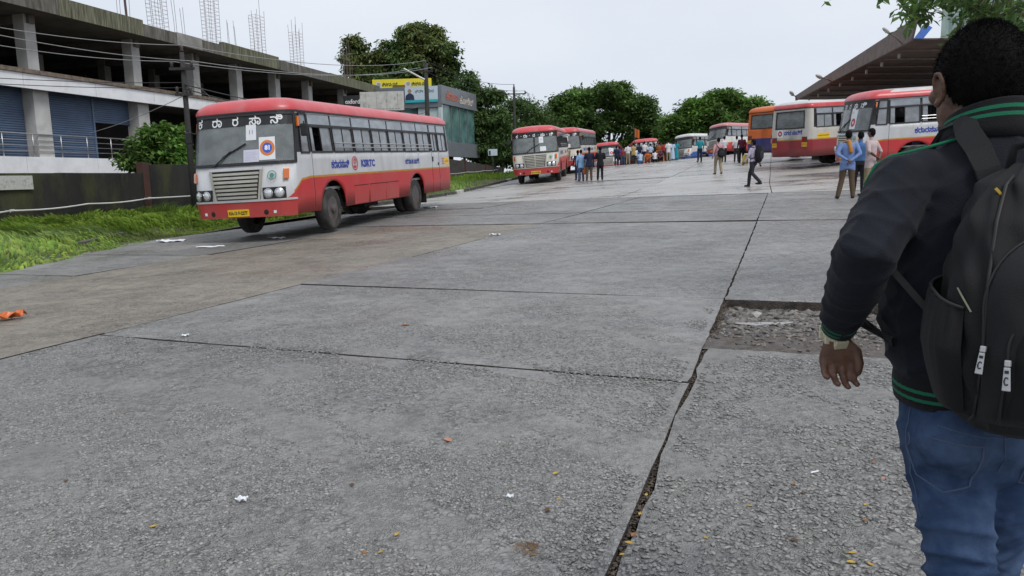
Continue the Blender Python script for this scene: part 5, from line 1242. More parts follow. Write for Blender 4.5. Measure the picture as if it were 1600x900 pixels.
hd = (-.238, -.971)
l_, yw, pt, rl = seat_bus(-5.81 - .0, 16.39, hd, dz=.06)
make_bus('bus', 'big silver and red bus with blue side lettering, nearest on the left', l_, yw, pt, rl + .0, lod=0, wipers=1, steer=.06)
def px_bus(u, d, **k): p = at(u, 280, d); return p
p = at(843, 280, 40.2)
l_, yw, pt, rl = seat_bus(p[0] - .15, p[1], (-.13, -.99)); make_bus('bus', 'silver and red bus with split windscreen behind the big one', l_, yw, pt, rl, lod=1, split=True, header='ಕ . ರಾ . ರ . ಸಾ . ನಿ', plate='KA-14 F-1902', posters=2, roof_top=P_ROOFW, up=P_CREAM)
p = at(880, 280, 50.5)
l_, yw, pt, rl = seat_bus(p[0], p[1], (-.22, -.975)); make_bus('bus', 'cream bus with red cap, partly hidden by the split windscreen bus', l_, yw, pt, rl, lod=2, header='ಕ ರಾ ರ ಸಾ ನಿ', plate='KA-17 F-1143', posters=2, roof_top=P_ROOFW, up=P_CREAM)
p = at(950, 280, 72)
l_, yw, pt, rl = seat_bus(p[0], p[1], (-.2, -.98)); make_bus('bus', 'red capped bus left of the crowd, seen head on', l_, yw, pt, rl, lod=2, header=None, plate='KA-20 F-0871', posters=3)
p = at(1013, 280, 72)
l_, yw, pt, rl = seat_bus(p[0], p[1], (-.06, -.998)); make_bus('bus', 'bus hung with marigold garlands behind the crowd', l_, yw, pt, rl, lod=2, header='ಕ ರಾ ರ ಸಾ ನಿ', plate='KA-14 F-0045', posters=0, garland=True)
# parked on the right: rears and fronts between the station roof and the yard
def rear_bus(u, d, heading, L, **k):
    p = at(u, 250, d); h = Vector((heading[0], heading[1], 0)).normalized(); fr = Vector((p[0], p[1], 0)) + h * L
    l_, yw, pt, rl = seat_bus(fr.x, fr.y, heading, L); return make_bus(loc=l_, yaw=yw, pitch=pt, roll=rl, L=L, **k)
rear_bus(1233, 35.6, (.905, .425), 11.2, name='bus', label='grey and maroon city bus showing its back, right of the orange bus', lod=1, low=P_MAROON, roof=P_ROOFR, roof_top=P_ROOFW, rear='city', side_text=False, header='ನ ಗ ರ', up=P_CREAM)
rear_bus(1189, 43.5, (.905, .425), 11.2, name='bus', label='orange and dark blue bus showing its back', lod=1, up=P_ORANGE, low=P_NAVY, roof=P_ORANGE, stripe=P_ORANGE, rear='lamp', side_text=False, header='ನ ಗ ರ')
p = at(1119, 250, 66)
l_, yw, pt, rl = seat_bus(p[0], p[1] + .8, (-.93, -.36), 9.6); make_bus('bus', 'white bus with pink roof and red skirt left of the orange bus', l_, yw, pt, rl, L=9.6, lod=2, up=P_WHITE, low=P_RED, roof=dust_paint('bus_roof_pink', (.55, .2, .2), .35, (.5, .3, .3), .4), header=None, plate='KA-14 A-2210', posters=0, side_text=False, nwin=6)
p = at(1083, 250, 73)
l_, yw, pt, rl = seat_bus(p[0] - 1.2, p[1], (-.86, -.5), 8.6); make_bus('bus', 'white bus with blue skirt, farthest on the right side', l_, yw, pt, rl, L=8.6, lod=2, up=P_WHITE, low=P_BLUE, roof=P_WHITE, stripe=P_WHITE, header=None, plate='KA-16 B-0912', posters=0, side_text=False, nwin=5)
p = at(1322, 265, 28.3)
l_, yw, pt, rl = seat_bus(p[0], p[1], (-.995, .06), 10.95); make_bus('bus', 'silver bus with white topped red roof behind the three talking men', l_, yw, pt, rl, lod=1, posters=3, roof_top=P_ROOFW, plate='KA-15 F-3308', header='ಕ ರಾ ರ ಸಾ ನಿ')
# ------------------------------------------------------------------ people
def tube_np(pts, rad, n=12, cap=.8, ref=(1, 0, 0)):
    """closed tapered tube with rounded ends; rad may be (rx, ry) pairs, rx along ref"""
    pts = np.array(pts, float); k = len(pts); rad = np.array([(r, r) if np.isscalar(r) else r for r in rad], float)
    tan = np.gradient(pts, axis=0); tan /= np.linalg.norm(tan, axis=1, keepdims=True) + 1e-9
    ref = np.array(ref, float); rings = []
    def frame(t):
        x = ref - t * np.dot(ref, t)
        if np.linalg.norm(x) < .2: a = np.array([0, 1.0, 0]); x = a - t * np.dot(a, t)
        x /= np.linalg.norm(x); return x, np.cross(t, x)
    an = np.linspace(0, 2 * np.pi, n, endpoint=False)
    def ring(c, t, rx, ry):
        x, y = frame(t); return c + np.outer(np.cos(an) * rx, x) + np.outer(np.sin(an) * ry, y)
    m0 = rad[0].mean() * cap; m1 = rad[-1].mean() * cap
    for f, s in ((.95, .3), (.6, .75)): rings.append(ring(pts[0] - tan[0] * m0 * f, tan[0], rad[0][0] * s, rad[0][1] * s))
    for i in range(k): rings.append(ring(pts[i], tan[i], rad[i][0], rad[i][1]))
    for f, s in ((.6, .75), (.95, .3)): rings.append(ring(pts[-1] + tan[-1] * m1 * f, tan[-1], rad[-1][0] * s, rad[-1][1] * s))
    V = np.concatenate(rings); K = len(rings); F = []
    for i in range(K - 1):
        for j in range(n): F.append((i * n + j, i * n + (j + 1) % n, (i + 1) * n + (j + 1) % n, (i + 1) * n + j))
    V = np.concatenate([V, [rings[0].mean(0), rings[-1].mean(0)]])
    T = [(len(V) - 2, (j + 1) % n, j) for j in range(n)] + [(len(V) - 1, (K - 1) * n + j, (K - 1) * n + (j + 1) % n) for j in range(n)]
    return V, F + T
def ellip_np(c, r, n=14, m_=9, rot=None):
    V = []; F = []
    for i in range(m_ + 1):
        a = math.pi * i / m_
        for j in range(n):
            b = 2 * math.pi * j / n; V.append((math.sin(a) * math.cos(b) * r[0], math.sin(a) * math.sin(b) * r[1], math.cos(a) * r[2]))
    for i in range(m_):
        for j in range(n): F.append((i * n + j, (i + 1) * n + j, (i + 1) * n + (j + 1) % n, i * n + (j + 1) % n))
    V = np.array(V)
    if rot is not None: V = V @ np.array(rot).T
    return V + np.array(c), F
class Body:
    def __init__(s): s.prims = []; s.V = []; s.F = []
    def add(s, VF, label, seg=None):
        V, F = VF; o = sum(len(v) for v in s.V); s.V.append(np.array(V)); s.F += [tuple(i + o for i in f) for f in F]
        if seg is not None: s.prims.append((label, seg))
    def limb(s, pts, rad, label, n=12, ref=(1, 0, 0), cap=.8):
        s.add(tube_np(pts, rad, n, cap, ref), label)
        P = np.array(pts, float); r = [x if np.isscalar(x) else float(np.mean(x)) for x in rad]
        rr = [x if not np.isscalar(x) else (x, x) for x in rad]
        for i in range(len(P) - 1): s.prims.append((label, ('seg', P[i], P[i + 1], r[i], r[i + 1])))
        if len(P) == 1: s.prims.append((label, ('seg', P[0], P[0], r[0], r[0])))
    def ell(s, c, r, label, rot=None):
        s.add(ellip_np(c, r, rot=rot), label); s.prims.append((label, ('ell', np.array(c, float), np.array(r, float), rot)))
    def remesh(s, voxel, smooth=2, sf=.5):
        V = np.concatenate(s.V); me = bpy.data.meshes.new('tmp'); me.from_pydata([tuple(v) for v in V], [], s.F); me.update()
        o = bpy.data.objects.new('tmp', me); COL.objects.link(o)
        m_ = o.modifiers.new('r', 'REMESH'); m_.mode = 'VOXEL'; m_.voxel_size = voxel; m_.adaptivity = 0
        if smooth: q = o.modifiers.new('s', 'SMOOTH'); q.factor = sf; q.iterations = smooth
        bpy.context.view_layer.update()
        r = bpy.data.meshes.new_from_object(o.evaluated_get(bpy.context.evaluated_depsgraph_get()))
        bpy.data.objects.remove(o); bpy.data.meshes.remove(me)
        Vr = np.empty(len(r.vertices) * 3, np.float32); r.vertices.foreach_get('co', Vr); Vr = Vr.reshape(-1, 3).astype(float)
        Fr = np.array([tuple(p.vertices) for p in r.polygons if len(p.vertices) == 4]); bpy.data.meshes.remove(r)
        return Vr, Fr
    def dist(s, C, prim):
        k = prim
        if k[0] == 'seg':
            a, b, ra, rb = k[1:]; ab = b - a; L2 = ab @ ab + 1e-12; t = np.clip((C - a) @ ab / L2, 0, 1); return np.linalg.norm(C - (a + t[:, None] * ab), axis=1) - (ra + (rb - ra) * t)
        c, r, rot = k[1:]; q = C - c
        if rot is not None: q = q @ np.array(rot)
        l = np.linalg.norm(q / r, axis=1); return (l - 1) * r.mean()
    def labels(s, C, names):
        D = np.stack([s.dist(C, p[1]) for p in s.prims], 1); i = D.argmin(1); idx = np.array([names.index(p[0]) for p in s.prims]); return idx[i]
PARTS = ['skin', 'hair', 'shirt', 'trousers', 'shoes']
def finger_set(hand, fwd, side, nrm, sc=1.0, curl=.5):
    """low finger tubes for a hand: palm root, direction of the fingers, towards the thumb, palm normal"""
    VV = []; FF = []; o = 0
    hand, fwd, side, nrm = [np.array(a, float) for a in (hand, fwd, side, nrm)]
    for q, (off, ln) in enumerate(((.030, .072), (.010, .080), (-.010, .074), (-.029, .058))):
        b = hand + fwd * .055 * sc + side * off * sc; m1 = b + (fwd * math.cos(curl * .5) + nrm * math.sin(curl * .5)) * ln * .5 * sc; t = m1 + (fwd * math.cos(curl * 1.5) + nrm * math.sin(curl * 1.5)) * ln * .55 * sc
        V, F = tube_np([b, m1, t], [.0095 * sc, .009 * sc, .0075 * sc], 6); VV.append(V); FF += [tuple(i + o for i in f) for f in F]; o += len(V)
    b = hand + side * .034 * sc + fwd * .0; m1 = b + (side * .6 + fwd * .7 + nrm * .3) * .04 * sc; t = m1 + (side * .15 + fwd * .9 + nrm * .4) * .035 * sc
    V, F = tube_np([b, m1, t], [.012 * sc, .011 * sc, .008 * sc], 6); VV.append(V); FF += [tuple(i + o for i in f) for f in F]
    return np.concatenate(VV), FF
POSES = {
 # arms: (elbow, wrist) left then right;  legs: (knee, ankle) left then right; body faces +y
 'stand': dict(arms=[((-.25, -.03, 1.12), (-.25, .05, .87)), ((.25, -.03, 1.12), (.25, .05, .87))], legs=[((-.10, .01, .48), (-.11, -.02, .08)), ((.10, .0, .48), (.12, .0, .08))]),
 'behind': dict(arms=[((-.27, -.10, 1.12), (-.06, -.19, .98)), ((.27, -.10, 1.12), (.05, -.19, .96))], legs=[((-.12, .02, .48), (-.20, .0, .08)), ((.11, -.01, .48), (.15, -.03, .08))]),
 'walk': dict(arms=[((-.24, .06, 1.13), (-.24, .2, .92)), ((.25, -.12, 1.14), (.27, -.13, .88))], legs=[((-.09, -.02, .49), (-.10, -.36, .17)), ((.09, .18, .50), (.10, .22, .08))]),
 'walk2': dict(arms=[((-.25, -.10, 1.13), (-.28, -.08, .87)), ((.24, .02, 1.13), (.25, .16, .9))], legs=[((-.10, .12, .49), (-.10, .14, .08)), ((.10, .0, .48), (.10, -.18, .10))]),
 'folded': dict(arms=[((-.25, .05, 1.12), (.02, .19, 1.14)), ((.25, .05, 1.12), (-.02, .20, 1.10))], legs=[((-.11, .01, .48), (-.13, -.01, .08)), ((.09, .03, .48), (.10, .02, .08))]),
 'point': dict(arms=[((-.25, .02, 1.12), (-.18, .2, 1.2)), ((.26, -.03, 1.12), (.27, .04, .87))], legs=[((-.11, .01, .48), (-.13, -.01, .08)), ((.10, .0, .48), (.11, -.02, .08))]),
}
def body_mesh(pose, voxel=.02, sleeve='short', build=1.0, hair='short', dress=False, untuck=.0, crouch=False):
    B = Body(); p = POSES[pose]; w = build
    dz = 0.0
    if crouch:
        legs = [((-.16, .30, .42), (-.13, .02, .08)), ((.16, .30, .42), (.13, .02, .08))]; hipz = .26; arms = [((-.24, .2, .52), (-.1, .38, .46)), ((.24, .2, .52), (.1, .38, .46))]; dz = .9 - hipz
    else: legs, arms, hipz = p['legs'], p['arms'], .90
    Z = lambda z: z - dz
    ty = .10 if crouch else 0.0
    for s, (kn, an) in zip((-1, 1), legs):
        if not dress: B.limb([(s * .085, -.005, hipz), tuple((np.array([s * .09, 0, hipz]) + np.array(kn)) / 2), kn, tuple((np.array(kn) * .45 + np.array(an) * .55)), an], [.10 * w, .088 * w, .068, .066, .058], 'trousers')
        else: B.limb([kn, an], [.06, .045], 'trousers')
        toe = np.array(an) + np.array([s * .02, .17, -.045]); B.limb([tuple(np.array(an) + np.array([0, -.03, -.035])), tuple(np.array(an) + np.array([0, .06, -.045])), tuple(toe)], [.045, .045, .034], 'shoes')
    if dress: B.limb([(0, 0, 1.0), (0, 0, .7), (0, 0, .4), (0, 0, .14)], [(.155, .12), (.2, .16), (.22, .19), (.24, .22)], 'shirt', 18, cap=.1)
    B.limb([(0, 0, Z(.80 - untuck)), (0, 0, Z(.90)), (0, ty * .3, Z(1.02)), (0, ty * .6, Z(1.17)), (0, ty, Z(1.30)), (0, ty, Z(1.385))], [(.172 * w, .122 * w), (.170 * w, .12 * w), (.152 * w, .112 * w), (.165 * w, .12 * w), (.178 * w, .118), (.15 * w, .08)], 'shirt', 18, cap=.12)
    if not untuck and not dress: B.prims.append(('trousers', ('ell', np.array([0, 0, Z(.86)]), np.array([.172 * w, .125 * w, .115]), None)))
    for s, (el, wr) in zip((-1, 1), arms):
        sh = (s * .178 * w, ty, Z(1.365)); el = (el[0] * (.5 + .5 * w), el[1], el[2]); up = tuple(np.array(sh) * .5 + np.array(el) * .5)
        B.limb([sh, up, el], [.062, .057, .05], 'shirt'); fl = 'shirt' if sleeve == 'long' else 'skin'
        B.limb([el, tuple(np.array(el) * .5 + np.array(wr) * .5), wr], [.047, .043, .033] if fl == 'shirt' else [.04, .037, .027], fl)
        d = np.array(wr) - np.array(el); d /= np.linalg.norm(d); B.limb([wr, tuple(np.array(wr) + d * .06)], [(.032, .02), (.036, .018)], 'skin', ref=(0, 1, 0))
    hz = Z(1.60); hy = ty + .02
    B.limb([(0, ty - .005, Z(1.38)), (0, ty + .01, Z(1.50))], [.058, .055], 'skin')
    B.ell((0, hy, hz), (.075, .092, .112), 'skin'); B.ell((0, hy + .02, hz - .055), (.056, .062, .065), 'skin')
    B.ell((0, hy - .012, hz + .030), (.081, .094, .094), 'hair'); B.ell((0, hy - .035, hz - .015), (.074, .072, .075), 'hair')
    if hair == 'long': B.limb([(0, hy - .09, hz), (0, hy - .10, hz - .16), (0, hy - .11, hz - .34)], [.05, .045, .02], 'hair')
    B.limb([(0, hy + .088, hz + .0), (0, hy + .105, hz - .03)], [.012, .016], 'skin')
    for s in (-1, 1): B.ell((s * .078, hy, hz - .01), (.012, .022, .032), 'skin')
    V, F = B.remesh(voxel, 2, .4)
    C = V[F].mean(1); mi = B.labels(C, PARTS)
    if not dress:
        thr = Z(.80 - untuck - .03) if untuck else Z(.925)
        tor = ((mi == 2) | (mi == 3)) & (np.abs(C[:, 0]) < .2 * w) & (np.abs(C[:, 1] - ty * .5) < .17); mi[tor & (C[:, 2] > thr)] = 2; mi[tor & (C[:, 2] <= thr)] = 3
    # hands and eyes are added as small shapes of the same mesh
    VV = [V]; FF = [F.tolist()]; o = len(V); MI = [mi]
    for s, (el, wr) in zip((-1, 1), arms):
        d = np.array(wr) - np.array(el); d /= np.linalg.norm(d); side = np.array([0, 1.0, 0]) - d * d[1]
        if np.linalg.norm(side) < .3: side = np.array([-s * 1.0, 0, 0]) - d * (-s * d[0])
        side /= np.linalg.norm(side); nrm = np.cross(side, d) * -s
        v, f = finger_set(np.array(wr) + d * .03, d, side, nrm); VV.append(v); FF.append([tuple(i + o for i in q) for q in f]); o += len(v); MI.append(np.zeros(len(f), int))
    for s in (-1, 1):
        v, f = ellip_np((s * .031, hy + .088, hz + .008), (.012, .007, .008), 8, 5); VV.append(v); FF.append([tuple(i + o for i in q) for q in f]); o += len(v); MI.append(np.ones(len(f), int))
    me = bpy.data.meshes.new('person'); me.from_pydata(np.concatenate(VV).tolist(), [], [tuple(q) for L_ in FF for q in L_])
    for k_ in range(5): me.materials.append(None)
    me.polygons.foreach_set('material_index', np.concatenate(MI).astype(np.int32)); me.polygons.foreach_set('use_smooth', [True] * len(me.polygons)); me.update(); return me
BODY = {}
SKINS = [mat('skin_brown', (.17, .085, .05), .55, var=.12, scale=30), mat('skin_deep', (.10, .05, .03), .5, var=.12, scale=30), mat('skin_light', (.26, .14, .09), .55, var=.1, scale=30)]
M_HAIR = mat('black_hair', (.006, .0055, .0055), .75, var=.3, scale=60, spec=.1); M_HAIRG = mat('grey_hair', (.15, .14, .13), .7, var=.3, scale=60)
M_SHOE = mat('dark_shoes', (.018, .014, .012), .5, var=.2)
def cloth(name, c, var=.12): return mat('cloth_' + name, c, .85, var=var, scale=12, bump=.25, bscale=35, spec=.2)
CL = {k: cloth(k, v) for k, v in dict(skyblue=(.22, .36, .55), blue=(.16, .24, .46), jeans=(.06, .09, .17), navy=(.02, .024, .05), black=(.014, .014, .017), brown=(.10, .07, .045), khaki=(.27, .22, .14), pink=(.47, .26, .28), palepink=(.48, .38, .38), lilac=(.45, .40, .50), charcoal=(.03, .03, .036), teal=(.02, .23, .28), white=(.62, .62, .64), maroon=(.10, .025, .045), purple=(.10, .04, .17), tan=(.42, .30, .12), orange=(.45, .12, .03), red=(.33, .05, .04), saffron=(.45, .2, .04), grey=(.2, .2, .21), olive=(.2, .19, .12), denim=(.07, .15, .32), paleblue=(.4, .5, .62), rust=(.33, .09, .03)).items()}
def person(label, loc, yaw, pose='stand', shirt='white', trousers='black', height=1.7, skin=0, voxel=.022, group=None, lean=0.0, **kw):
    key = (pose, voxel, tuple(sorted(kw.items())))
    if key not in BODY: BODY[key] = body_mesh(pose, voxel, **kw)
    o = link('person', BODY[key]); o.location = loc; o.rotation_euler = (lean, 0, yaw); s = height / 1.712; o.scale = (s, s, s)
    ms = [SKINS[skin], M_HAIR, CL[shirt], CL[trousers], M_SHOE]
    for i, m_ in enumerate(ms): o.material_slots[i].link = 'OBJECT'; o.material_slots[i].material = m_
    return tag(o, label, 'person', group)
def on_yard(u, v=None, d=None):
    if d is None: p, d = hit(u, v); return (p[0], p[1], float(g(p[0], p[1])))
    p = at(u, 270, d); return (p[0], p[1], float(g(p[0], p[1])))
# yaw 0 faces away from the camera (+y); positive turns to the left
T_ = 'three men talking beside the silver bus'
person('man in blue shirt and brown trousers with an orange scarf, hands behind his back', on_yard(1322, 310), -.25, 'behind', 'blue', 'brown', 1.70, 1, .016, T_, sleeve='long', untuck=.05)
person('man in blue shirt half hidden between two other men', on_yard(1341, 304), -.5, 'folded', 'denim', 'charcoal', 1.66, 1, .016, T_)
person('man in pale pink checked shirt and khaki trousers, turned to his left', on_yard(1358, 306), .6, 'behind', 'palepink', 'khaki', 1.72, 1, .016, T_, untuck=.06)
# orange scarf over the shoulder
sc = on_yard(1322, 310); mb = MB(); c = Vector(sc); f_ = lambda x, y, z: c + Matrix.Rotation(-.25, 3, 'Z') @ Vector((x, y, z))
V_, F_ = tube_np([f_(-.05, .11, 1.25) - c, f_(-.06, .02, 1.43) - c, f_(.0, -.09, 1.42) - c, f_(.03, -.13, 1.28) - c, f_(.04, -.135, 1.16) - c], [.035, .04, .045, .045, .05], 10); mb.add(V_, F_)
o = mb.build('scarf', CL['saffron'], smooth=True); o.location = c; tag(o, 'orange scarf over the shoulder of the man in blue', 'scarf')
wk = on_yard(1176, 292); person('man striding left with a black backpack over a lilac shirt', wk, .75, 'walk', 'lilac', 'charcoal', 1.60, 1, .016, None, sleeve='long')
pk = on_yard(1122, 272.5); person('man in pink shirt and khaki trousers walking away with a shoulder bag', pk, .05, 'walk2', 'pink', 'khaki', 1.72, 1, .018, None, sleeve='long')
def small_pack(name, label, base, yaw, sc, x, y, z, w, h, dpt, straps=True):
    t = thing(name, label, 'bag', base, yaw)
    V, F = tube_np([(x, y, z - h / 2), (x, y, z - h * .2), (x, y, z + h * .2), (x, y, z + h / 2)], [(w * .45, dpt * .45), (w * .52, dpt * .55), (w * .5, dpt * .5), (w * .34, dpt * .36)], 14); mb = MB(); mb.add(V, F); mb.build('pack', CL['black'], t, smooth=True)
    mb = MB(); mb.add(*tube_np([(x, y - dpt * .45, z - h * .32), (x, y - dpt * .5, z + h * .02)], [(w * .36, dpt * .22), (w * .36, dpt * .2)], 12)); mb.build('front_pocket', CL['charcoal'], t, smooth=True)
    if straps:
        for s in (-1, 1):
            mb = MB(); mb.tube([(s * .10, -.10, z + h * .42), (s * .115, -.02, 1.42 * sc), (s * .12, .09, 1.34 * sc), (s * .14, .12, 1.15 * sc), (s * .17, .02, 1.0 * sc), (s * .10, -.1, z - h * .3)], .018, 6); mb.build('strap', CL['charcoal'], t, smooth=True)
    else:
        mb = MB(); mb.tube([(x, y + .04, z + h * .35), (-.10, -.11, 1.34 * sc), (-.12, .0, 1.425 * sc), (-.06, .12, 1.3 * sc), (.12, .13, 1.0 * sc)], .014, 6); mb.build('strap', CL['charcoal'], t, smooth=True)
    return t
small_pack('backpack', 'black backpack on the man striding left', wk, .75, .94, 0, -.2, 1.13, .32, .46, .22)
small_pack('shoulder_bag', 'black shoulder bag on the back of the man in pink', pk, .05, 1.0, .07, -.19, 1.02, .36, .3, .18, False)
G3 = 'men standing beside the second bus'
person('man in light blue shirt and jeans beside the second bus', on_yard(908, 283), .1, 'stand', 'skyblue', 'jeans', 1.62, 1, .02, G3, sleeve='long', untuck=.06)
person('man in dark clothes half hidden behind the light blue shirt', on_yard(903, 281.5), .2, 'stand', 'navy', 'navy', 1.6, 1, .02, G3, sleeve='long')
person('man in navy shirt and brown trousers, middle of the men beside the second bus', on_yard(921, 282.5), -.1, 'folded', 'navy', 'brown', 1.72, 1, .02, G3, untuck=.06)
person('man all in black right of the others beside the second bus', on_yard(938, 281.5), -.1, 'folded', 'black', 'black', 1.70, 1, .02, G3, sleeve='long', untuck=.05)
ob = Vector(on_yard(914.5, 282.6)); mb = MB(); mb.add(*tube_np([(0, 0, .40), (0, 0, .52), (0, 0, .64)], [(.13, .07), (.14, .08), (.06, .03)], 12)); mb.tube([(0, 0, .64), (.0, .0, .74), (.03, 0, .8)], .012, 5)
o = mb.build('carrier_bag', CL['orange'], smooth=True); o.location = ob; tag(o, 'orange carrier bag held by the men beside the second bus', 'bag')
GR = 'people by the buses on the right'
person('man in teal shirt in front of the white and blue bus', on_yard(1093, d=52), .2, 'point', 'teal', 'navy', 1.72, 1, .024, GR)
person('man in white shirt before the red skirted white bus, left of the pair', on_yard(1131, d=49), .2, 'folded', 'white', 'charcoal', 1.66, 1, .024, GR)
person('man in white shirt next to the maroon shirt beside the orange bus', on_yard(1150, d=47.5), -.3, 'stand', 'white', 'charcoal', 1.62, 1, .024, GR)
person('man in maroon shirt standing against the orange bus', on_yard(1158, d=46), .1, 'stand', 'maroon', 'black', 1.72, 1, .024, GR, sleeve='long')
yb_ = on_yard(1164, d=45); mb = MB(); mb.add(*tube_np([(0, 0, .03), (0, 0, .2), (0, 0, .42)], [(.17, .13), (.19, .14), (.15, .1)], 14)); mb.tube([(-.06, 0, .44), (-.04, 0, .52), (.04, 0, .52), (.06, 0, .44)], .015, 6); o = mb.build('water_can', mat('yellow_plastic', (.6, .42, .02), .4, var=.1), smooth=True); o.location = yb_; tag(o, 'yellow plastic can on the ground by the orange bus', 'can')
GC = 'crowd in front of the garlanded bus'
crowd = [(963, 64, .1, 'stand', 'navy', 'navy', 1.72, {}, 'man in navy shirt at the left end of the crowd'),
 (968, 64.5, -.4, 'folded', 'purple', 'charcoal', 1.70, {}, 'person in purple shirt second from the left end of the crowd'),
 (974, 63, 2.4, 'stand', 'red', 'jeans', 1.45, {}, 'short person in red beside the purple shirt'),
 (981, 62, -.2, 'stand', 'white', 'khaki', 1.74, {}, 'man in white shirt and khaki trousers left in the crowd'),
 (989.5, 63, .2, 'folded', 'tan', 'charcoal', 1.74, dict(untuck=.06), 'man in tan shirt right of the khaki trousers'),
 (994, 66, .0, 'stand', 'white', 'navy', 1.62, {}, 'person in white behind the tan shirt'),
 (999, 62, .3, 'point', 'navy', 'denim', 1.72, {}, 'man in navy shirt and bright blue jeans in the crowd'),
 (1006.5, 62, -.3, 'point', 'white', 'navy', 1.78, dict(sleeve='long'), 'tall man in white long sleeved shirt and dark trousers'),
 (1011, 65, 2.9, 'stand', 'orange', 'charcoal', 1.66, {}, 'person in orange behind the tall white shirt'),
 (1016, 64, .1, 'stand', 'paleblue', 'charcoal', 1.62, {}, 'person in pale blue shirt in the middle of the crowd'),
 (1022, 64.5, .0, 'folded', 'black', 'black', 1.68, {}, 'person in black in the middle of the crowd'),
 (1026, 66, 3.0, 'stand', 'saffron', 'brown', 1.66, {}, 'person in saffron shirt facing the camera at the back of the crowd'),
 (1030, 63.5, .2, 'folded', 'rust', 'brown', 1.62, {}, 'person in rust coloured shirt right of the black shirt'),
 (1034, 65.5, 2.8, 'stand', 'orange', 'maroon', 1.66, dict(dress=True, hair='long'), 'woman in a long orange dress in the crowd'),
 (1037, 63.5, -.1, 'stand', 'red', 'charcoal', 1.62, {}, 'person in red shirt left of the white shirt and tan trousers'),
 (1044, 61.5, .1, 'stand', 'white', 'khaki', 1.70, dict(untuck=.08), 'man in white shirt and tan trousers near the right end of the crowd'),
 (1050, 62, .1, 'stand', 'paleblue', 'white', 1.62, dict(dress=True, hair='long'), 'woman in a long pale blue dress near the right end of the crowd'),
 (1056, 62.5, -.1, 'stand', 'teal', 'teal', 1.62, dict(dress=True, hair='long'), 'woman in a long teal dress at the right end of the crowd'),
 (1001, 60.8, .2, 'stand', 'paleblue', 'denim', 1.7, dict(crouch=True), 'person in pale blue crouching at the left front of the crowd'),
 (1012, 60.8, 3.0, 'stand', 'orange', 'rust', 1.7, dict(crouch=True), 'person in orange crouching in front of the crowd'),
 (1024, 60.8, .1, 'stand', 'white', 'black', 1.7, dict(crouch=True), 'person in white crouching in front of the crowd'),
 (1032, 60.8, 2.9, 'stand', 'maroon', 'black', 1.7, dict(crouch=True), 'person in maroon crouching at the right front of the crowd')]
for u, d, yw, ps, sh, tr, h_, kw, lb in crowd: person(lb, on_yard(u, d=d), yw, ps, sh, tr, h_, 1 if int(u) % 2 else 0, .028, GC, **kw)
# saffron flag on a pole beside the garlanded bus
fp = on_yard(991, d=66); t = thing('flag', 'small orange flag on a pole beside the garlanded bus', 'flag', fp); MB().tube([(0, 0, 0), (0, 0, 3.3)], .03, 6).build('flag_pole', M_BARK, t)
mb = MB(); V = []
for i in range(9):
    for j in range(2): V.append((.05 + i * .05, .05 * math.sin(i * .9), 2.5 + j * .75 - i * .02))
mb.add(V, [(2 * i, 2 * i + 2, 2 * i + 3, 2 * i + 1) for i in range(8)]); mb.build('cloth', CL['orange'], t, smooth=True)
# ------------------------------------------------------------------ the man walking ahead of the camera
from mathutils.bvhtree import BVHTree
from mathutils import noise as mnoise
MG = float(g(1.05, 1.65))
M_SKINM = mat('skin_man', (.115, .055, .034), .5, var=.18, scale=45, bump=.15, bscale=180)
def fabric(name, c, var, weave, rough=.85, sheen=.06):
    m = mat(name, c, rough, var=var, scale=5, bump=.35, bscale=weave, spec=.25); b = m.node_tree.nodes['Principled BSDF']; b.inputs['Sheen Weight'].default_value = sheen; b.inputs['Sheen Roughness'].default_value = .4; return m
M_JACKET = fabric('jacket_black', (.009, .0105, .0165), .35, 420); M_RIB = fabric('rib_black', (.010, .010, .012), .2, 500); M_GREEN = fabric('rib_green', (.012, .15, .075), .15, 500)
M_JEANS = mat('denim_worn', (.026, .052, .115), .85, var=.5, scale=3.0, bump=.3, bscale=500, spec=.2, dirt=(.10, .155, .265), dirt_amt=.8, dirt_scale=5.0, stretch=(1, 1, 1.2))
M_STITCH = mat('denim_stitch', (.07, .10, .17), .9, var=.2); M_PACK = fabric('pack_nylon', (.0105, .0105, .011), .35, 650, .7, .04); M_PACK2 = fabric('pack_nylon_panel', (.016, .0165, .0175), .3, 650, .75, .04)
M_ZIP = mat('zip_tape', (.007, .007, .007), .6, var=.3, scale=300); M_PULL = mat('zip_pull', (.5, .5, .5), .35, metal=.6, var=.1); M_WATCH = mat('watch_band', (.5, .47, .33), .5, var=.08, scale=40)
man = thing('person', 'man in black jacket and blue jeans walking ahead at the right edge', 'person', (1.04, 1.65, MG))
mo = np.array(man.location)
def mloc(p): return np.array(p, float) - mo
def wrinkle(V, N, terms):
    out = np.zeros(len(V))
    for amp, k, ph, ctr, sig, warp in terms:
        k = np.array(k, float); w_ = warp * (np.sin(V[:, 0] * 17 + ph) + np.sin(V[:, 2] * 13 + 2 * ph) + np.sin(V[:, 1] * 19 + ph)); a = V @ k + w_ + ph
        rid = (1 - np.abs(np.sin(a))) ** 2.2
        msk = np.exp(-(((V - np.array(ctr)) / np.array(sig)) ** 2).sum(1)) if ctr is not None else 1.0
        out += amp * (rid - .3) * msk
    return V + N * out[:, None]
def vnormals(V, F):
    a, b, c, d = V[F[:, 0]], V[F[:, 1]], V[F[:, 2]], V[F[:, 3]]; fn = np.cross(c - a, d - b); N = np.zeros_like(V)
    for i in range(4): np.add.at(N, F[:, i], fn)
    return N / (np.linalg.norm(N, axis=1, keepdims=True) + 1e-12)
X0, Y0 = 1.04, 1.65
SH_L = np.array([X0 - .178, Y0, 1.418]); EL_L = at(1353, 395, 1.57); WR_L = at(1309, 515, 1.74)
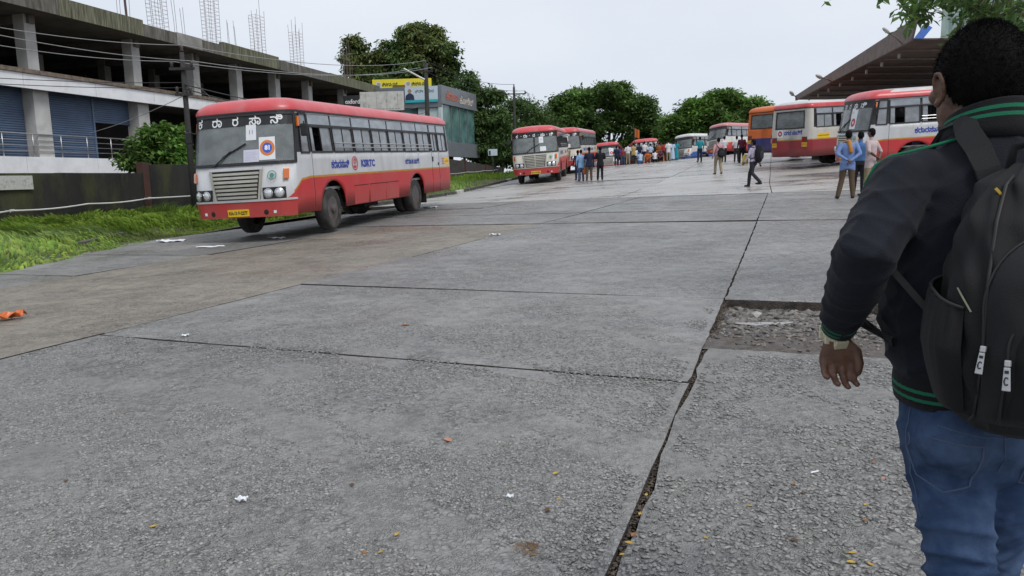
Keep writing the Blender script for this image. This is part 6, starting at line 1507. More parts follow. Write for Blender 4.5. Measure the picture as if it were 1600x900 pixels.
SH_R = np.array([X0 + .178, Y0, 1.418]); EL_R = np.array([X0 + .27, Y0 - .06, 1.19]); WR_R = np.array([X0 + .25, Y0 + .12, 1.0])
HIP = MG + .90
KN_L, AN_L = np.array([X0 - .028, Y0 - .05, MG + .50]), np.array([X0 - .06, Y0 - .16, MG + .10])
KN_R, AN_R = np.array([X0 + .105, Y0 + .05, MG + .51]), np.array([X0 + .11, Y0 + .10, MG + .09])
HD = np.array([X0 - .012, Y0 + .03, 1.628])
# body: one continuous figure
B = Body(); mid = lambda a, b, t=.5: np.array(a) * (1 - t) + np.array(b) * t
B.limb([(X0 + .012, Y0, HIP - .08), (X0 + .01, Y0, HIP + .05), (X0, Y0, 1.2), (X0, Y0, 1.34), (X0, Y0, 1.42)], [(.11, .08), (.115, .085), (.13, .1), (.15, .095), (.10, .065)], 'skin', 20)
B.limb([(X0, Y0 - .01, 1.44), (X0, Y0 + .005, 1.53), HD + np.array([0, -.015, -.06])], [.064, .059, .060], 'skin', 18)
B.ell(HD + np.array([0, -.005, .02]), (.076, .096, .098), 'skin'); B.ell(HD + np.array([0, .035, -.055]), (.060, .066, .066), 'skin'); B.ell(HD + np.array([0, .05, -.095]), (.035, .035, .03), 'skin')
B.limb([HD + np.array([0, .098, .02]), HD + np.array([0, .118, -.025])], [.010, .017], 'skin')
for s in (-1, 1): B.limb([HD + np.array([s * .03, .092, -.062]), HD + np.array([0, .108, -.06])], [.008, .010], 'skin'); B.ell(HD + np.array([s * .045, .062, -.02]), (.026, .028, .022), 'skin')
for s in (-1, 1):
    ec = HD + np.array([s * .082, -.004, -.012]); B.ell(ec, (.008, .016, .026), 'skin')
    ring = [ec + np.array([s * (.008 + .006 * math.sin(a)), -.004 + .017 * math.cos(a), .006 + .029 * math.sin(a)]) for a in np.linspace(-.6, 4.6, 9)]
    B.limb(ring, [.0055] * 9, 'skin', 8); B.ell(ec + np.array([s * .004, .006, -.028]), (.007, .009, .010), 'skin')
for sh, el, wr in ((SH_L, EL_L, WR_L), (SH_R, EL_R, WR_R)): B.limb([sh, mid(sh, el), el, mid(el, wr, .35), wr], [.05, .046, .037, .038, .027], 'skin')
def hand(wr, fwd, side, nrm, curl):
    fwd, side, nrm = [np.array(a, float) / np.linalg.norm(a) * .88 for a in (fwd, side, nrm)]
    B.limb([wr, wr + fwd * .03, wr + fwd * .06, wr + fwd * .083], [(.027, .02), (.033, .018), (.040, .0165), (.040, .014)], 'skin', 14, ref=side)
    for off, ln, cu in ((.034, .078, .0), (.0115, .086, .08), (-.0115, .080, .16), (-.034, .062, .24)):
        f0 = fwd; fwd = f0 + side * off * 2.2; p = wr + f0 * (.082 - abs(off) * .15) + side * off; a = curl * .55 + cu; q1 = p + (fwd * math.cos(a) + nrm * math.sin(a)) * ln * .46; a += curl * .9; q2 = q1 + (fwd * math.cos(a) + nrm * math.sin(a)) * ln * .32; a += curl * .6; q3 = q2 + (fwd * math.cos(a) + nrm * math.sin(a)) * ln * .22
        B.limb([p - fwd * .015, q1, q2, q3], [.0092, .0084, .0078, .0068], 'skin', 10); fwd = f0
    p = wr + side * .026 + fwd * .018; q1 = p + side * .020 + fwd * .030 + nrm * .010; q2 = q1 + side * .004 + fwd * .030 + nrm * .012; q3 = q2 - side * .004 + fwd * .022 + nrm * .006
    B.limb([p - side * .012, q1, q2, q3], [.015, .0135, .0115, .0085], 'skin', 10)
hand(WR_L + np.array([0, .0, -.01]), (.03, .06, -1), (1, -.12, .03), (-.1, -1, -.05), .72); hand(WR_R, (.0, .3, -1), (-.6, .8, .2), (-.8, -.6, 0), .5)
for hx, kn, an in ((-.085, KN_L, AN_L), (.085, KN_R, AN_R)): hq = (X0 + .018 + hx * .85, Y0, HIP - .03); B.limb([hq, mid(hq, kn), kn, mid(kn, an, .4), an], [.066, .060, .048, .046, .034], 'skin')
V, F = B.remesh(.004, 2, .4); V = V - mo
ob = link('body', mesh_np('body', V, F, M_SKINM, True), man)
# shoes
for kn, an in ((KN_L, AN_L), (KN_R, AN_R)):
    S_ = Body(); tip = -.35 if an is AN_L else 0
    S_.limb([an + np.array([0, -.05, -.055 + (.0 if tip == 0 else .02)]), an + np.array([0, .04, -.06]), an + np.array([0, .13, -.065]), an + np.array([0, .19, -.068])], [(.038, .034), (.042, .034), (.046, .028), (.034, .02)], 'skin', 14); S_.limb([an + np.array([0, -.02, -.04]), an + np.array([0, -.01, .03])], [.042, .045], 'skin')
    v, f = S_.remesh(.008, 2); v[:, 2] = np.maximum(v[:, 2], MG + .004); link('shoe', mesh_np('shoe', v - mo, f, M_SHOE, True), man)
# jacket
J = Body()
J.limb([(X0 + .008, Y0, .985), (X0 + .004, Y0, 1.04), (X0 - .006, Y0, 1.12), (X0, Y0, 1.20), (X0, Y0, 1.30), (X0, Y0 - .005, 1.40), (X0, Y0 - .005, 1.462), (X0, Y0, 1.515)], [(.170, .128), (.190, .14), (.205, .146), (.202, .14), (.199, .134), (.185, .118), (.128, .098), (.092, .084)], 'skin', 28)
J.limb([SH_L + np.array([.05, 0, .012]), SH_L, mid(SH_L, EL_L, .5), EL_L, mid(EL_L, WR_L, .42), mid(EL_L, WR_L, .8), WR_L - (WR_L - EL_L) * .06], [.066, .073, .068, .064, .057, .047, .040], 'skin', 18)
J.limb([SH_R + np.array([-.05, 0, .012]), SH_R, mid(SH_R, EL_R, .5), EL_R, mid(EL_R, WR_R, .5), WR_R - (WR_R - EL_R) * .06], [.075, .079, .071, .066, .057, .042], 'skin', 18)
V, F = J.remesh(.0068, 4, .5); N = vnormals(V, F)
fa = (WR_L - EL_L) / np.linalg.norm(WR_L - EL_L); ua = (EL_L - SH_L) / np.linalg.norm(EL_L - SH_L)
V = wrinkle(V, N, [(.011, fa * 62, .3, mid(EL_L, WR_L, .75), (.09, .09, .09), .9), (.010, fa * 50 + np.array([10, 0, 0]), 1.1, EL_L, (.09, .1, .08), 1.1), (.006, ua * 36, 2.0, mid(SH_L, EL_L), (.08, .1, .09), 1.3),
                    (.012, (12, 8, 44), .5, (X0 - .1, Y0 - .05, 1.06), (.16, .2, .09), 1.2), (.008, (-20, 5, 30), 2.2, (X0 - .12, Y0 - .1, 1.22), (.14, .15, .13), 1.3), (.007, (26, 0, -22), 1.7, (X0 - .14, Y0 - .08, 1.40), (.1, .15, .08), 1.0), (.004, (16, 12, 18), .9, None, None, 1.6)])
jm = mesh_np('jacket', V - mo, F, M_JACKET, True); link('jacket', jm, man)
bvj = BVHTree.FromPolygons([tuple(v) for v in V], [tuple(f) for f in F])
def snap(bv, p, off):
    co, nn, _, _ = bv.find_nearest(Vector(p)); return co + nn * off if nn.dot(Vector(p) - co) >= 0 else co - nn * off if (Vector(p) - co).length > .03 else co + nn * off
def band(name, c_fn, z_rows, mats_idx, ms, n=64, parent=None, th=.004):
    """ribbed band: rows of rings, one material per row"""
    mb = MB(); R_ = [c_fn(t) for t in z_rows]; 
    V = [p for r_ in R_ for p in r_]; k_ = len(R_[0])
    for i in range(len(R_) - 1): mb.add([], [(i * k_ + j, i * k_ + (j + 1) % k_, (i + 1) * k_ + (j + 1) % k_, (i + 1) * k_ + j) for j in range(k_)], mats_idx[i])
    mb.v = [tuple(p) for p in V]; o = mb.build(name, ms, parent or man, smooth=True); s_ = o.modifiers.new('thick', 'SOLIDIFY'); s_.thickness = th; return o
def hem_ring(t):
    z = .925 + .085 * t; out = []
    for j in range(96):
        a = 2 * math.pi * j / 96; bulge = 1 + .035 * math.sin(math.pi * t) ; rib = 1 + .006 * math.cos(a * 48)
        out.append(mloc((X0 + .008 + .170 * bulge * rib * math.cos(a), Y0 + .130 * bulge * rib * math.sin(a), z + .004 * math.sin(3 * a))))
    return out
rows = [0, .2, .29, .42, .51, .75, 1.0, 1.12]; band('hem_band', hem_ring, rows, [0, 1, 0, 1, 0, 0, 0], [M_RIB, M_GREEN])
def collar_ring(t):
    out = []
    for j in range(72):
        a = 2 * math.pi * j / 72; bk = .5 - .5 * math.sin(a); rr_ = .083 + .012 * (1 - t); z = 1.500 + .012 * bk + (.030 + .050 * bk) * t
        out.append(mloc((X0 + rr_ * 1.02 * math.cos(a), Y0 + .004 + rr_ * math.sin(a), z)))
    return out
band('collar', collar_ring, [0, .3, .52, .62, .72, .82, .94, 1.0], [0, 0, 1, 0, 1, 0, 0], [M_RIB, M_GREEN], th=.006)
def cuff(wr, el):
    d = (wr - el) / np.linalg.norm(wr - el); x = np.cross(d, [0, 1, 0]); x /= np.linalg.norm(x); y = np.cross(d, x)
    def f_(t):
        c = wr - d * .012 + d * (-.045 + .055 * t); r_ = .041 - .004 * t; return [mloc(c + (x * math.cos(a) + y * math.sin(a)) * r_ * (1 + .012 * math.cos(a * 30))) for a in np.linspace(0, 2 * math.pi, 60, endpoint=False)]
    band('cuff', f_, [0, .45, .58, .68, .8, .9, 1.0], [0, 0, 1, 0, 1, 0], [M_RIB, M_GREEN], th=.004)
cuff(WR_L, EL_L); cuff(WR_R, EL_R)
# green piping along the shoulder seams
for sg in (-1, 1):
    pp = [snap(bvj, (X0 + sg * x, Y0 + y, z), .002) for x, y, z in ((.085, -.045, 1.51), (.11, -.03, 1.51), (.14, -.02, 1.50), (.175, -.005, 1.50), (.21, .01, 1.49), (.24, .02, 1.46), (.27, .03, 1.42))]
    MB().tube([p - Vector(mo) for p in pp], .0042, 6).build('piping', M_GREEN, man, smooth=True)
# jeans
K = Body(); K.limb([(X0 + .01, Y0, .99), (X0 + .012, Y0, .90), (X0 + .014, Y0 - .005, .83)], [(.154, .112), (.164, .126), (.162, .13)], 'skin', 26)
for hx, kn, an in ((-.088, KN_L, AN_L), (.088, KN_R, AN_R)):
    h = np.array([X0 + .018 + hx * .92, Y0 - .01, .87]); K.limb([h, mid(h, kn, .3), mid(h, kn, .65), kn, mid(kn, an, .45), an + np.array([0, 0, .0])], [.098, .091, .081, .074, .070, .067], 'skin', 20); K.ell(h + np.array([hx * .1, -.055, -.01]), (.082, .085, .09), 'skin')
V, F = K.remesh(.0075, 3, .5); N = vnormals(V, F)
V = wrinkle(V, N, [(.016, (8, 6, 62), .4, (X0 - .06, Y0 - .1, .62), (.12, .14, .09), 1.1), (.016, (-14, 8, 58), 1.9, (X0 - .02, Y0, .50), (.2, .3, .10), 1.2), (.006, (30, 10, 34), 2.6, (X0 - .08, Y0 - .1, .76), (.1, .12, .06), 1.0), (.006, (-26, 10, 26), .8, (X0, Y0 - .1, .80), (.08, .1, .08), .8), (.004, (0, 9, 40), .3, None, None, 1.4)])
link('jeans', mesh_np('jeans', V - mo, F, M_JEANS, True), man); bvk = BVHTree.FromPolygons([tuple(v) for v in V], [tuple(f) for f in F])
def shoot(p, dirn):
    co, nn, _, _ = bvk.ray_cast(Vector(p), Vector(dirn)); return None if co is None else co - Vector(dirn) * .0008
def stitch(name, pts, r=.0014, m=M_STITCH, dirn=(0, 1, 0)):
    P = []
    for a, b in zip(pts[:-1], pts[1:]):
        for t in np.linspace(0, 1, 9)[:-1]: P.append(shoot(mid(a, b, t), dirn))
    P.append(shoot(np.array(pts[-1]), dirn)); P = [p for p in P if p is not None]; MB().tube([p - Vector(mo) for p in P], r, 5).build(name, m, man)
for sg in (-1, 1):
    pk_ = [(X0 + sg * x, Y0 - .5, z) for x, z in ((.155, .875), (.055, .865), (.058, .765), (.105, .745), (.150, .775), (.155, .875))]; stitch('back_pocket_seam', pk_, .0022)
    stitch('side_seam', [(X0 + sg * .25, Y0 - .02, .93), (X0 + sg * .25, Y0 - .03, .80), (X0 + sg * .25, Y0 - .04, .66)], .0016, dirn=(-sg, 0, 0)); stitch('yoke_seam', [(X0 + sg * .15, Y0 - .5, .905), (X0, Y0 - .5, .875)], .0014)
stitch('seat_seam', [(X0, Y0 - .5, .93), (X0, Y0 - .5, .80)], .0014)
# hair: a cropped cap with short strands
rh = np.random.default_rng(3); NA, NB_ = 96, 48; vv = []; keep = []
for i in range(NB_ + 1):
    el = math.pi / 2 - math.pi * .78 * i / NB_
    for j in range(NA):
        a = 2 * math.pi * j / NA; dirv = np.array([math.cos(el) * math.cos(a), math.cos(el) * math.sin(a), math.sin(el)])
        n_ = mnoise.noise(Vector(dirv * 9)) * .0016 + mnoise.noise(Vector(dirv * 30)) * .0012
        vv.append(HD + np.array([0, -.008, .020]) + dirv * (np.array([.0835, .103, .1085]) + n_))
vv = np.array(vv)
def hairline(p):
    q = p - HD; a = math.atan2(q[1], abs(q[0]))                      # +90 deg = face, -90 deg = nape
    return float(np.interp(math.degrees(a), [-90, -45, -20, -8, 8, 25, 60, 90], [-.058, -.052, -.040, .022, .020, .0, .075, .085]))
ff = []
for i in range(NB_):
    for j in range(NA):
        q = (i * NA + j, (i + 1) * NA + j, (i + 1) * NA + (j + 1) % NA, i * NA + (j + 1) % NA); c = vv[list(q)].mean(0)
        if c[2] - HD[2] > hairline(c) + .010 * mnoise.noise(Vector(c * 70)): ff.append(q)
ff = np.array(ff); hair = link('hair', mesh_np('hair', vv - mo, ff, M_HAIR, True), man)
fi = rh.integers(0, len(ff), 15000); base = vv[ff[fi]].mean(1) + rh.normal(0, .0015, (15000, 3)); nd = (base - (HD + np.array([0, 0, .01]))); nd /= np.linalg.norm(nd, axis=1, keepdims=True)
dd = nd * .7 + np.array([0, -.15, -.35]) + rh.normal(0, .35, (15000, 3)); dd /= np.linalg.norm(dd, axis=1, keepdims=True); sd_ = np.cross(dd, rh.normal(0, 1, (15000, 3))); sd_ /= np.linalg.norm(sd_, axis=1, keepdims=True)
ln = rh.uniform(.006, .012, 15000)[:, None]; Vs = np.stack([base - sd_ * .0006, base + sd_ * .0006, base + dd * ln], 1).reshape(-1, 3)
link('hair_strands', mesh_np('hair_strands', Vs - mo, np.arange(45000).reshape(-1, 3), M_HAIR), hair)
# stubble along the jaw: a short beard shell
Bd = Body(); Bd.ell(HD + np.array([0, .050, -.088]), (.050, .048, .040), 'skin'); v, f = Bd.remesh(.006, 1); link('beard', mesh_np('beard', v - mo, f, mat('stubble', (.035, .022, .016), .8, var=.4, scale=200), True), man)
# wristwatch
fd = (WR_L - EL_L) / np.linalg.norm(WR_L - EL_L); x = np.cross(fd, [0, 1, 0]); x /= np.linalg.norm(x); y = np.cross(fd, x); wc = WR_L + fd * .004
wt_ = link('wristwatch', None, man)
def w_ring(t): return [mloc(wc + fd * (.022 * t) + (x * math.cos(a) * .034 + y * math.sin(a) * .030)) for a in np.linspace(0, 2 * math.pi, 40, endpoint=False)]
band('strap', w_ring, [0, .15, .85, 1.0], [0, 0, 0], [M_WATCH], parent=wt_, th=.003)
for k_ in range(10):
    a = k_ / 10 * 6.283; c = mloc(wc + fd * .011 + x * math.cos(a) * .0345 + y * math.sin(a) * .0305); MB().box(c, (.010, .010, .016)).build('link', M_WATCH, wt_, bevel=.002)
fc = wc + fd * .011 + y * .034 * (-1 if y[1] > 0 else 1); MB().box(mloc(fc), (.030, .008, .026), Matrix((Vector(x), Vector(y), Vector(fd))).transposed()).build('case', M_WATCH, wt_, bevel=.003)

# ------------------------------------------------------------------ his backpack
PX, PY, PZ0, PZ1 = 1.005, 1.515, .925, 1.455
bp_ = thing('backpack', 'black nylon backpack with zipped pockets on the man at the right edge', 'backpack', (PX, PY - .12, PZ0)); po = Vector(bp_.location); bp_.rotation_euler = (0, 0, -R(20)); UN = Matrix.Rotation(R(20), 3, 'Z')
def prof(z):
    t = (z - PZ0) / (PZ1 - PZ0)
    a = np.interp(t, [0, .04, .12, .35, .6, .8, .93, 1], [.07, .115, .150, .168, .160, .135, .10, .04]); b = np.interp(t, [0, .04, .12, .35, .6, .8, .93, 1], [.13, .185, .225, .25, .225, .175, .115, .05]); return float(a), float(b)
def pk_pt(ang, z, off=0.0):
    """ang 0 = right side, -90 = outer face, 180 = left side"""
    a, b = prof(z); n_ = 3.0; c, s = math.cos(ang), math.sin(ang)
    p = Vector((PX + (a + off) * math.copysign(abs(c) ** (2 / n_), c), PY - b / 2 + (b / 2 + off) * math.copysign(abs(s) ** (2 / n_), s), z)); return p - po
def pk_face(x, z, off=0.0):
    """point of the outer face at x from the middle"""
    a, b = prof(z); q = min(.999, abs(x) / a); y = (1 - q ** 3.0) ** (1 / 3.0); return Vector((PX + x, PY - b / 2 - (b / 2) * y - off, z)) - po
mb = MB(); nz_, na_ = 70, 96; V = []
for i in range(nz_ + 1):
    t = i / nz_; z = PZ0 + (PZ1 - PZ0) * (.5 - .5 * math.cos(math.pi * t))
    for j in range(na_):
        ang = 2 * math.pi * j / na_; p = pk_pt(ang, z); w_ = .004 * math.sin(z * 40 + 3 * math.sin(ang * 3)) + .003 * math.sin(z * 75 + ang * 9) + .003 * math.sin(ang * 14 + z * 20); c = Vector((PX, PY - prof(z)[1] / 2, z)) - po; dv = (p - c); V.append(p + dv.normalized() * w_ if dv.length > 1e-5 else p)
mb.add(V, [(i * na_ + j, i * na_ + (j + 1) % na_, (i + 1) * na_ + (j + 1) % na_, (i + 1) * na_ + j) for i in range(nz_) for j in range(na_)] + [tuple(range(na_))[::-1], tuple(nz_ * na_ + j for j in range(na_))]); mb.build('main_bag', M_PACK, bp_, smooth=True)
# front pocket standing proud of the outer face
def pocket_shape(cx, hw, z0, z1, off):
    mb = MB(); V = []; n1, n2 = 22, 30
    for i in range(n1 + 1):
        for j in range(n2 + 1):
            u, v = i / n1 * 2 - 1, j / n2; z = z0 + (z1 - z0) * v; top = math.sqrt(max(.004, 1 - (max(0, v - .62) / .38) ** 2)); e = (1 - abs(u) ** 4) * (1 - (2 * v - 1) ** 6)
            V.append(pk_face(cx + hw * top * u, z, off * e ** .5 + .001 + .002 * math.sin(u * 9 + z * 60) * e))
    mb.add(V, [(i * (n2 + 1) + j, (i + 1) * (n2 + 1) + j, (i + 1) * (n2 + 1) + j + 1, i * (n2 + 1) + j + 1) for i in range(n1) for j in range(n2)]); return mb
pocket_shape(.0, .118, .97, 1.33, .040).build('front_pocket', M_PACK2, bp_, smooth=True)
pocket_shape(.0, .088, .985, 1.21, .058).build('small_pocket', M_PACK, bp_, smooth=True)
def zip_line(cx, hw, z0, z1, off, r=.0042):
    P = [pk_face(cx - hw, z0 + (z1 - z0) * t, off) for t in np.linspace(0, .62, 14)]
    P += [pk_face(cx - hw * math.cos(a), z0 + (z1 - z0) * (.62 + .38 * math.sin(a)), off) for a in np.linspace(.1, math.pi - .1, 22)]
    P += [pk_face(cx + hw, z0 + (z1 - z0) * t, off) for t in np.linspace(.62, 0, 14)]
    o = MB().tube(P, r, 6).build('zip', M_ZIP, bp_, smooth=True); MB().tube([p + Vector((0, -r * .9, 0)) for p in P], r * .35, 4).build('zip_teeth', mat('zip_teeth', (.02, .02, .02), .5, metal=.3, var=.4, scale=900), o); return P
z1_ = zip_line(0, .119, .97, 1.33, .004, .0032); z2_ = zip_line(0, .089, .985, 1.21, .033, .0032)
def puller(p, s=1.0, tilt=0.0):
    t = link('zip_puller', None, bp_); t.location = p + Vector((-.003, -.010, 0)); t.rotation_euler = (R(-8), tilt, R(-28))
    MB().box((0, 0, .004), (.010, .008, .012)).build('slider', M_PULL, t, bevel=.002)
    MB().box((0, -.003, -.026 * s), (.015 * s, .003, .046 * s), taper=.75).build('tab', M_PULL, t, bevel=.0014)
    mb = MB(); mb.tube([(.0035 * math.cos(a) * s, -.0052, (-.030 + .0075 * math.sin(a)) * s) for a in np.linspace(.7, 5.6, 12)], .0014 * s, 5); mb.build('tab_mark', M_INK, t); MB().box((0, -.005, -.012 * s), (.007 * s, .001, .006 * s)).build('tab_mark', M_INK, t)
puller(pk_face(-.119, 1.12, .008), .85, .05); puller(pk_face(-.089, 1.105, .037), .9, -.06)
# side pocket with a gathered elastic top
mb = MB(); V = []; n1, n2 = 26, 22
for i in range(n1 + 1):
    for j in range(n2 + 1):
        u, v = i / n1 * 2 - 1, j / n2; ang = math.pi + u * .62; z = .985 + .225 * v - .02 * u * v; e = (1 - abs(u) ** 3) * math.sin(math.pi * min(1, v * .55 + .16)) ; V.append(pk_pt(ang, z, .028 * e + .003 + .0035 * math.sin(u * 26) * (v ** 2)))
mb.add(V, [(i * (n2 + 1) + j, (i + 1) * (n2 + 1) + j, (i + 1) * (n2 + 1) + j + 1, i * (n2 + 1) + j + 1) for i in range(n1) for j in range(n2)]); mb.build('side_pocket', M_PACK, bp_, smooth=True)
P = [pk_pt(math.pi + u * .62, 1.21 - .02 * u, .016 * (1 - abs(u) ** 3) + .006) for u in np.linspace(-1, 1, 20)]; MB().tube(P, .0035, 6).build('pocket_elastic', mat('elastic', (.015, .015, .015), .8), bp_, smooth=True)
MB().tube([pk_pt(math.pi + .45, 1.225, .006), pk_pt(math.pi + .62, 1.205, .007), pk_pt(math.pi + .75, 1.185, .006)], .0018, 5).build('binding', mat('pale_binding', (.2, .2, .14), .8), bp_)
for ang in (math.pi + .95, math.pi - .8):                                # seams with piping down the sides
    MB().tube([pk_pt(ang, z, .003) for z in np.linspace(.96, 1.43, 30)], .0038, 6).build('piping', M_ZIP, bp_, smooth=True)
MB().box(pk_face(-.085, 1.40, .004), (.005, .003, .022), Matrix.Rotation(R(-40), 3, 'Y')).build('yellow_tab', mat('yellow_thread', (.5, .33, .03), .7), bp_)
MB().box(pk_pt(math.pi - .35, 1.07, .012), (.006, .014, .008)).build('yellow_tab', mat('yellow_thread', (.5, .33, .03), .7), bp_)
# haul loop, shoulder straps, lower webbing
P = [Vector((PX + x, PY - .03, z)) - po for x, z in ((-.05, 1.44), (-.045, 1.485), (0, 1.50), (.045, 1.485), (.05, 1.44))]; MB().tube(P, .009, 8).build('haul_loop', M_PACK2, bp_, smooth=True)
for sg in (-1, 1):
    pts = [snap(bvj, (X0 + sg * x, Y0 + y, z), .010) for x, y, z in ((.065, -.18, 1.36), (.07, -.17, 1.41), (.078, -.15, 1.46), (.09, -.11, 1.50), (.098, -.07, 1.53), (.11, -.03, 1.58), (.118, .05, 1.56), (.125, .14, 1.46), (.135, .20, 1.34), (.15, .20, 1.24), (.20, .14, 1.16), (.24, .05, 1.10), (.24, -.05, 1.06))]
    mb = MB(); V = []; pts2 = [UN @ (p - po) for p in pts]
    for i, p in enumerate(pts2):
        t = (pts2[min(i + 1, len(pts2) - 1)] - pts2[max(i - 1, 0)]).normalized(); co, nn, _, _ = bvj.find_nearest(pts[i]); nn = UN @ nn; w_ = (.024 if i < 9 else .012); sdv = t.cross(nn).normalized() * w_; V += [p - sdv + nn * .004, p + sdv + nn * .004, p + sdv - nn * .004, p - sdv - nn * .004]
    mb.add(V, [(4 * i + q, 4 * i + (q + 1) % 4, 4 * i + 4 + (q + 1) % 4, 4 * i + 4 + q) for i in range(len(pts2) - 1) for q in range(4)]); o = mb.build('shoulder_strap', M_PACK2, bp_, smooth=False)
    a = snap(bvj, (X0 + sg * .26, Y0 - .06, 1.25), .006); b_ = Vector((PX + sg * .15, PY - .02, 1.07)); c = snap(bvj, (X0 + sg * .2, Y0 - .15, 1.15), .007)
    mb = MB(); V = []
    for p in (UN @ (a - po), UN @ (c - po), b_ - po): V += [p + Vector((-.009, 0, 0)), p + Vector((.009, -.004, 0)), p + Vector((.009, -.008, 0)), p + Vector((-.009, -.004, 0))]
    mb.add(V, [(4 * i + q, 4 * i + (q + 1) % 4, 4 * i + 4 + (q + 1) % 4, 4 * i + 4 + q) for i in range(2) for q in range(4)]); mb.build('webbing', mat('webbing', (.03, .03, .031), .8, var=.2, scale=200), bp_)
# ------------------------------------------------------------------ litter on the yard
M_DRY = mat('dry_leaf', (.25, .11, .03), .7, var=.3, scale=30); M_DRYY = mat('yellow_leaf', (.42, .28, .04), .7, var=.3, scale=30); M_DRYB = mat('brown_leaf', (.10, .05, .025), .8, var=.3, scale=30); M_PINKL = mat('pinkish_leaf', (.42, .2, .13), .6, var=.15, scale=20)
def leaf_obj(u, v, ln, m, label, seed, group='fallen leaves on the concrete', dz=.004):
    r_ = random.Random(seed); p, _ = hit(u, v); mb = MB(); n_ = 8; V = []
    cu = r_.uniform(.05, .3)
    for i in range(n_ + 1):
        t = i / n_; w_ = ln * .26 * math.sin(math.pi * min(1, t * 1.02)) ** .8; z = ln * cu * (t - .5) ** 2
        V += [(ln * (t - .5), -w_, z + w_ * .35), (ln * (t - .5), 0, z), (ln * (t - .5), w_, z + w_ * .3)]
    mb.add(V, [(3 * i + q, 3 * i + 3 + q, 3 * i + 4 + q, 3 * i + 1 + q) for i in range(n_) for q in (0, 1)]); mb.tube([(-ln * .5, 0, 0), (-ln * .75, 0, .003)], .0012, 4)
    o = mb.build('fallen_leaf', m, smooth=True); o.location = (p[0], p[1], float(g(p[0], p[1])) + dz); o.rotation_euler = (0, 0, r_.uniform(0, 6.28)); return tag(o, label, 'leaf', group)
leaf_obj(700, 689, .075, M_PINKL, 'large pinkish brown leaf lying flat in the middle of the near slab', 1)
leaf_obj(633, 509, .09, M_DRY, 'brown leaf on the second slab beyond the cross joint', 2)
lv = [(983, 850, M_DRYY, 'yellow leaf lowest in the long joint'), (972, 868, M_DRYY, 'second yellow leaf at the bottom of the long joint'), (990, 838, M_DRY, 'orange leaf in the long joint above the two yellow ones'), (1000, 805, M_DRYY, 'yellow green leaf across the long joint'), (1010, 775, M_DRYY, 'small yellow leaf higher up in the long joint'),
      (1332, 866, M_DRYY, 'largest orange leaf near the man\'s leg'), (1330, 882, M_DRYY, 'orange leaf just below the largest one near the man\'s leg'), (1360, 884, M_DRYY, 'orange leaf at the lower edge right beside the jeans'), (1352, 790, M_DRYY, 'yellow leaf level with the man\'s knee'), (1352, 816, M_DRY, 'orange leaf a hand below the yellow one at knee level'), (1380, 750, M_PINKL, 'pale pink leaf among the pebbles close to the jeans'), (1365, 725, M_DRY, 'red brown leaf among the pebbles close to the jeans'),
      (1240, 758, M_DRY, 'brown leaf right of the middle of the pebbly slab'), (1172, 792, M_DRYY, 'tan leaf in the middle of the pebbly slab'), (1103, 842, M_DRYY, 'yellow leaf low on the pebbly slab'), (1240, 846, M_DRYB, 'dark red leaf low on the pebbly slab'), (1255, 772, M_DRYB, 'small brown leaf right of the white stub'),
      (620, 837, M_DRYY, 'tan leaf low in the middle of the near slab'), (595, 865, M_DRYY, 'small yellow leaf lowest on the near slab'), (569, 866, M_DRY, 'faded leaf beside the lowest yellow leaf'), (550, 760, M_DRYB, 'dark brown leaf left of the pinkish leaf'), (873, 782, M_DRYY, 'yellow leaf left of the long joint'), (855, 798, M_DRYB, 'dark leaf near the white scrap'), (868, 741, M_DRYY, 'tiny yellow leaf above the white scrap'), (240, 824, M_DRYY, 'yellow leaf at the lower left of the near slab'), (103, 753, M_DRYB, 'dark brown leaf at the left of the near slab')]
for i, (u, v, m, lb) in enumerate(lv): leaf_obj(u, v, random.Random(i).uniform(.022, .04), m, lb, 10 + i)
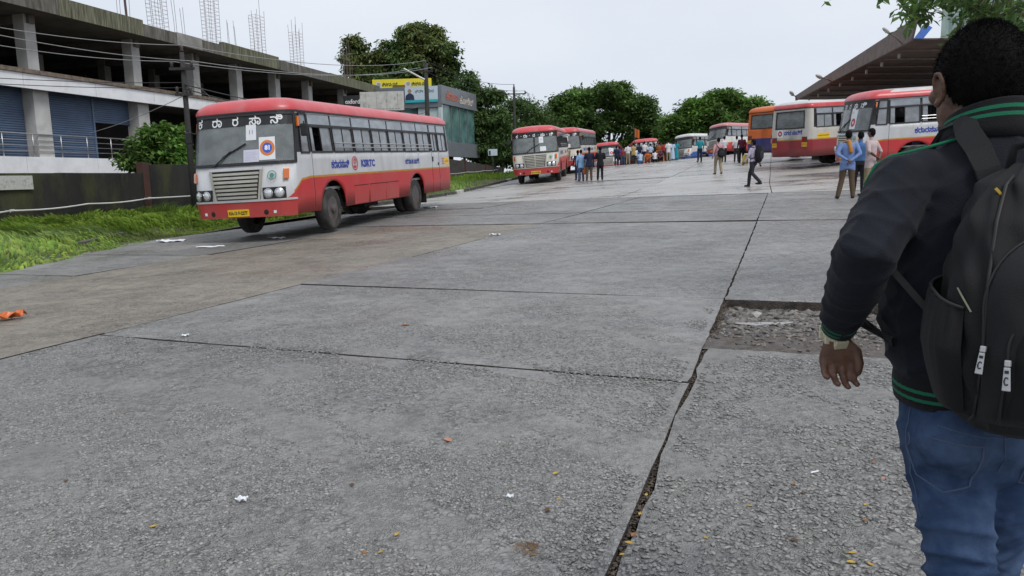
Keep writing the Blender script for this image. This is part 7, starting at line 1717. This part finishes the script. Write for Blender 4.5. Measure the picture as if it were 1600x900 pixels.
# knot of dry roots
p, _ = hit(824, 862); mb = MB(); rr_ = random.Random(5)
for q in range(26):
    a = rr_.uniform(0, 6.28); r1 = rr_.uniform(.01, .05); mb.tube([(0.01 * math.cos(a), .01 * math.sin(a), .004), (r1 * math.cos(a + .6), r1 * math.sin(a + .6), rr_.uniform(.004, .018)), (1.3 * r1 * math.cos(a + 1.4), 1.3 * r1 * math.sin(a + 1.4), .003)], .0012, 4)
o = mb.build('dry_tuft', mat('dry_tuft', (.22, .13, .06), .9, var=.3)); o.location = (p[0], p[1], float(g(p[0], p[1])) + .002); tag(o, 'small tuft of dry brown fibres on the near slab', 'tuft')
def scrap(name, u, v, w, h, m, label, seed, crumple=.01, cat='litter'):
    r_ = random.Random(seed); p, _ = hit(u, v); mb = MB(); V = []; n_ = 7
    for i in range(n_ + 1):
        for j in range(n_ + 1): V.append((w * (i / n_ - .5) * r_.uniform(.93, 1.07), h * (j / n_ - .5) * r_.uniform(.93, 1.07), r_.uniform(0, crumple) + crumple * .5 * math.sin(i * 1.3 + j)))
    mb.add(V, [(i * (n_ + 1) + j, (i + 1) * (n_ + 1) + j, (i + 1) * (n_ + 1) + j + 1, i * (n_ + 1) + j + 1) for i in range(n_) for j in range(n_)])
    o = mb.build(name, m); zz = max(float(g(p[0], p[1])), float(vz(p[0], p[1])) if p[0] < kerb_x(p[1]) else -9); o.location = (p[0], p[1], zz + .006 + crumple * .5); o.rotation_euler = (0, 0, r_.uniform(-.5, .5)); s_ = o.modifiers.new('thick', 'SOLIDIFY'); s_.thickness = .002; return tag(o, label, cat, 'litter on the yard')
scrap('paper_scrap', 378, 786, .05, .035, M_PAPER, 'crumpled white scrap at the lower left of the near slab', 1, .014, 'paper'); scrap('paper_scrap', 797, 779, .03, .02, M_PAPER, 'tiny white scrap left of the long joint', 2, .008, 'paper')
scrap('plastic_wrapper', 12, 500, .32, .16, mat('orange_plastic', (.6, .14, .03), .35, var=.25, scale=12), 'orange plastic wrapper at the left edge', 3, .05, 'wrapper')
scrap('paper_sheet', 268, 378, .62, .34, M_PAPER, 'white sheet of paper at the edge of the grass by the bus', 4, .03, 'paper'); scrap('paper_sheet', 330, 386, .55, .22, M_PAPER, 'white sheet lying flat on the road in front of the bus', 5, .01, 'paper'); scrap('paper_sheet', 432, 373, .36, .2, M_PAPER, 'white sheet under the front of the big bus', 6, .02, 'paper'); scrap('paper_sheet', 672, 325, .5, .3, M_PAPER, 'white sheet behind the rear wheel of the big bus', 7, .03, 'paper')
scrap('paper_scrap', 774, 368, .22, .12, M_PAPER, 'white scrap beside the left lane joint', 8, .02, 'paper'); scrap('paper_scrap', 290, 526, .06, .04, M_PAPER, 'tiny white scrap on the near cross joint', 9, .01, 'paper')
p, _ = hit(1273, 741); o = MB().tube([(-.02, 0, 0), (.02, .004, .002)], .004, 8).build('paper_stub', M_PAPER); o.location = (p[0], p[1], float(g(p[0], p[1])) + .008); o.rotation_euler = (0, 0, .2); tag(o, 'small white paper stub on the pebbly slab', 'stub')
